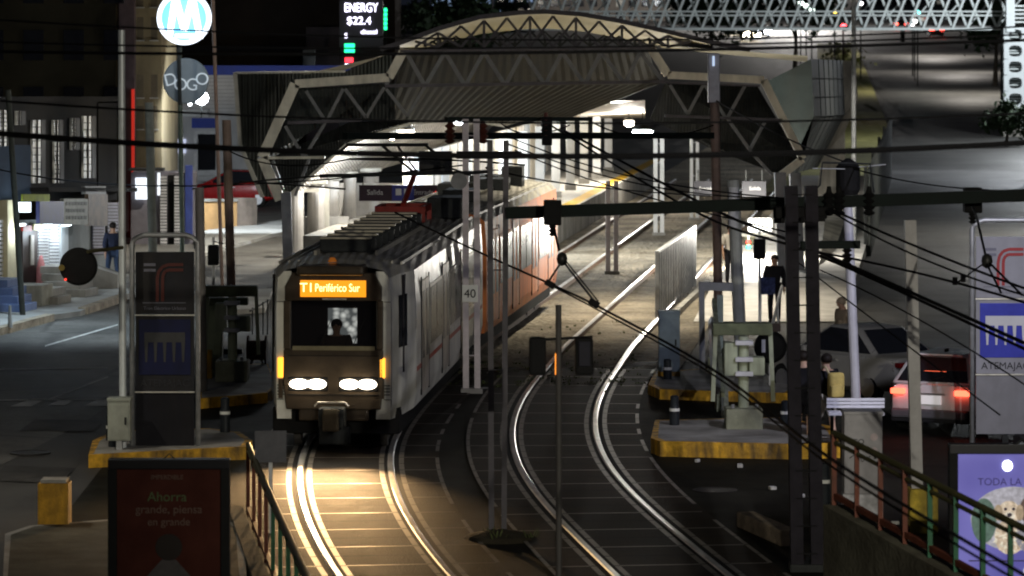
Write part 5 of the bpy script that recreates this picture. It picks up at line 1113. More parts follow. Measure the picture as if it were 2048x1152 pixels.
BASE = dict(pelvis=(0, 0, .95), waist=(0, 0, 1.10), chest=(0, .01, 1.32), neck=(0, 0, 1.46), jaw=(0, .03, 1.54), head=(0, .015, 1.63), crown=(0, .0, 1.70),
            shL=(-.18, 0, 1.40), elL=(-.24, -.03, 1.13), wrL=(-.25, .06, .90), haL=(-.25, .09, .83), shR=(.18, 0, 1.40), elR=(.24, -.03, 1.13), wrR=(.25, .06, .90), haR=(.25, .09, .83),
            hipL=(-.09, 0, .92), knL=(-.10, .03, .50), anL=(-.10, 0, .09), toL=(-.11, .14, .035), hipR=(.09, 0, .92), knR=(.10, .03, .50), anR=(.10, 0, .09), toR=(.11, .14, .035))
RAD = dict(pelvis=.13, waist=.12, chest=.135, neck=.055, jaw=.065, head=.088, crown=.055, shL=.06, elL=.042, wrL=.03, haL=.034, shR=.06, elR=.042, wrR=.03, haR=.034,
           hipL=.085, knL=.056, anL=.04, toL=.03, hipR=.085, knR=.056, anR=.04, toR=.03)
EDG = [('pelvis', 'waist'), ('waist', 'chest'), ('chest', 'neck'), ('neck', 'jaw'), ('jaw', 'head'), ('head', 'crown'), ('chest', 'shL'), ('shL', 'elL'), ('elL', 'wrL'), ('wrL', 'haL'), ('chest', 'shR'), ('shR', 'elR'), ('elR', 'wrR'), ('wrR', 'haR'),
       ('chest', 'collar'), ('pelvis', 'hipL'), ('hipL', 'knL'), ('knL', 'anL'), ('anL', 'toL'), ('pelvis', 'hipR'), ('hipR', 'knR'), ('knR', 'anR'), ('anR', 'toR')]
def person(label, loc, face, h, pose=None, shirt=None, legs=None, shoes=None, hair=None, sk=None, sleeves='wr', shorts=False, hood=None, group=None, upper=False):
    t = T('person', label, 'person', loc, group); sk = sk or skin
    J = {k: Vector(v) for k, v in BASE.items()}
    for k, v in (pose or {}).items(): J[k] = Vector(v)
    s = h / 1.73; M = Matrix.Rotation(face, 4, 'Z') @ Matrix.Scale(s, 4)
    names = list(J); ids = {n: i for i, n in enumerate(names)}
    V = [J[n] for n in names]; E = [(ids[a], ids[b]) for a, b in EDG if b != 'collar']; Rr = [RAD[n] for n in names]
    for S in 'LR':            # thumb and four fingers
        wv = (J['ha' + S] - J['wr' + S]).normalized(); sd = Vector((0, 1, 0)) - wv * wv.y
        sd = sd.normalized() if sd.length > .1 else Vector((0, 0, 1)); hb = ids['ha' + S]
        for k, (o_, l_) in enumerate(((-.03, .055), (-.01, .07), (.01, .075), (.03, .065))):
            V += [J['ha' + S] + sd * o_ + wv * .035, J['ha' + S] + sd * o_ + wv * l_ + Vector((0, .012, 0)), J['ha' + S] + sd * o_ + wv * (l_ + .025) + Vector((0, .03, 0))]; n = len(V); Rr += [.010, .009, .007]; E += [(hb, n - 3), (n - 3, n - 2), (n - 2, n - 1)]
        V += [J['wr' + S] + sd * .045 + wv * .03, J['wr' + S] + sd * .06 + wv * .065]; n = len(V); Rr += [.011, .009]; E += [(ids['wr' + S], n - 2), (n - 2, n - 1)]
    # nose and ears
    V += [J['head'] + Vector((0, .105, -.02)), J['head'] + Vector((-.088, .0, -.01)), J['head'] + Vector((.088, .0, -.01))]; n = len(V); Rr += [.014, .016, .016]; E += [(ids['head'], n - 3), (ids['head'], n - 2), (ids['head'], n - 1)]
    skinmesh(V, E, Rr, 'body', sk, t, M)
    for dx in (-.033, .033):
        q = MB(); q.lathe(Vector((dx, .092, .0)) + J['head'], [(.004, -.004), (.012, 0), (.004, .006)], 8, 0, 'Y'); ob = q.build('eye', black_r, None); ob.data.transform(M); ob.parent = t
    q = MB(); q.box(Vector((0, .088, -.062)) + J['head'], (.045, .012, .010)); ob = q.build('mouth', mat('lip', (.25, .09, .07), .5, var=0), None); ob.data.transform(M); ob.parent = t
    def garment(keys, add, m, nm, root):
        ks = [k for k in keys]; idx = {k: i for i, k in enumerate(ks)}
        ee = [(idx[a], idx[b]) for a, b in EDG if a in idx and b in idx]
        skinmesh([J[k] for k in ks], ee, [RAD[k] + add for k in ks], nm, m, t, M, 2, idx[root])
    if shirt:
        J['collar'] = J['neck'] - Vector((0, 0, .045)); RAD['collar'] = .062; ks = ['pelvis', 'waist', 'chest', 'collar', 'shL', 'elL', 'shR', 'elR'] + (['wrL', 'wrR'] if sleeves == 'wr' else [])
        garment(ks, .03, shirt, 'shirt', 'waist')
    if legs:
        if shorts:
            J2 = dict(J)
            for S in 'LR': J['kn' + S] = J['hip' + S].lerp(J['kn' + S], .85)
            garment(['pelvis', 'hipL', 'knL', 'hipR', 'knR'], .022, legs, 'shorts', 'pelvis'); J.update(J2)
        else: garment(['pelvis', 'hipL', 'knL', 'anL', 'hipR', 'knR', 'anR'], .016, legs, 'trousers', 'pelvis')
    for S in 'LR': garment(['an' + S, 'to' + S], .014, shoes or black_r, 'shoe', 'an' + S)
    q = MB(); hc = J['head']
    q.lathe(hc + Vector((0, -.018, .0)), [(.085, -.05), (.104, 0), (.098, .05), (.065, .09), (.02, .108)], 14); ob = q.build('hair' if not hood else 'hood', hood or hair or mat('hair_dark', (.015, .011, .009), .6, var=.3), None, smooth=True); ob.data.transform(M); ob.parent = t
    return t
cloth_k = mat('cloth_black', (.012, .012, .016), .9, var=.3); cloth_n = mat('cloth_navy', (.02, .025, .05), .9, var=.2); jeans = mat('jeans', (.045, .07, .13), .9, var=.2); tan_c = mat('cloth_tan', (.28, .22, .15), .9, var=.2); white_c = mat('cloth_white', (.55, .52, .46), .9, var=.1); brown_c = mat('cloth_brown', (.06, .045, .035), .9, var=.2)
WALK = dict(knL=(-.10, .17, .53), anL=(-.10, .12, .12), toL=(-.11, .26, .07), knR=(.10, -.05, .50), anR=(.10, -.26, .11), toR=(.11, -.14, .04), wrL=(-.25, -.14, .92), haL=(-.25, -.15, .84), wrR=(.25, .2, .95), haR=(.25, .25, .88))
SIT = dict(pelvis=(0, 0, .52), waist=(0, -.02, .68), chest=(0, -.01, .92), neck=(0, 0, 1.06), jaw=(0, .03, 1.14), head=(0, .015, 1.23), crown=(0, 0, 1.30), shL=(-.2, 0, 1.0), elL=(-.25, .10, .76), wrL=(-.2, .32, .78), haL=(-.19, .39, .79), shR=(.2, 0, 1.0), elR=(.25, .10, .76), wrR=(.2, .32, .78), haR=(.19, .39, .79), hipL=(-.09, .03, .5), hipR=(.09, .03, .5), knL=(-.11, .44, .5), knR=(.11, .44, .5), anL=(-.11, .46, .09), anR=(.11, .46, .09), toL=(-.11, .6, .035), toR=(.11, .6, .035))
def shift(d, x, y, z): return {k: (v[0] + x, v[1] + y, v[2] + z) for k, v in d.items()}
person('person driving the train, dark clothes, seen behind the cab windscreen', CA.P(.05, -.03, 0) + Vector((0, .12, .92)), math.pi, 1.66, SIT, brown_c, cloth_k)
bpy.data.objects['person'].location = CA.P(-.07, .95, .86)
person('person in black jacket standing on the right entrance ramp', G(1549, 648), R(170), 1.62, None, cloth_k, cloth_k, hair=None)
person('person in white top and black skirt half hidden behind the white gate pole', Vector((G(1458, 600).x + .05, 95, .35)), R(200), 1.55, None, white_c, cloth_k, sleeves='el')
person('person in tan hooded jacket waiting beyond the sedan', Vector((W(1687, 0, 74).x, 74, 0)), R(120), 1.66, dict(jaw=(0, .06, 1.52), head=(0, .07, 1.60), crown=(0, .05, 1.67)), tan_c, brown_c, hood=tan_c)
pbp = person('person in black shirt and pale shorts carrying a yellow backpack beside the bench', Vector((W(1653, 0, 61.8).x, 61.8, 0)), R(25), 1.62, dict(knL=(-.10, .14, .52), anL=(-.10, .10, .10), toL=(-.11, .24, .05), knR=(.1, -.03, .5), anR=(.1, -.18, .1), toR=(.11, -.05, .04)), cloth_k, white_c, mat('shoe_lime', (.45, .55, .05), .6), sk=skin_p, sleeves='el', shorts=True)
person('person with bare legs in dark clothes behind the dark right mast', Vector((W(1607, 0, 62.3).x, 62.3, 0)), R(-30), 1.62, None, cloth_k, cloth_k, sk=skin_p, sleeves='el', shorts=True)
person('person in dark jacket and blue jeans walking on the left pavement', Vector((W(226, 0, 98).x, 98, .12)), R(20), 1.66, WALK, cloth_n, jeans)
bpk = T('backpack', 'yellow backpack worn by the person in a black shirt', 'backpack', Vector((W(1668, 0, 61.6).x, 61.5, 1.0))); q = MB(); q.box(Vector((W(1672, 0, 61.5).x, 61.5, 1.13)), (.27, .17, .42), R(25)); q.build('bag', mat('bag_yellow', (.62, .48, .16), .7, var=.2, scale=5, bump=.2), bpk, .07, True, 3)
q = MB(); q.box(Vector((W(1672, 0, 61.5).x, 61.4, 1.04)), (.2, .06, .2), R(25)); q.build('pocket', mat('bag_yellow', (.62, .48, .16), .7), bpk, .025, True); q = MB(); q.tube([Vector((W(1660, 0, 61.5).x, 61.52, 1.3)), Vector((W(1652, 0, 61.5).x, 61.6, 1.42)), Vector((W(1648, 0, 61.5).x, 61.75, 1.40))], .02, 8); q.build('strap', mat('strap_cream', (.6, .5, .3), .7), bpk)
bpy.context.view_layer.update()

# ------------------------------------------------------------------ CARS
tyre_m = mat('tyre', (.015, .015, .015), .8, var=.2); rim_m = mat('rim_alloy', (.55, .55, .56), .3, .8, var=.1)
def make_car(label, loc, rz, paint, s=1., hatch=True, name='parked_car', tail=None, group=None, detail=True, head=None, cat='car', brake3=None):
    t = T(name, label, cat, loc, group); M = Matrix.Rotation(rz, 4, 'Z') @ Matrix.Scale(s, 4)
    def put(mb, nm, m, par=None, bevel=0, smooth=False):
        o = mb.build(nm, m, None, bevel, smooth); o.data.transform(M); o.parent = par or t; return o
    # +y is forward; rear bumper at y=0
    L = 4.1; st = [(0.0, .62, .42, .80), (.06, .76, .34, .92), (.35, .84, .26, .98), (1.0, .86, .22, .97), (2.0, .865, .2, .94), (2.9, .86, .22, .92), (3.55, .82, .24, .82), (3.95, .74, .30, .70), (4.1, .58, .38, .60)]
    def ring(y, hw, zb, zt):
        half = [(hw * .82, zb), (hw, zb + .1), (hw * 1.0, (zb + zt) / 2 + .06), (hw * .97, zt - .06), (hw * .86, zt)]
        return [Vector((-x, y, z)) for x, z in half] + [Vector((x, y, z)) for x, z in half[::-1]]
    mb = MB(); rs = [ring(*a) for a in st]; n = 10; mb.v = [p for r_ in rs for p in r_]
    for i in range(len(rs) - 1):
        for j in range(n): mb.f.append([i * n + j, i * n + (j + 1) % n, (i + 1) * n + (j + 1) % n, (i + 1) * n + j]); mb.m.append(0)
    mb.f.append(list(range(n))); mb.m.append(0); mb.f.append([(len(rs) - 1) * n + j for j in range(n)]); mb.m.append(0)
    put(mb, 'body', paint, None, .03, True)
    # cabin
    yb0, yr0, yr1, yf1 = (.10, .55, 1.9, 2.95) if hatch else (.55, 1.25, 2.1, 3.0)
    zb, zr = .94, 1.46; wb, wr = .80, .60
    mb = MB(); A = [(-wb, yb0, zb), (wb, yb0, zb), (wb, yf1, zb - .03), (-wb, yf1, zb - .03)]; Bm = [(-wr, yr0, zr - .03), (wr, yr0, zr - .03), (wr, yr1, zr), (-wr, yr1, zr)]
    mb.add(A + Bm, [(0, 1, 5, 4), (1, 2, 6, 5), (2, 3, 7, 6), (3, 0, 4, 7), (4, 5, 6, 7)]); put(mb, 'cabin', paint, None, .07, True)
    def pane(idx, ins, nm, off):
        P = [Vector((A + Bm)[k]) for k in idx]; c = sum(P, Vector()) / 4; q = MB(); nrm = (P[1] - P[0]).cross(P[2] - P[0]).normalized()
        if nrm.dot(c - Vector((0, 1.6, 1.1))) < 0: nrm = -nrm
        P = [c + (p - c) * ins + nrm * off for p in P]; q.prism(P, nrm * -.012); return put(q, nm, glass_d)
    pane((0, 1, 5, 4), .86, 'rear_window', .012); pane((1, 2, 6, 5), .86, 'side_window', .012); pane((3, 0, 4, 7), .86, 'side_window', .012); pane((2, 3, 7, 6), .86, 'windscreen', .012)
    q = MB(); q.box((0, -.03, .40), (1.45, .18, .16)); put(q, 'rear_bumper', mat('bumper_grey', (.10, .10, .11), .5, var=.1) , None, .04)
    for x in (-.62, .62):
        q = MB(); q.box((x, -.0, .80), (.27 if detail else .5, .16, .10 if detail else .22)); put(q, 'tail_light', tail or mat('tail_red', (.2, .01, .01), .2, var=0), None, .02)
        q = MB(); q.box((x, 4.02, .62), (.30 if detail else .8, .16, .12 if detail else .5)); put(q, 'headlight', head or mat('lens_clear', (.5, .5, .5), .1, var=0), None, .03)
    for x in (-.76, .76):
        for y in (.75, 3.25):
            q = MB(); q.lathe((x, y, .31), [(.22, -.09), (.31, -.08), (.31, .08), (.22, .09)], 20, 0, 'X'); wh = put(q, 'wheel', tyre_m)
            if detail: q = MB(); q.lathe((x + (.085 if x > 0 else -.085), y, .31), [(.20, -.01), (.20, .01)], 14, 0, 'X'); put(q, 'rim', rim_m, wh)
    if detail:
        q = MB(); q.box((0, -.035, .66), (.44, .03, .16)); put(q, 'number_plate', emis('plate_lit', (.9, .9, .9), .35, (.7, .7, .7)))
        for x in (-.86, .86): q = MB(); q.box((x, 2.55, .98), (.16, .1, .12)); put(q, 'mirror', paint, None, .03)
        for x in (-.868, .868): q = MB(); q.box((x, 1.7, .80), (.015, .14, .03)); put(q, 'door_handle', rim_m)
    if detail and hatch:
        q = MB(); q.box((0, .02, .36), (1.5, .2, .24)); put(q, 'lower_bumper', mat('bumper_black', (.02, .02, .022), .6, var=.2), None, .04)
        q = MB(); q.box((0, -.045, .77), (.6, .03, .03)); put(q, 'chrome_strip', rim_m); q = MB(); q.box((0, .40, 1.47), (1.1, .30, .035)); put(q, 'roof_spoiler', paint, None, .012)
        q = MB(); q.bar((-.05, .02, 1.0), (.28, .14, 1.10), .02, .02); put(q, 'rear_wiper', black_r); q = MB(); q.box((0, .9, 1.50), (.04, .16, .06)); put(q, 'aerial_fin', black_r, None, .01)
        for x in (-.6, .6): q = MB(); q.box((x, -.06, .45), (.16, .03, .04)); put(q, 'reflector', mat('reflector_red', (.4, .02, .01), .3, var=0))
        for x in (-.785, .785): q = MB(); q.bar((x, .03, .52), (x * .98, .05, .93), .012, .012); put(q, 'tailgate_gap', black_r)
    if brake3: q = MB(); q.box((0, .30, 1.13), (.42, .05, .05), rx=-.4); put(q, 'brake_light', brake3); 
    return t
white_car = mat('car_white', (.66, .66, .66), .25, .0, var=.06, scale=2); silver = mat('car_silver', (.45, .44, .40), .3, .4, var=.08, scale=2); red_car = mat('car_red', (.42, .015, .015), .25, var=.1); dark_car = mat('car_dark', (.03, .03, .035), .25, var=.1)
c = make_car('white hatchback seen from behind with glowing red brake lights, right of the bench', (W(1858, 0, 64.5).x, 64.3, -.01), R(-26), white_car, .93, True, 'car', emis('brake_lens', (1, .10, .05), 4.5), brake3=emis('brake_high', (1, .14, .06), 4))
for x in (-.62, .62): light('POINT', 'brake_glow', Matrix.Rotation(R(-26), 3, 'Z') @ Vector((x * .93, -.28, .78)) + Vector(c.location), 1.6 if x < 0 else .4, (1, .05, .03), c, .06)
make_car('silver sedan angled away behind the white hatchback', (W(1850, 0, 69.5).x, 69.5, -.01), R(38), silver, .94, False, 'car', None)
rc = make_car('red pickup hatch parked beyond the tan wall left of the station', (W(532, 0, 143).x + .6, 141, 0), R(88), red_car, .95, True, 'car')
make_car('grey car parked at the far right beside the white bridge pier', (W(2008, 0, 235).x, 228, 0), R(0), mat('car_grey', (.3, .3, .31), .3, .3), 1., True, 'car', None, head=None)
def far_car(label, px, Y, tail=None, head=None, paint=dark_car, back=True):
    return make_car(label, (W(px, 0, Y).x, Y, gz(Y)), 0 if back else math.pi, paint, 1.0, True, 'car', tail, 'cars far up the avenue', False, head)
tl = emis('tail_far', (1, .07, .04), 14)
far_car('far car driving away with two red tail lights under the footbridge', 1874, 440, tl); far_car('far car with a single visible red light left of the other tail lights', 1802, 470, tl); far_car('far dark van under the green traffic signal', 1842, 500, None, None, silver)
hl = emis('head_far_warm', (1, .86, .6), 60)
far_car('far car facing us with warm headlights, right one of the bright pair', 1498, 430, None, hl, dark_car, False); far_car('far car facing us with warm headlights, left one of the bright pair', 1472, 455, None, hl, dark_car, False); far_car('far car with bluish white headlights right of the warm pair', 1521, 440, None, emis('head_far_cool', (.85, .9, 1), 40), dark_car, False); far_car('farthest car with faint headlights left of the warm pair', 1445, 520, None, emis('head_far_dim', (1, .9, .7), 12), dark_car, False)

# ------------------------------------------------------------------ BUILDINGS, LEFT STREET
def wallpx(mb, a, b, x0, y0, x1, y1, out=.0, thick=.1, m=0):
    """slab on the upright plane a-b filling a pixel rectangle, pushed out by out"""
    P = [HIT(x0, y1, a, b), HIT(x1, y1, a, b), HIT(x1, y0, a, b), HIT(x0, y0, a, b)]
    d = Vector((b[0] - a[0], b[1] - a[1], 0)).normalized(); n = Vector((d.y, -d.x, 0))
    mb.prism([p + n * out for p in P], -n * thick, m)
FA, FB = (-14.5, 85.), (-10.6, 102.8)
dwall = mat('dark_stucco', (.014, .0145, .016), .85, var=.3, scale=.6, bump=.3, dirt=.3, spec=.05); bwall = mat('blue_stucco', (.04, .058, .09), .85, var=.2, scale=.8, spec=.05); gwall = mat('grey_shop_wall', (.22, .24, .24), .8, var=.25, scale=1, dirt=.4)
hb = T('shop_house', 'dark two storey shop house with barred windows on the left street', 'building', (-12.5, 94, 0))
def sl(nm, x0, y0, x1, y1, m, out=0., thick=.12, par=hb, a=FA, b=FB): q = MB(); wallpx(q, a, b, x0, y0, x1, y1, out, thick); return q.build(nm, m, par)
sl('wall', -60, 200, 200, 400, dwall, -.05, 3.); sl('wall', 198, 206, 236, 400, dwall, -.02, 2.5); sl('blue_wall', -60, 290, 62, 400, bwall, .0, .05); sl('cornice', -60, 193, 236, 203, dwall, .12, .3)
win_em = bpy.data.materials.new('glass_block_window'); win_em.use_nodes = True; _n = win_em.node_tree; _b = _n.nodes['Principled BSDF']; _t = _n.nodes.new('ShaderNodeTexCoord'); _k = _n.nodes.new('ShaderNodeTexNoise'); _k.inputs['Scale'].default_value = 4
_r = _n.nodes.new('ShaderNodeValToRGB'); _r.color_ramp.elements[0].color = (.02, .02, .018, 1); _r.color_ramp.elements[1].color = (.55, .52, .42, 1); _r.color_ramp.elements[0].position = .38; _r.color_ramp.elements[1].position = .62
_n.links.new(_t.outputs['Object'], _k.inputs['Vector']); _n.links.new(_k.outputs['Fac'], _r.inputs['Fac']); _n.links.new(_r.outputs['Color'], _b.inputs['Emission Color']); _b.inputs['Emission Strength'].default_value = .24; _b.inputs['Base Color'].default_value = (.12, .12, .11, 1)
for x0, x1, y0, y1 in ((-4, 12, 220, 292), (32, 40, 222, 250), (64, 80, 240, 366), (106, 115, 240, 278), (108, 117, 284, 366), (142, 149, 236, 300), (166, 181, 232, 356)):
    w_ = sl('window', x0, y0, x1, y1, win_em, .02, .06); q = MB()
    for k_ in range(1, 9):
        yy_ = y0 + (y1 - y0) * k_ / 9; wallpx(q, FA, FB, x0, yy_ - .8, x1, yy_ + .8, .05, .03)
    wallpx(q, FA, FB, (x0 + x1) / 2 - .6, y0, (x0 + x1) / 2 + .6, y1, .052, .03); q.build('window_bars', black_r, w_); sl('shutter', x1 + 1, y0, x1 + 9, y1, mat('shutter_dark', (.03, .03, .03), .7), .03, .06)
# ground floor
sl('pillar', 4, 400, 22, 560, mat('pillar_cream', (.55, .50, .33), .7, var=.15), .15, .3)
sl('wall', 22, 440, 240, 562, gwall, -.04, .3)
shut = mat('white_shutter', (.62, .64, .66), .5, .1, var=.15); 
def shutter(x0, x1, y0, y1, m, par=hb, a=FA, b=FB, n=16, out=.03):
    q = MB()
    for k_ in range(n):
        ya = y0 + (y1 - y0) * k_ / n; yb_2 = y0 + (y1 - y0) * (k_ + .72) / n; wallpx(q, a, b, x0, ya, x1, yb_2, out, .04)
    wallpx(q, a, b, x0, y0, x1, y1, out - .035, .04, 1); return q.build('roller_shutter', [m, dark_steel], par)
shutter(76, 96, 448, 545, shut); shutter(97, 118, 440, 545, shut); shutter(-40, 6, 440, 578, shut); shutter(185, 208, 410, 510, mat('shutter_violet', (.22, .20, .24), .6)); shutter(214, 238, 405, 510, mat('shutter_violet', (.22, .20, .24), .6))
sl('jamb', 119, 445, 134, 545, mat('jamb_pale', (.55, .6, .62), .6, var=.1), .04, .1); d_ = sl('door', 44, 455, 74, 565, mat('shop_door', (.03, .02, .018), .5), .02, .1)
sl('door_panel', 58, 470, 64, 530, mat('door_poster', (.4, .38, .34), .6), .06, .03); sl('transom', 40, 451, 58, 462, mat('red_sign', (.4, .03, .02), .5), .08, .05); sl('transom', 62, 448, 80, 460, mat('cream_sign', (.6, .58, .3), .5), .08, .05)
for (x0, y0, x1, y1, m_, words) in ((38, 402, 87, 448, mat('board_navy', (.035, .04, .13), .5, var=.3, scale=3), None), (87, 397, 136, 449, mat('board_grey', (.22, .23, .20), .6, var=.35, scale=4), [0, 1, 2]), (137, 388, 176, 451, mat('board_brown', (.16, .12, .09), .6, var=.5, scale=3), None)):
    b_ = sl('sign_board', x0, y0, x1, y1, m_, .55, .10)
    if words:
        ang = math.atan2(FB[1] - FA[1], FB[0] - FA[0])
        for k_, s_ in enumerate(words):
            q = MB(); xs = x0 + 4
            while xs < x1 - 7:
                wd2 = (3.2, 4.5, 3.8, 5.)[int(xs + k_) % 4]; wallpx(q, FA, FB, xs, y0 + 6 + 14 * k_, xs + wd2, y0 + 13 + 14 * k_, .565, .012); xs += wd2 + 1.6
            q.build('worn_lettering', mat('board_letter', (.07, .08, .07), .6, var=.4), b_)
sl('sign_frame', 134, 372, 176, 388, mat('frame_grey', (.2, .2, .19), .6), .5, .1)
sl('banner', 8, 388, 62, 402, mat('banner_lime', (.30, .36, .05), .7, var=.3), .5, .05)
sl('lamp_box', 2, 404, 24, 424, emis('shop_lamp', (.8, .92, 1), 3.), .5, .15)
ang = math.atan2(FB[1] - FA[1], FB[0] - FA[0]); dn = Vector((math.sin(ang), -math.cos(ang), 0))
for px, e in ((15, 160), (70, 150), (108, 190)):
    p = HIT(px, 452, FA, FB) + dn * .34; q = MB(); q.box(p + Vector((0, 0, .03)), (.5, .1, .05), ang); q.build('strip_lamp', emis('strip_white', (.85, .95, 1), 5), hb); light('POINT', 'strip_glow', p - Vector((0, 0, .15)), e * .17, (.78, .9, 1), hb, .2)
sl('awning', 60, 375, 240, 383, dwall, .5, .6)
# steps, planter, figure
def steps(label, base_px, wdt, n, m, dx=0.):
    p = G(*base_px, .12); t = T('entrance_steps', label, 'steps', p, 'shop steps')
    for k_ in range(n):
        q = MB(); q.box(p + Vector((-.12 * k_, .34 * k_ + .2, .09 + .17 * k_)), (wdt - .1 * k_, 1.0, .18), ang - R(90)); q.build('step', m, t, .01)
steps('white concrete shop steps under the lit shutters', (140, 592), 1.1, 4, concrete); steps('blue painted shop steps at the left edge', (10, 622), 1.2, 4, mat('blue_step', (.12, .17, .32), .7, var=.2)); steps('low concrete steps beside the planter', (100, 607), .7, 2, concrete)
q = MB(); p = G(62, 612, .12); q.box(p + Vector((0, .4, .25)), (.75, .8, .5), ang - R(90)); tag(q.build('planter_box', mat('planter_cream', (.42, .42, .36), .8, var=.2, dirt=.4), None, .02), 'pale concrete planter box on the left pavement', 'planter')
q = MB(); p = G(188, 580, .12); q.prism([p + Vector((-.7, 0, 0)), p + Vector((.55, .6, 0)), p + Vector((.55, .6, .35)), p + Vector((-.5, .0, .75))], (0, .9, 0)); tag(q.build('concrete_ramp', concrete, None, .02), 'sloped concrete ramp block beside the black signal disc', 'ramp')
q = MB(); p = G(82, 585, .12); q.lathe(p, [(.05, 0), (.13, .2), (.12, .6), (.09, .75), (.03, .95)], 12); tag(q.build('pink_banner_stand', mat('pink_cloth', (.5, .2, .2), .8, var=.3, scale=4), None, 0, True), 'pale pink draped stand beside the shop door', 'stand')
q = MB(); p = G(20, 655, .12); q.lathe(p, [(.06, 0), (.04, .3), (.03, .5)], 10); tag(q.build('pavement_post', mat('post_pale', (.4, .45, .48), .6)), 'tiny pale post at the edge of the left pavement', 'post')
# tall dark building behind
tb = T('tower_block', 'tall unlit dark building filling the upper left corner', 'building', (-18, 118, 0))
q = MB(); A, B = W(-80, 0, 112), W(232, 0, 112); q.prism([Vector((A.x, 112, 0)), Vector((B.x, 112, 0)), Vector((B.x, 112, 14)), Vector((A.x, 112, 14))], (-1.6, 6, 0)); q.build('wall', mat('tower_dark', (.035, .033, .024), .9, var=.3, scale=.5, spec=.05), tb)
for i in range(4):
    for j in range(3): q = MB(); q.box((A.x + 1.0 + i * 1.2, 111.98, 4.6 + j * 1.7), (.6, .06, .9)); q.build('window', glass_d, tb)
# tan block
tn = T('apartment_block', 'narrow tan rendered block with window ledges behind the left poles', 'building', (-13, 124, 0)); tan_w = mat('tan_render', (.20, .16, .09), .85, var=.25, scale=1., dirt=.5)
A, B = W(226, 0, 122), W(323, 0, 122); q = MB(); q.box(((A.x + B.x) / 2, 125, 5), (B.x - A.x, 6, 10.)); q.build('wall', tan_w, tn)
for y0 in (14, 80, 195, 258): 
    for x0 in (240, 272, 300): q = MB(); wallpx(q, (A.x, 122), (B.x, 122), x0, y0, x0 + 17, y0 + 2.2, .12, .14); q.build('ledge', concrete, tn); q = MB(); wallpx(q, (A.x, 122), (B.x, 122), x0 + 2, y0 - 46, x0 + 15, y0, .01, .06); q.build('window', mat('window_recess', (.10, .08, .05), .6), tn)
q = MB(); q.box((W(255, 0, 121.6).x, 121.6, 4.2), (.5, .5, 8.4)); q.build('column', mat('column_dark', (.07, .05, .055), .7), tn)
q = MB(); q.box((W(266, 0, 121.3).x, 121.3, 2.4), (.09, .12, 4.8)); q.build('red_light_strip', emis('neon_red', (1, .05, .03), .32), tn)
# ground floor shops in the middle left
ms = T('corner_shop', 'small lit shop front with white sign and ribbed shutters between the left poles', 'building', (-11, 119, 0)); A2, B2 = (W(262, 0, 118).x, 118.), (W(386, 0, 118).x, 118.)
sl('wall', 262, 345, 386, 545, mat('shop_grey', (.16, .15, .17), .8, var=.2), 0, 1.5, ms, A2, B2); sl('lit_sign', 272, 355, 296, 398, emis('shop_sign_white', (.85, .92, 1), 1.6), .2, .1, ms, A2, B2); sl('lit_sign', 316, 345, 321, 390, emis('shop_sign_white2', (.9, .95, 1), 1.2), .2, .1, ms, A2, B2)
for x0 in (322, 350): shutter(x0, x0 + 13, 352, 500, mat('shutter_silver', (.6, .6, .62), .4, .3), ms, A2, B2, 24, .25)
sl('blue_column', 372, 330, 386, 470, mat('blue_paint', (.04, .06, .22), .6, var=.2), .3, .3, ms, A2, B2); sl('dark_door', 336, 350, 350, 500, black_r, .1, .1, ms, A2, B2); sl('awning', 262, 335, 330, 340, mat('awn_dark', (.03, .03, .03), .7), .8, .8, ms, A2, B2)
# blue and white shop
bs_ = T('shop_building', 'white clad shop with blue bands behind the round signs', 'building', (-11.5, 152, 0)); A3, B3 = (W(318, 0, 150).x, 150.), (W(700, 0, 150).x, 150.)
white_w = mat('white_cladding', (.60, .60, .60), .6, var=.12, scale=1, dirt=.25); blue_w = mat('blue_fascia', (.03, .06, .38), .5, var=.15)
sl('wall', 318, 148, 520, 395, white_w, 0, 4, bs_, A3, B3); sl('fascia', 318, 131, 700, 150, blue_w, .12, .5, bs_, A3, B3); sl('blue_sign', 384, 236, 432, 256, blue_w, .12, .15, bs_, A3, B3)
for k_ in range(11): sl('cladding_joint', 410, 156 + 7.5 * k_, 470, 157 + 7.5 * k_, mat('joint_grey', (.3, .3, .31), .7), .02, .03, bs_, A3, B3)
f_ = sl('window_frame', 388, 262, 438, 350, mat('frame_white', (.7, .7, .7), .5), .08, .1, bs_, A3, B3); sl('window_glass', 396, 268, 432, 340, glass_d, .12, .05, f_, A3, B3)
sl('lit_ledge', 322, 218, 420, 232, mat('ledge_white', (.7, .72, .72), .5), .9, .9, bs_, A3, B3); sl('dark_window', 330, 236, 360, 290, mat('win_blue', (.03, .035, .09), .3), .05, .05, bs_, A3, B3); sl('lit_window', 344, 278, 372, 306, emis('window_cold', (.7, .75, 1), .7), .08, .04, bs_, A3, B3); sl('parapet', 384, 352, 480, 362, white_w, .4, .5, bs_, A3, B3)
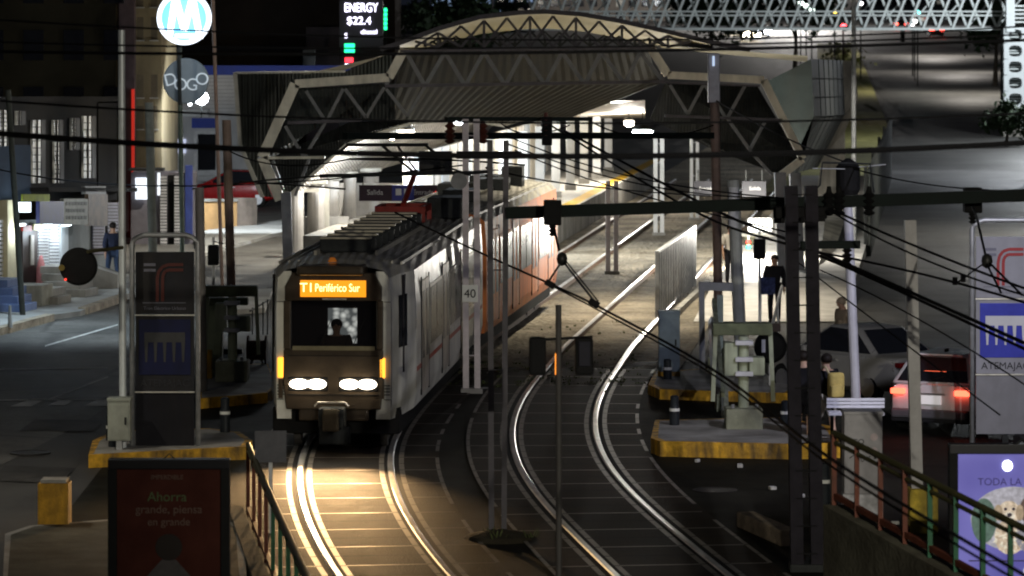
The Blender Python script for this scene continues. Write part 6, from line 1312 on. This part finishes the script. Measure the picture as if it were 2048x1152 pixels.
# dark warehouse roof behind
wh = T('warehouse', 'long dark unlit building behind the blue fascia', 'building', (-14, 198, 0)); A, B = W(318, 0, 190), W(790, 0, 190); q = MB(); q.box(((A.x + B.x) / 2, 195, 5.2), (B.x - A.x, 10, 10.4)); q.build('wall', mat('warehouse_brown', (.045, .036, .03), .9, var=.35, scale=.4, spec=.05), wh)
q = MB(); q.box((W(650, 0, 188).x, 188, 3.2), (1.8, 2, 6.8)); q.build('stair_tower', mat('tower_mauve', (.13, .11, .12), .9, var=.3, scale=.6, dirt=.4, spec=.05), wh); q = MB(); q.box((W(618, 0, 186).x, 186, 5.0), (.6, .3, .95)); q.build('meter_box', mat('box_white', (.55, .55, .55), .6), wh)
q = MB(); q.box((W(540, 0, 189.8).x, 189.8, 5.5), (9, .3, .3)); q.build('gutter', mat('gutter_dark', (.03, .03, .04), .7), wh)
# tan wall with red car
tw = T('boundary_wall', 'tan orange boundary wall in front of the red car', 'wall', (-10, 126, 0)); A4, B4 = (W(384, 0, 125).x, 125.), (W(512, 0, 127).x, 127.)
sl('wall', 384, 402, 474, 460, mat('wall_ochre', (.50, .30, .13), .8, var=.15, dirt=.25), 0, .3, tw, A4, B4); sl('pier', 474, 396, 512, 460, mat('pier_grey', (.22, .18, .15), .8, var=.35, scale=2, dirt=.5), .05, .5, tw, A4, B4); sl('coping', 384, 398, 474, 403, concrete, .06, .4, tw, A4, B4)
# round signs
rs_ = T('round_sign', 'large round lit white and blue shop sign on the thin mast', 'sign', W(368, 90, 94)); 
q = MB(); q.lathe(W(368, 36, 94.1), [(.64, -.06), (.68, -.03), (.68, .15)], 40, 0, 'Y'); q.build('sign_rim', emis('sign_rim', (.82, .9, 1), 2.2), rs_)
q = MB(); q.lathe(W(368, 36, 94.02), [(.56, -.03), (.56, .01)], 40, 0, 'Y'); q.build('sign_face', emis('sign_face_blue', (.20, .62, .95), 1.0), rs_)
lm = emis('sign_letter', (.9, .96, 1), 2.4); sI = MB(); yS = 93.93
def spx(x, y): return W(x, y, yS)
for a, b, w_ in (((338, 78), (350, -2), .16), ((352, -2), (368, 60), .16), ((368, 62), (384, -2), .16), ((386, -2), (400, 78), .16), ((350, 72), (390, 72), .10)): sI.bar(spx(*a), spx(*b), w_, .02, up=(0, 1, 0))
sI.build('sign_letter', lm, rs_)
q = MB(); q.tube([W(354, -20, 94.5), W(360, 210, 94.5)], .05); q.build('mast_bracket', dark_steel, rs_)
light('POINT', 'sign_glow', W(368, 40, 93), 60, (.7, .85, 1), rs_, .4)
dg_ = T('round_sign', 'grey round sign reading DOGO under the lit round sign', 'sign', W(372, 205, 95)); q = MB(); q.lathe(W(372, 162, 95), [(.55, -.05), (.58, -.02), (.58, .10)], 36, 0, 'Y'); q.build('sign_face', mat('dogo_grey', (.20, .24, .27), .5, var=.1), dg_)
for ch, px, py, rt in (('D', 341, 160, 14), ('O', 361, 170, 5), ('G', 384, 170, -5), ('O', 404, 159, -14)): 
    o = text(ch, .44, (0, 0, 0), 0, emis('dogo_letter', (.6, .68, .75), .35, (.6, .65, .68)), 'lettering', None); o.data.transform(Matrix.Translation(W(px, py, 94.93) - wloc(dg_)) @ Matrix.Rotation(R(-rt), 4, 'Y')); o.parent = dg_
fl_ = T('flood_lamp', 'dazzling white flood lamp beside the DOGO sign', 'lamp', W(403, 196, 120)); q = MB(); q.lathe(W(403, 196, 120), [(.04, -.1), (.19, -.06), (.22, 0), (.12, .14)], 16, 0, 'Y'); q.build('lens', emis('flood2', (.85, .93, 1), 40), fl_); q = MB(); q.bar(W(403, 200, 120.2), W(403, 235, 120.2), .05); q.bar(W(380, 209, 120.2), W(403, 200, 120.1), .04); q.build('bracket', dark_steel, fl_); light('POINT', 'flood_glow', W(403, 196, 119.6), 30, (.8, .9, 1), fl_, .2); light('SPOT', 'flood_beam', W(403, 200, 120.7), 4200, (.85, .93, 1), fl_, .2, 120, .5, (-7.5, 134, .3))
q = MB(); q.lathe(W(380, 208, 120), [(.03, -.05), (.06, 0)], 10, 0, 'Y'); q.build('small_lens', emis('small_white', (.9, .95, 1), 14), fl_)
# LED price board
lb = T('led_board', 'tall black LED board with glowing white, green and red lettering', 'sign', (W(725, 0, 172).x, 172, 0)); q = MB(); q.box((W(722, 0, 172).x, 172.2, 4.6), (2.0, .3, 6.6)); q.build('board', mat('board_black', (.012, .012, .016), .4, var=0), lb)
q = MB(); q.bar((W(722, 0, 172).x, 172.3, 0), (W(722, 0, 172).x, 172.3, 2), .4); q.build('post', dark_steel, lb)
lw_ = emis('led_white', (.82, .78, 1), 5)
for s_, px, py, sz, sx in (('ENERGY', 722, 16, .58, .72), ('$22.4', 718, 42, .50, 1.0), ('diesel', 738, 64, .28, 1.2), ('S', 692, 72, .32, 1)): text(s_, sz, W(px, py, 171.95), 0, lw_, 'lettering', lb, sx=sx, depth=.03)
q = MB(); q.box(W(699, 97, 171.95), (.46, .06, .44)); q.build('green_panel', green_em, lb, .02); q = MB(); q.box(W(698, 120, 171.95), (.38, .06, .22)); q.build('red_panel', emis('led_red', (1, .04, .06), 3), lb, .02); q = MB(); q.box(W(698, 130, 171.95), (.36, .06, .12)); q.build('white_panel', lw_, lb)
gc = T('led_strip', 'vertical green LED strip right of the LED board', 'lamp', W(771, 60, 180)); q = MB()
for k_ in range(5): q.box(W(771, 20 + 9 * k_, 180), (.14, .06, .17))
for k_ in range(4): q.box(W(771, 24.5 + 9 * k_, 180.05), (.10, .05, .06), m=1)
q.build('led_tube', [green_em, dark_steel], gc); q = MB(); q.bar((W(771, 0, 180.2).x, 180.2, 0), W(771, 10, 180.2), .1); q.build('post', dark_steel, gc)

# ------------------------------------------------------------------ FAR SCENE
# footbridge
YF = 225.
fb = T('footbridge', 'white steel truss footbridge crossing the far avenue', 'footbridge', W(1560, 60, YF)); wb_ = mat('bridge_white', (.62, .68, .68), .5, .1, var=.12, scale=1)
def fbar(nm, a, b, wpx, m=wb_, Y=YF, d=.2): return pbar(nm, a, b, wpx, m, Y, d, fb)
for y, w_ in ((58, 5), (31, 3), (23, 3), (-20, 5)): fbar('chord', (1040, y), (2012, y), w_)
for i in range(33):
    x = 1050 + i * 29.5
    fbar('diagonal', (x, 57), (x + 29.5, -19), 4.5, Y=YF + .05); fbar('diagonal', (x + 29.5, 57), (x, -19), 4.5, Y=YF + .3)
q = MB(); a, b = W(1040, 0, YF), W(2012, 0, YF); q.box(((a.x + b.x) / 2, YF + 1.4, W(0, 54, YF).z), (b.x - a.x, 2.2, .12)); q.build('deck', mat('deck_grey', (.2, .2, .2), .8), fb)
for i in range(33):
    if i % 2 == 0: x = 1050 + i * 29.5; pbar('rear_diagonal', (x, 55), (x + 59, -15), 3, wb_, YF + 2.5, .1, fb)
pr_ = MB(); Yp = 222.
def ring_cell(mb, x0, y0, x1, y1, cx_, cy_, rw_, rh, Y):
    N = 24; inn, outr = [], []
    for k_ in range(N):
        a = 2 * math.pi * k_ / N; c_, s_ = math.cos(a), math.sin(a); e = 3.2
        r_ = (abs(c_) ** e + abs(s_) ** e) ** (-1 / e); inn.append(W(cx_ + rw_ * c_ * r_, cy_ + rh * s_ * r_, Y))
        hw_, hh = (x1 - x0) / 2, (y1 - y0) / 2; mx_, my_ = (x0 + x1) / 2, (y0 + y1) / 2; sc_ = min(hw_ / max(abs(c_), 1e-6), hh / max(abs(s_), 1e-6)); outr.append(W(mx_ + c_ * sc_, my_ + s_ * sc_, Y))
    k0 = len(mb.v); off = Vector((0, .5, 0)); mb.v += inn + outr + [p + off for p in inn] + [p + off for p in outr]
    for k_ in range(N):
        j = (k_ + 1) % N
        for f_ in ([k_, j, N + j, N + k_], [2 * N + k_, 2 * N + j, 3 * N + j, 3 * N + k_], [k_, j, 2 * N + j, 2 * N + k_]): mb.f.append([k0 + q_ for q_ in f_]); mb.m.append(0)
for y in (54, 86, 118, 150, 182, 214): ring_cell(pr_, 2008, y, 2060, y + 32, 2031, y + 16, 13, 11, Yp)
pr_.build('pier_front', mat('pier_white', (.70, .76, .78), .5, var=.06), fb)
q = MB(); q.box((W(2034, 0, Yp).x, Yp + 1.6, W(0, 150, Yp).z), (1.5, .4, 5.9)); q.build('pier_back', mat('pier_back_dark', (.06, .07, .07), .7), fb); q = MB(); q.box((W(2034, 0, Yp).x, Yp + .3, .4), (1.7, .8, .9)); q.build('pier_base', concrete, fb)
for k_ in range(6):
    for dy in (0, 6, 11): fbar('pier_slat', (2018, 63 + 32 * k_ + dy), (2046, 63 + 32 * k_ + dy), 2.5, Y=Yp + .9, d=.05)
q = MB(); q.box(W(2020, 20, Yp), (.5, .6, 2.6)); q.build('tower_post', mat('pier_white', (.70, .76, .78), .5), fb)
for k_ in range(5): fbar('tower_slat', (2024, 12 + 8 * k_), (2060, 12 + 8 * k_), 3, Y=Yp, d=.1)
# trees
leaf_d = mat('leaf_dark', (.035, .06, .03), .7, var=.5, scale=1.5); leaf_y = mat('leaf_yellowish', (.11, .12, .045), .7, var=.45, scale=1.5); bark = mat('bark', (.06, .05, .04), .9, var=.3, bump=.5)
def tree(label, base, h, rw_, rh, n, m, seed, size=.22, lean=0.):
    rn = random.Random(seed); base = Vector(base); t = T('tree', label, 'tree', base); q = MB(); top = base + Vector((lean, 0, h))
    q.tube([base, base.lerp(top, .5) + Vector((.1, 0, 0)), top], .16 * h / 5 + .05, 8, 0, .04)
    cl = []
    for i in range(9):
        a = rn.uniform(0, 6.28); e = top + Vector((math.cos(a) * rw_ * rn.uniform(.3, .8), math.sin(a) * rw_ * rn.uniform(.3, .8), rn.uniform(-.7, .7) * rh)); cl.append(e); q.tube([base.lerp(top, rn.uniform(.5, .9)), e], .05, 6, 0, .015)
    q.build('trunk', bark, t); q = MB()
    for i in range(n):
        c_ = rn.choice(cl); r_ = rw_ * .45; p = c_ + Vector((rn.gauss(0, r_ * .5), rn.gauss(0, r_ * .5), rn.gauss(0, r_ * .4)))
        d = Vector((rn.gauss(0, 1), rn.gauss(0, 1), rn.gauss(0, 1))).normalized(); e = d.cross(Vector((rn.gauss(0, 1), rn.gauss(0, 1), rn.gauss(0, 1)))).normalized(); s_ = size * rn.uniform(.5, 1.3)
        q.add([p - d * s_, p + e * s_ * .5, p + d * s_, p - e * s_ * .5], [(0, 1, 2, 3)])
    q.build('crown', m, t); return t
tree('small dark tree at the foot of the white bridge pier', (W(2012, 0, 205).x, 205, 0), 1.7, 1.2, .8, 900, leaf_d, 1, .2)
tree('dark shrubby tree cut by the right edge under the avenue lights', (W(2062, 0, 165).x, 165, 0), 2.2, .7, .7, 500, leaf_d, 2, .16)
tree('dark bushy tree behind the LED board and portal', (W(860, 0, 215).x, 215, 0), 6.5, 3.2, 1.5, 1500, leaf_d, 3, .3)
tree('dark tall tree behind the portal arch, left', (W(960, 0, 240).x, 240, .2), 6.6, 2.6, 1.4, 1000, leaf_d, 4, .3)
tree('green lit tree behind the footbridge, right of the signal', (W(1915, 0, 600).x, 600, gz(600)), 9., 5., 3., 1200, mat('leaf_green', (.05, .12, .03), .7, var=.5), 6, .35)
tree('dark tree behind the footbridge near the pier', (W(1990, 0, 300).x, 300, gz(300)), 5.5, 3.4, 2., 1200, leaf_d, 7, .35)
tree('dark green tree behind the middle of the footbridge', (W(1805, 0, 420).x, 420, gz(420)), 7., 3.6, 2.4, 1200, leaf_d, 8, .4)
tree('grey green tree left behind the footbridge', (W(1590, 0, 330).x, 330, gz(330)), 6, 4, 2.4, 1400, leaf_d, 9, .4)
tree('dark leafless looking tree behind the right wing of the portal', (W(1420, 0, 300).x, 300, gz(300)), 6.5, 4, 2.2, 1400, leaf_d, 10, .4)
# planted median with grass
md = MB(); P = [W(1702, 128, 1), ]
md_pts = []
vs = []; ym = [150 + 10 * i for i in range(27)]
for y in ym: vs += [(avl(y) - 4.5, y, gz(y) + .12), (avl(y) - .3, y, gz(y) + .14)]
md.v = [Vector(v) for v in vs]; md.f = [[2 * i, 2 * i + 1, 2 * i + 3, 2 * i + 2] for i in range(len(ym) - 1)]; md.m = [0] * len(md.f)
kind(md.build('median_ground', mat('median_grass', (.20, .19, .07), .9, var=.5, scale=1, bump=.8, bscale=8)))
sh_ = T('shrub', 'low yellow green shrub with thin trunk on the far grass median', 'shrub', (avl(335) - 2.2, 335, gz(335))); rn = random.Random(12); q = MB()
for i in range(500):
    p = Vector((avl(335) - 2.2 + rn.gauss(0, .8), 335 + rn.gauss(0, 2), gz(335) + .5 + rn.uniform(0, 1.) ** 1.5 * 1.9)); d = Vector((rn.gauss(0, 1), rn.gauss(0, 1), rn.gauss(0, 1))).normalized(); e = d.cross(Vector((0, 0, 1))).normalized(); s_ = .25 * rn.uniform(.5, 1.3); q.add([p - d * s_, p + e * s_ * .6, p + d * s_, p - e * s_ * .6], [(0, 1, 2, 3)])
q.build('foliage', leaf_y, sh_); q = MB(); q.tube([(avl(335) - 2.2, 335, gz(335)), (avl(335) - 2.1, 335, gz(335) + 2.4)], .14, 8); q.build('trunk', bark, sh_)
# far buildings
def block(label, px0, px1, ytop, Y, m, rows=0, cols_=0, wm=None, depth=12, litp=.3, seed=0, wn=None):
    A, B = W(px0, 0, Y), W(px1, 0, Y); zt = W(0, ytop, Y).z; g0 = gz(Y) - .2; t = T('far_building', label, 'building', ((A.x + B.x) / 2, Y, g0)); q = MB(); q.box(((A.x + B.x) / 2, Y + depth / 2, (zt + g0) / 2), (B.x - A.x, depth, zt - g0)); q.build('wall', m, t); rn = random.Random(seed)
    for i in range(rows):
        for j in range(cols_):
            x = A.x + (B.x - A.x) * (j + .5) / cols_; z = g0 + (zt - g0) * (i + .6) / (rows + .4); q = MB(); q.box((x, Y - .03, z), ((B.x - A.x) / cols_ * .55, .1, (zt - g0) / rows * .5)); q.build('window', wm if rn.random() < litp else glass_d, t)
    return t
grey_f = mat('far_grey_render', (.22, .21, .21), .85, var=.3, scale=.25, dirt=.4); dark_f = mat('far_dark_render', (.05, .05, .055), .9, var=.3, scale=.3, spec=.05)
block('far grey building with pale columns behind the right wing of the portal', 1330, 1720, -60, 560, grey_f, 4, 16, mat('far_lit', (.2, .2, .18), .6, emit=(.8, .75, .65), es=.12), 14, .5, 1)
block('far office tower with cold blue lit panes above the arch, left', 862, 908, -80, 420, dark_f, 5, 3, emis('pane_blue', (.35, .5, .75), .45), 12, 1., 2)
block('far office tower with cold blue lit panes above the arch, middle', 930, 985, -80, 440, dark_f, 5, 3, emis('pane_blue', (.35, .5, .75), .45), 12, .9, 3)
block('far office tower with cold blue panes above the arch, right', 992, 1070, -80, 460, dark_f, 5, 4, emis('pane_blue', (.35, .5, .75), .45), 12, .5, 4)
block('far dark block behind the footbridge, right end', 1700, 2080, -40, 640, dark_f, 4, 14, mat('far_lit', (.2, .2, .18), .6), 14, .15, 5)
block('far dim block behind the arch, between tower and footbridge', 1070, 1330, -60, 520, mat('far_brown', (.10, .09, .08), .9, var=.3, scale=.3), 4, 10, mat('far_lit', (.2, .2, .18), .6), 14, .2, 6)
# signal lights far
def point_lamp(label, px, py, Y, em, r_=.18, cat='lamp', nm='far_lamp', hgt=True):
    p = W(px, py, Y); t = T(nm, label, cat, p, 'lamps far up the avenue'); q = MB(); q.lathe(p, [(.3 * r_, -.8 * r_), (r_, -.3 * r_), (r_, .3 * r_), (.3 * r_, .8 * r_)], 14); q.build('lens', em, t, smooth=True); q = MB(); q.bar((p.x, p.y + .3, gz(Y)), (p.x, p.y + .3, p.z + .2), .1); q.bar((p.x, p.y + .3, p.z + .2), (p.x, p.y, p.z + .2), .08); q.build('post', dark_steel, t); return t
for lb2, px, py, e_ in (('far white street lamp above the headlights, leftmost of three', 1602, 6, 8), ('far white street lamp above the headlights, middle of three', 1613, 12, 8), ('far white street lamp above the headlights, rightmost of three', 1624, 20, 8)): point_lamp(lb2, px, py, 300, emis('lamp_pale_green', (.8, 1, .88), 6), .22)
point_lamp('far amber lamp at the left end of the bright truss', 1670, 24, 300, emis('far_amber', (1, .7, .1), 4), .15); point_lamp('far red traffic light at the left end of the bright truss', 1687, 53, 240, emis('far_red', (1, .05, .06), 14), .2, 'traffic light'); point_lamp('cyan green traffic light behind the truss', 1836, 25, 300, emis('far_cyan', (.1, .95, .85), 12), .2, 'traffic light'); point_lamp('white lamp just under the cyan traffic light', 1830, 42, 310, emis('far_white', (1, .97, .95), 10), .2); point_lamp('white lamp behind the truss at its left end', 1722, 7, 310, emis('far_white', (1, .97, .95), 10), .17); point_lamp('white lamp low under the cyan traffic light', 1826, 51, 320, emis('far_white', (1, .97, .95), 10), .18)
light('SPOT', 'signal_reflection_spot', W(1836, 25, 299), 9000, (.05, 1, .85), bpy.data.objects['far_lamp.005'], .2, 9, 1., (W(1850, 0, 395).x, 395, gz(395)))  # added spot imitates the signal's reflection on the road

# ------------------------------------------------------------------ STREET LAMPS (masts stand beside the frame, heads above it)
def street_lamp(label, base, head, e, col, spot=140, aim=None):
    base, head = Vector(base), Vector(head); t = T('street_lamp', label, 'street lamp', base, 'street lamps'); q = MB(); q.tube([base, Vector((base.x, base.y, head.z - .2)), head + Vector((0, 0, .12))], .08, 10, 0, .05); q.build('mast', galv, t)
    q = MB(); q.box(head + Vector((0, 0, .08)), (.7, .3, .14)); q.build('head', dark_steel, t, .03); q = MB(); q.box(head + Vector((0, 0, -.0)), (.55, .22, .03)); q.build('lens', emis('street_lens', (1, .97, .9), 12), t)
    if spot > 175: light('POINT', 'lamp_glow', head - Vector((0, 0, .2)), e, col, t, .15)
    else: light('SPOT', 'lamp_beam', head - Vector((0, 0, .06)), e, col, t, .15, spot, 1., aim or head - Vector((0, 0, 5)))
street_lamp('street lamp on the left pavement just outside the frame', (-13.2, 82, .1), (-10., 86, 8.2), 3300, (.62, .82, 1), 76)
street_lamp('street lamp at the left foreground outside the frame', (-13, 55, 0), (-10.5, 56, 7.8), 1500, (1, .92, .78), 160)
street_lamp('street lamp on the avenue near the right edge', (22, 128, 0), (18, 122, 9), 8500, (1, .95, .86), 165)
street_lamp('street lamp on the avenue second from the camera', (29, 175, 0), (24, 170, 9), 8500, (.84, .9, 1), 160)
street_lamp('street lamp on the avenue third from the camera', (36, 212, 0), (31, 208, 9.8), 9500, (.92, .97, 1), 178)
street_lamp('street lamp on the avenue fourth from the camera', (43, 290, gz(290)), (35, 284, 9.6), 13000, (1, .93, .82), 150)
street_lamp('street lamp on the avenue fifth from the camera', (47, 325, gz(325)), (39, 328, 10), 12000, (1, .93, .85), 150)
street_lamp('street lamp on the avenue sixth from the camera', (52, 362, gz(362)), (42, 372, 11), 15000, (1, .93, .85), 150)
street_lamp('added lamp far up the avenue that brightens the far buildings', (40, 480, gz(480)), (36, 480, 15.5), 70000, (1, .95, .90), 180)  # added to lift the dark far buildings
street_lamp('tall thin mast with a lamp over the tracks, right of the station side wall', (10.3, 113, 0), (3.6, 91.5, 9.9), 8500, (1, .90, .72), 98, (2.4, 90.5, 0))
street_lamp('added low front light on a tall mast behind the camera', (12, 12, 0), (7.5, 13, 8.9), 25000, (1, .94, .80), 34, (-.5, 62, .6))  # added front light for the train face and kerb faces, ground left dark
street_lamp('added unseen lamp nearest the camera that brightens the left advert panel', (-9, 24, 0), (-6.5, 26, 8.2), 700, (1, .92, .75), 80, (-4.2, 50, .5))  # added to light the advert panel from the camera side
street_lamp('added cold lamp at right outside the frame that brightens the cars', (10.5, 52, 0), (9.0, 53, 7.5), 3400, (.82, .82, 1), 110, (7.5, 62, .0))  # added fill for the cars and the lower right corner
for (px, Y, hx, hy, e, tt) in ((357, 95, -4.4, 80, 1900, 'thin dark mast'), (425, 92, -5.0, 113, 8500, 'brownish mast')):
    hd = Vector((hx, hy, 9.6)); p = W(px, -30, Y); t = T('mast_lamp_arm', f'lamp arm on the {tt} left of the station, above the frame', 'street lamp', p); q = MB(); q.tube([W(px, -25, Y), p.lerp(hd, .4) + Vector((0, 0, .8)), hd + Vector((0, 0, .12))], .05); q.build('arm', galv, t)
    q = MB(); q.box(hd + Vector((0, 0, .08)), (.7, .3, .14)); q.build('head', dark_steel, t, .03); q = MB(); q.box(hd, (.55, .22, .03)); q.build('lens', emis('street_lens', (1, .97, .9), 12), t)
    light('SPOT', 'lamp_beam', hd - Vector((0, 0, .06)), e, (1, .93, .80), t, .15, 118, .6, hd + (Vector((-1.5, 12, -7)) if hy < 90 else Vector((0, 0, -5))))
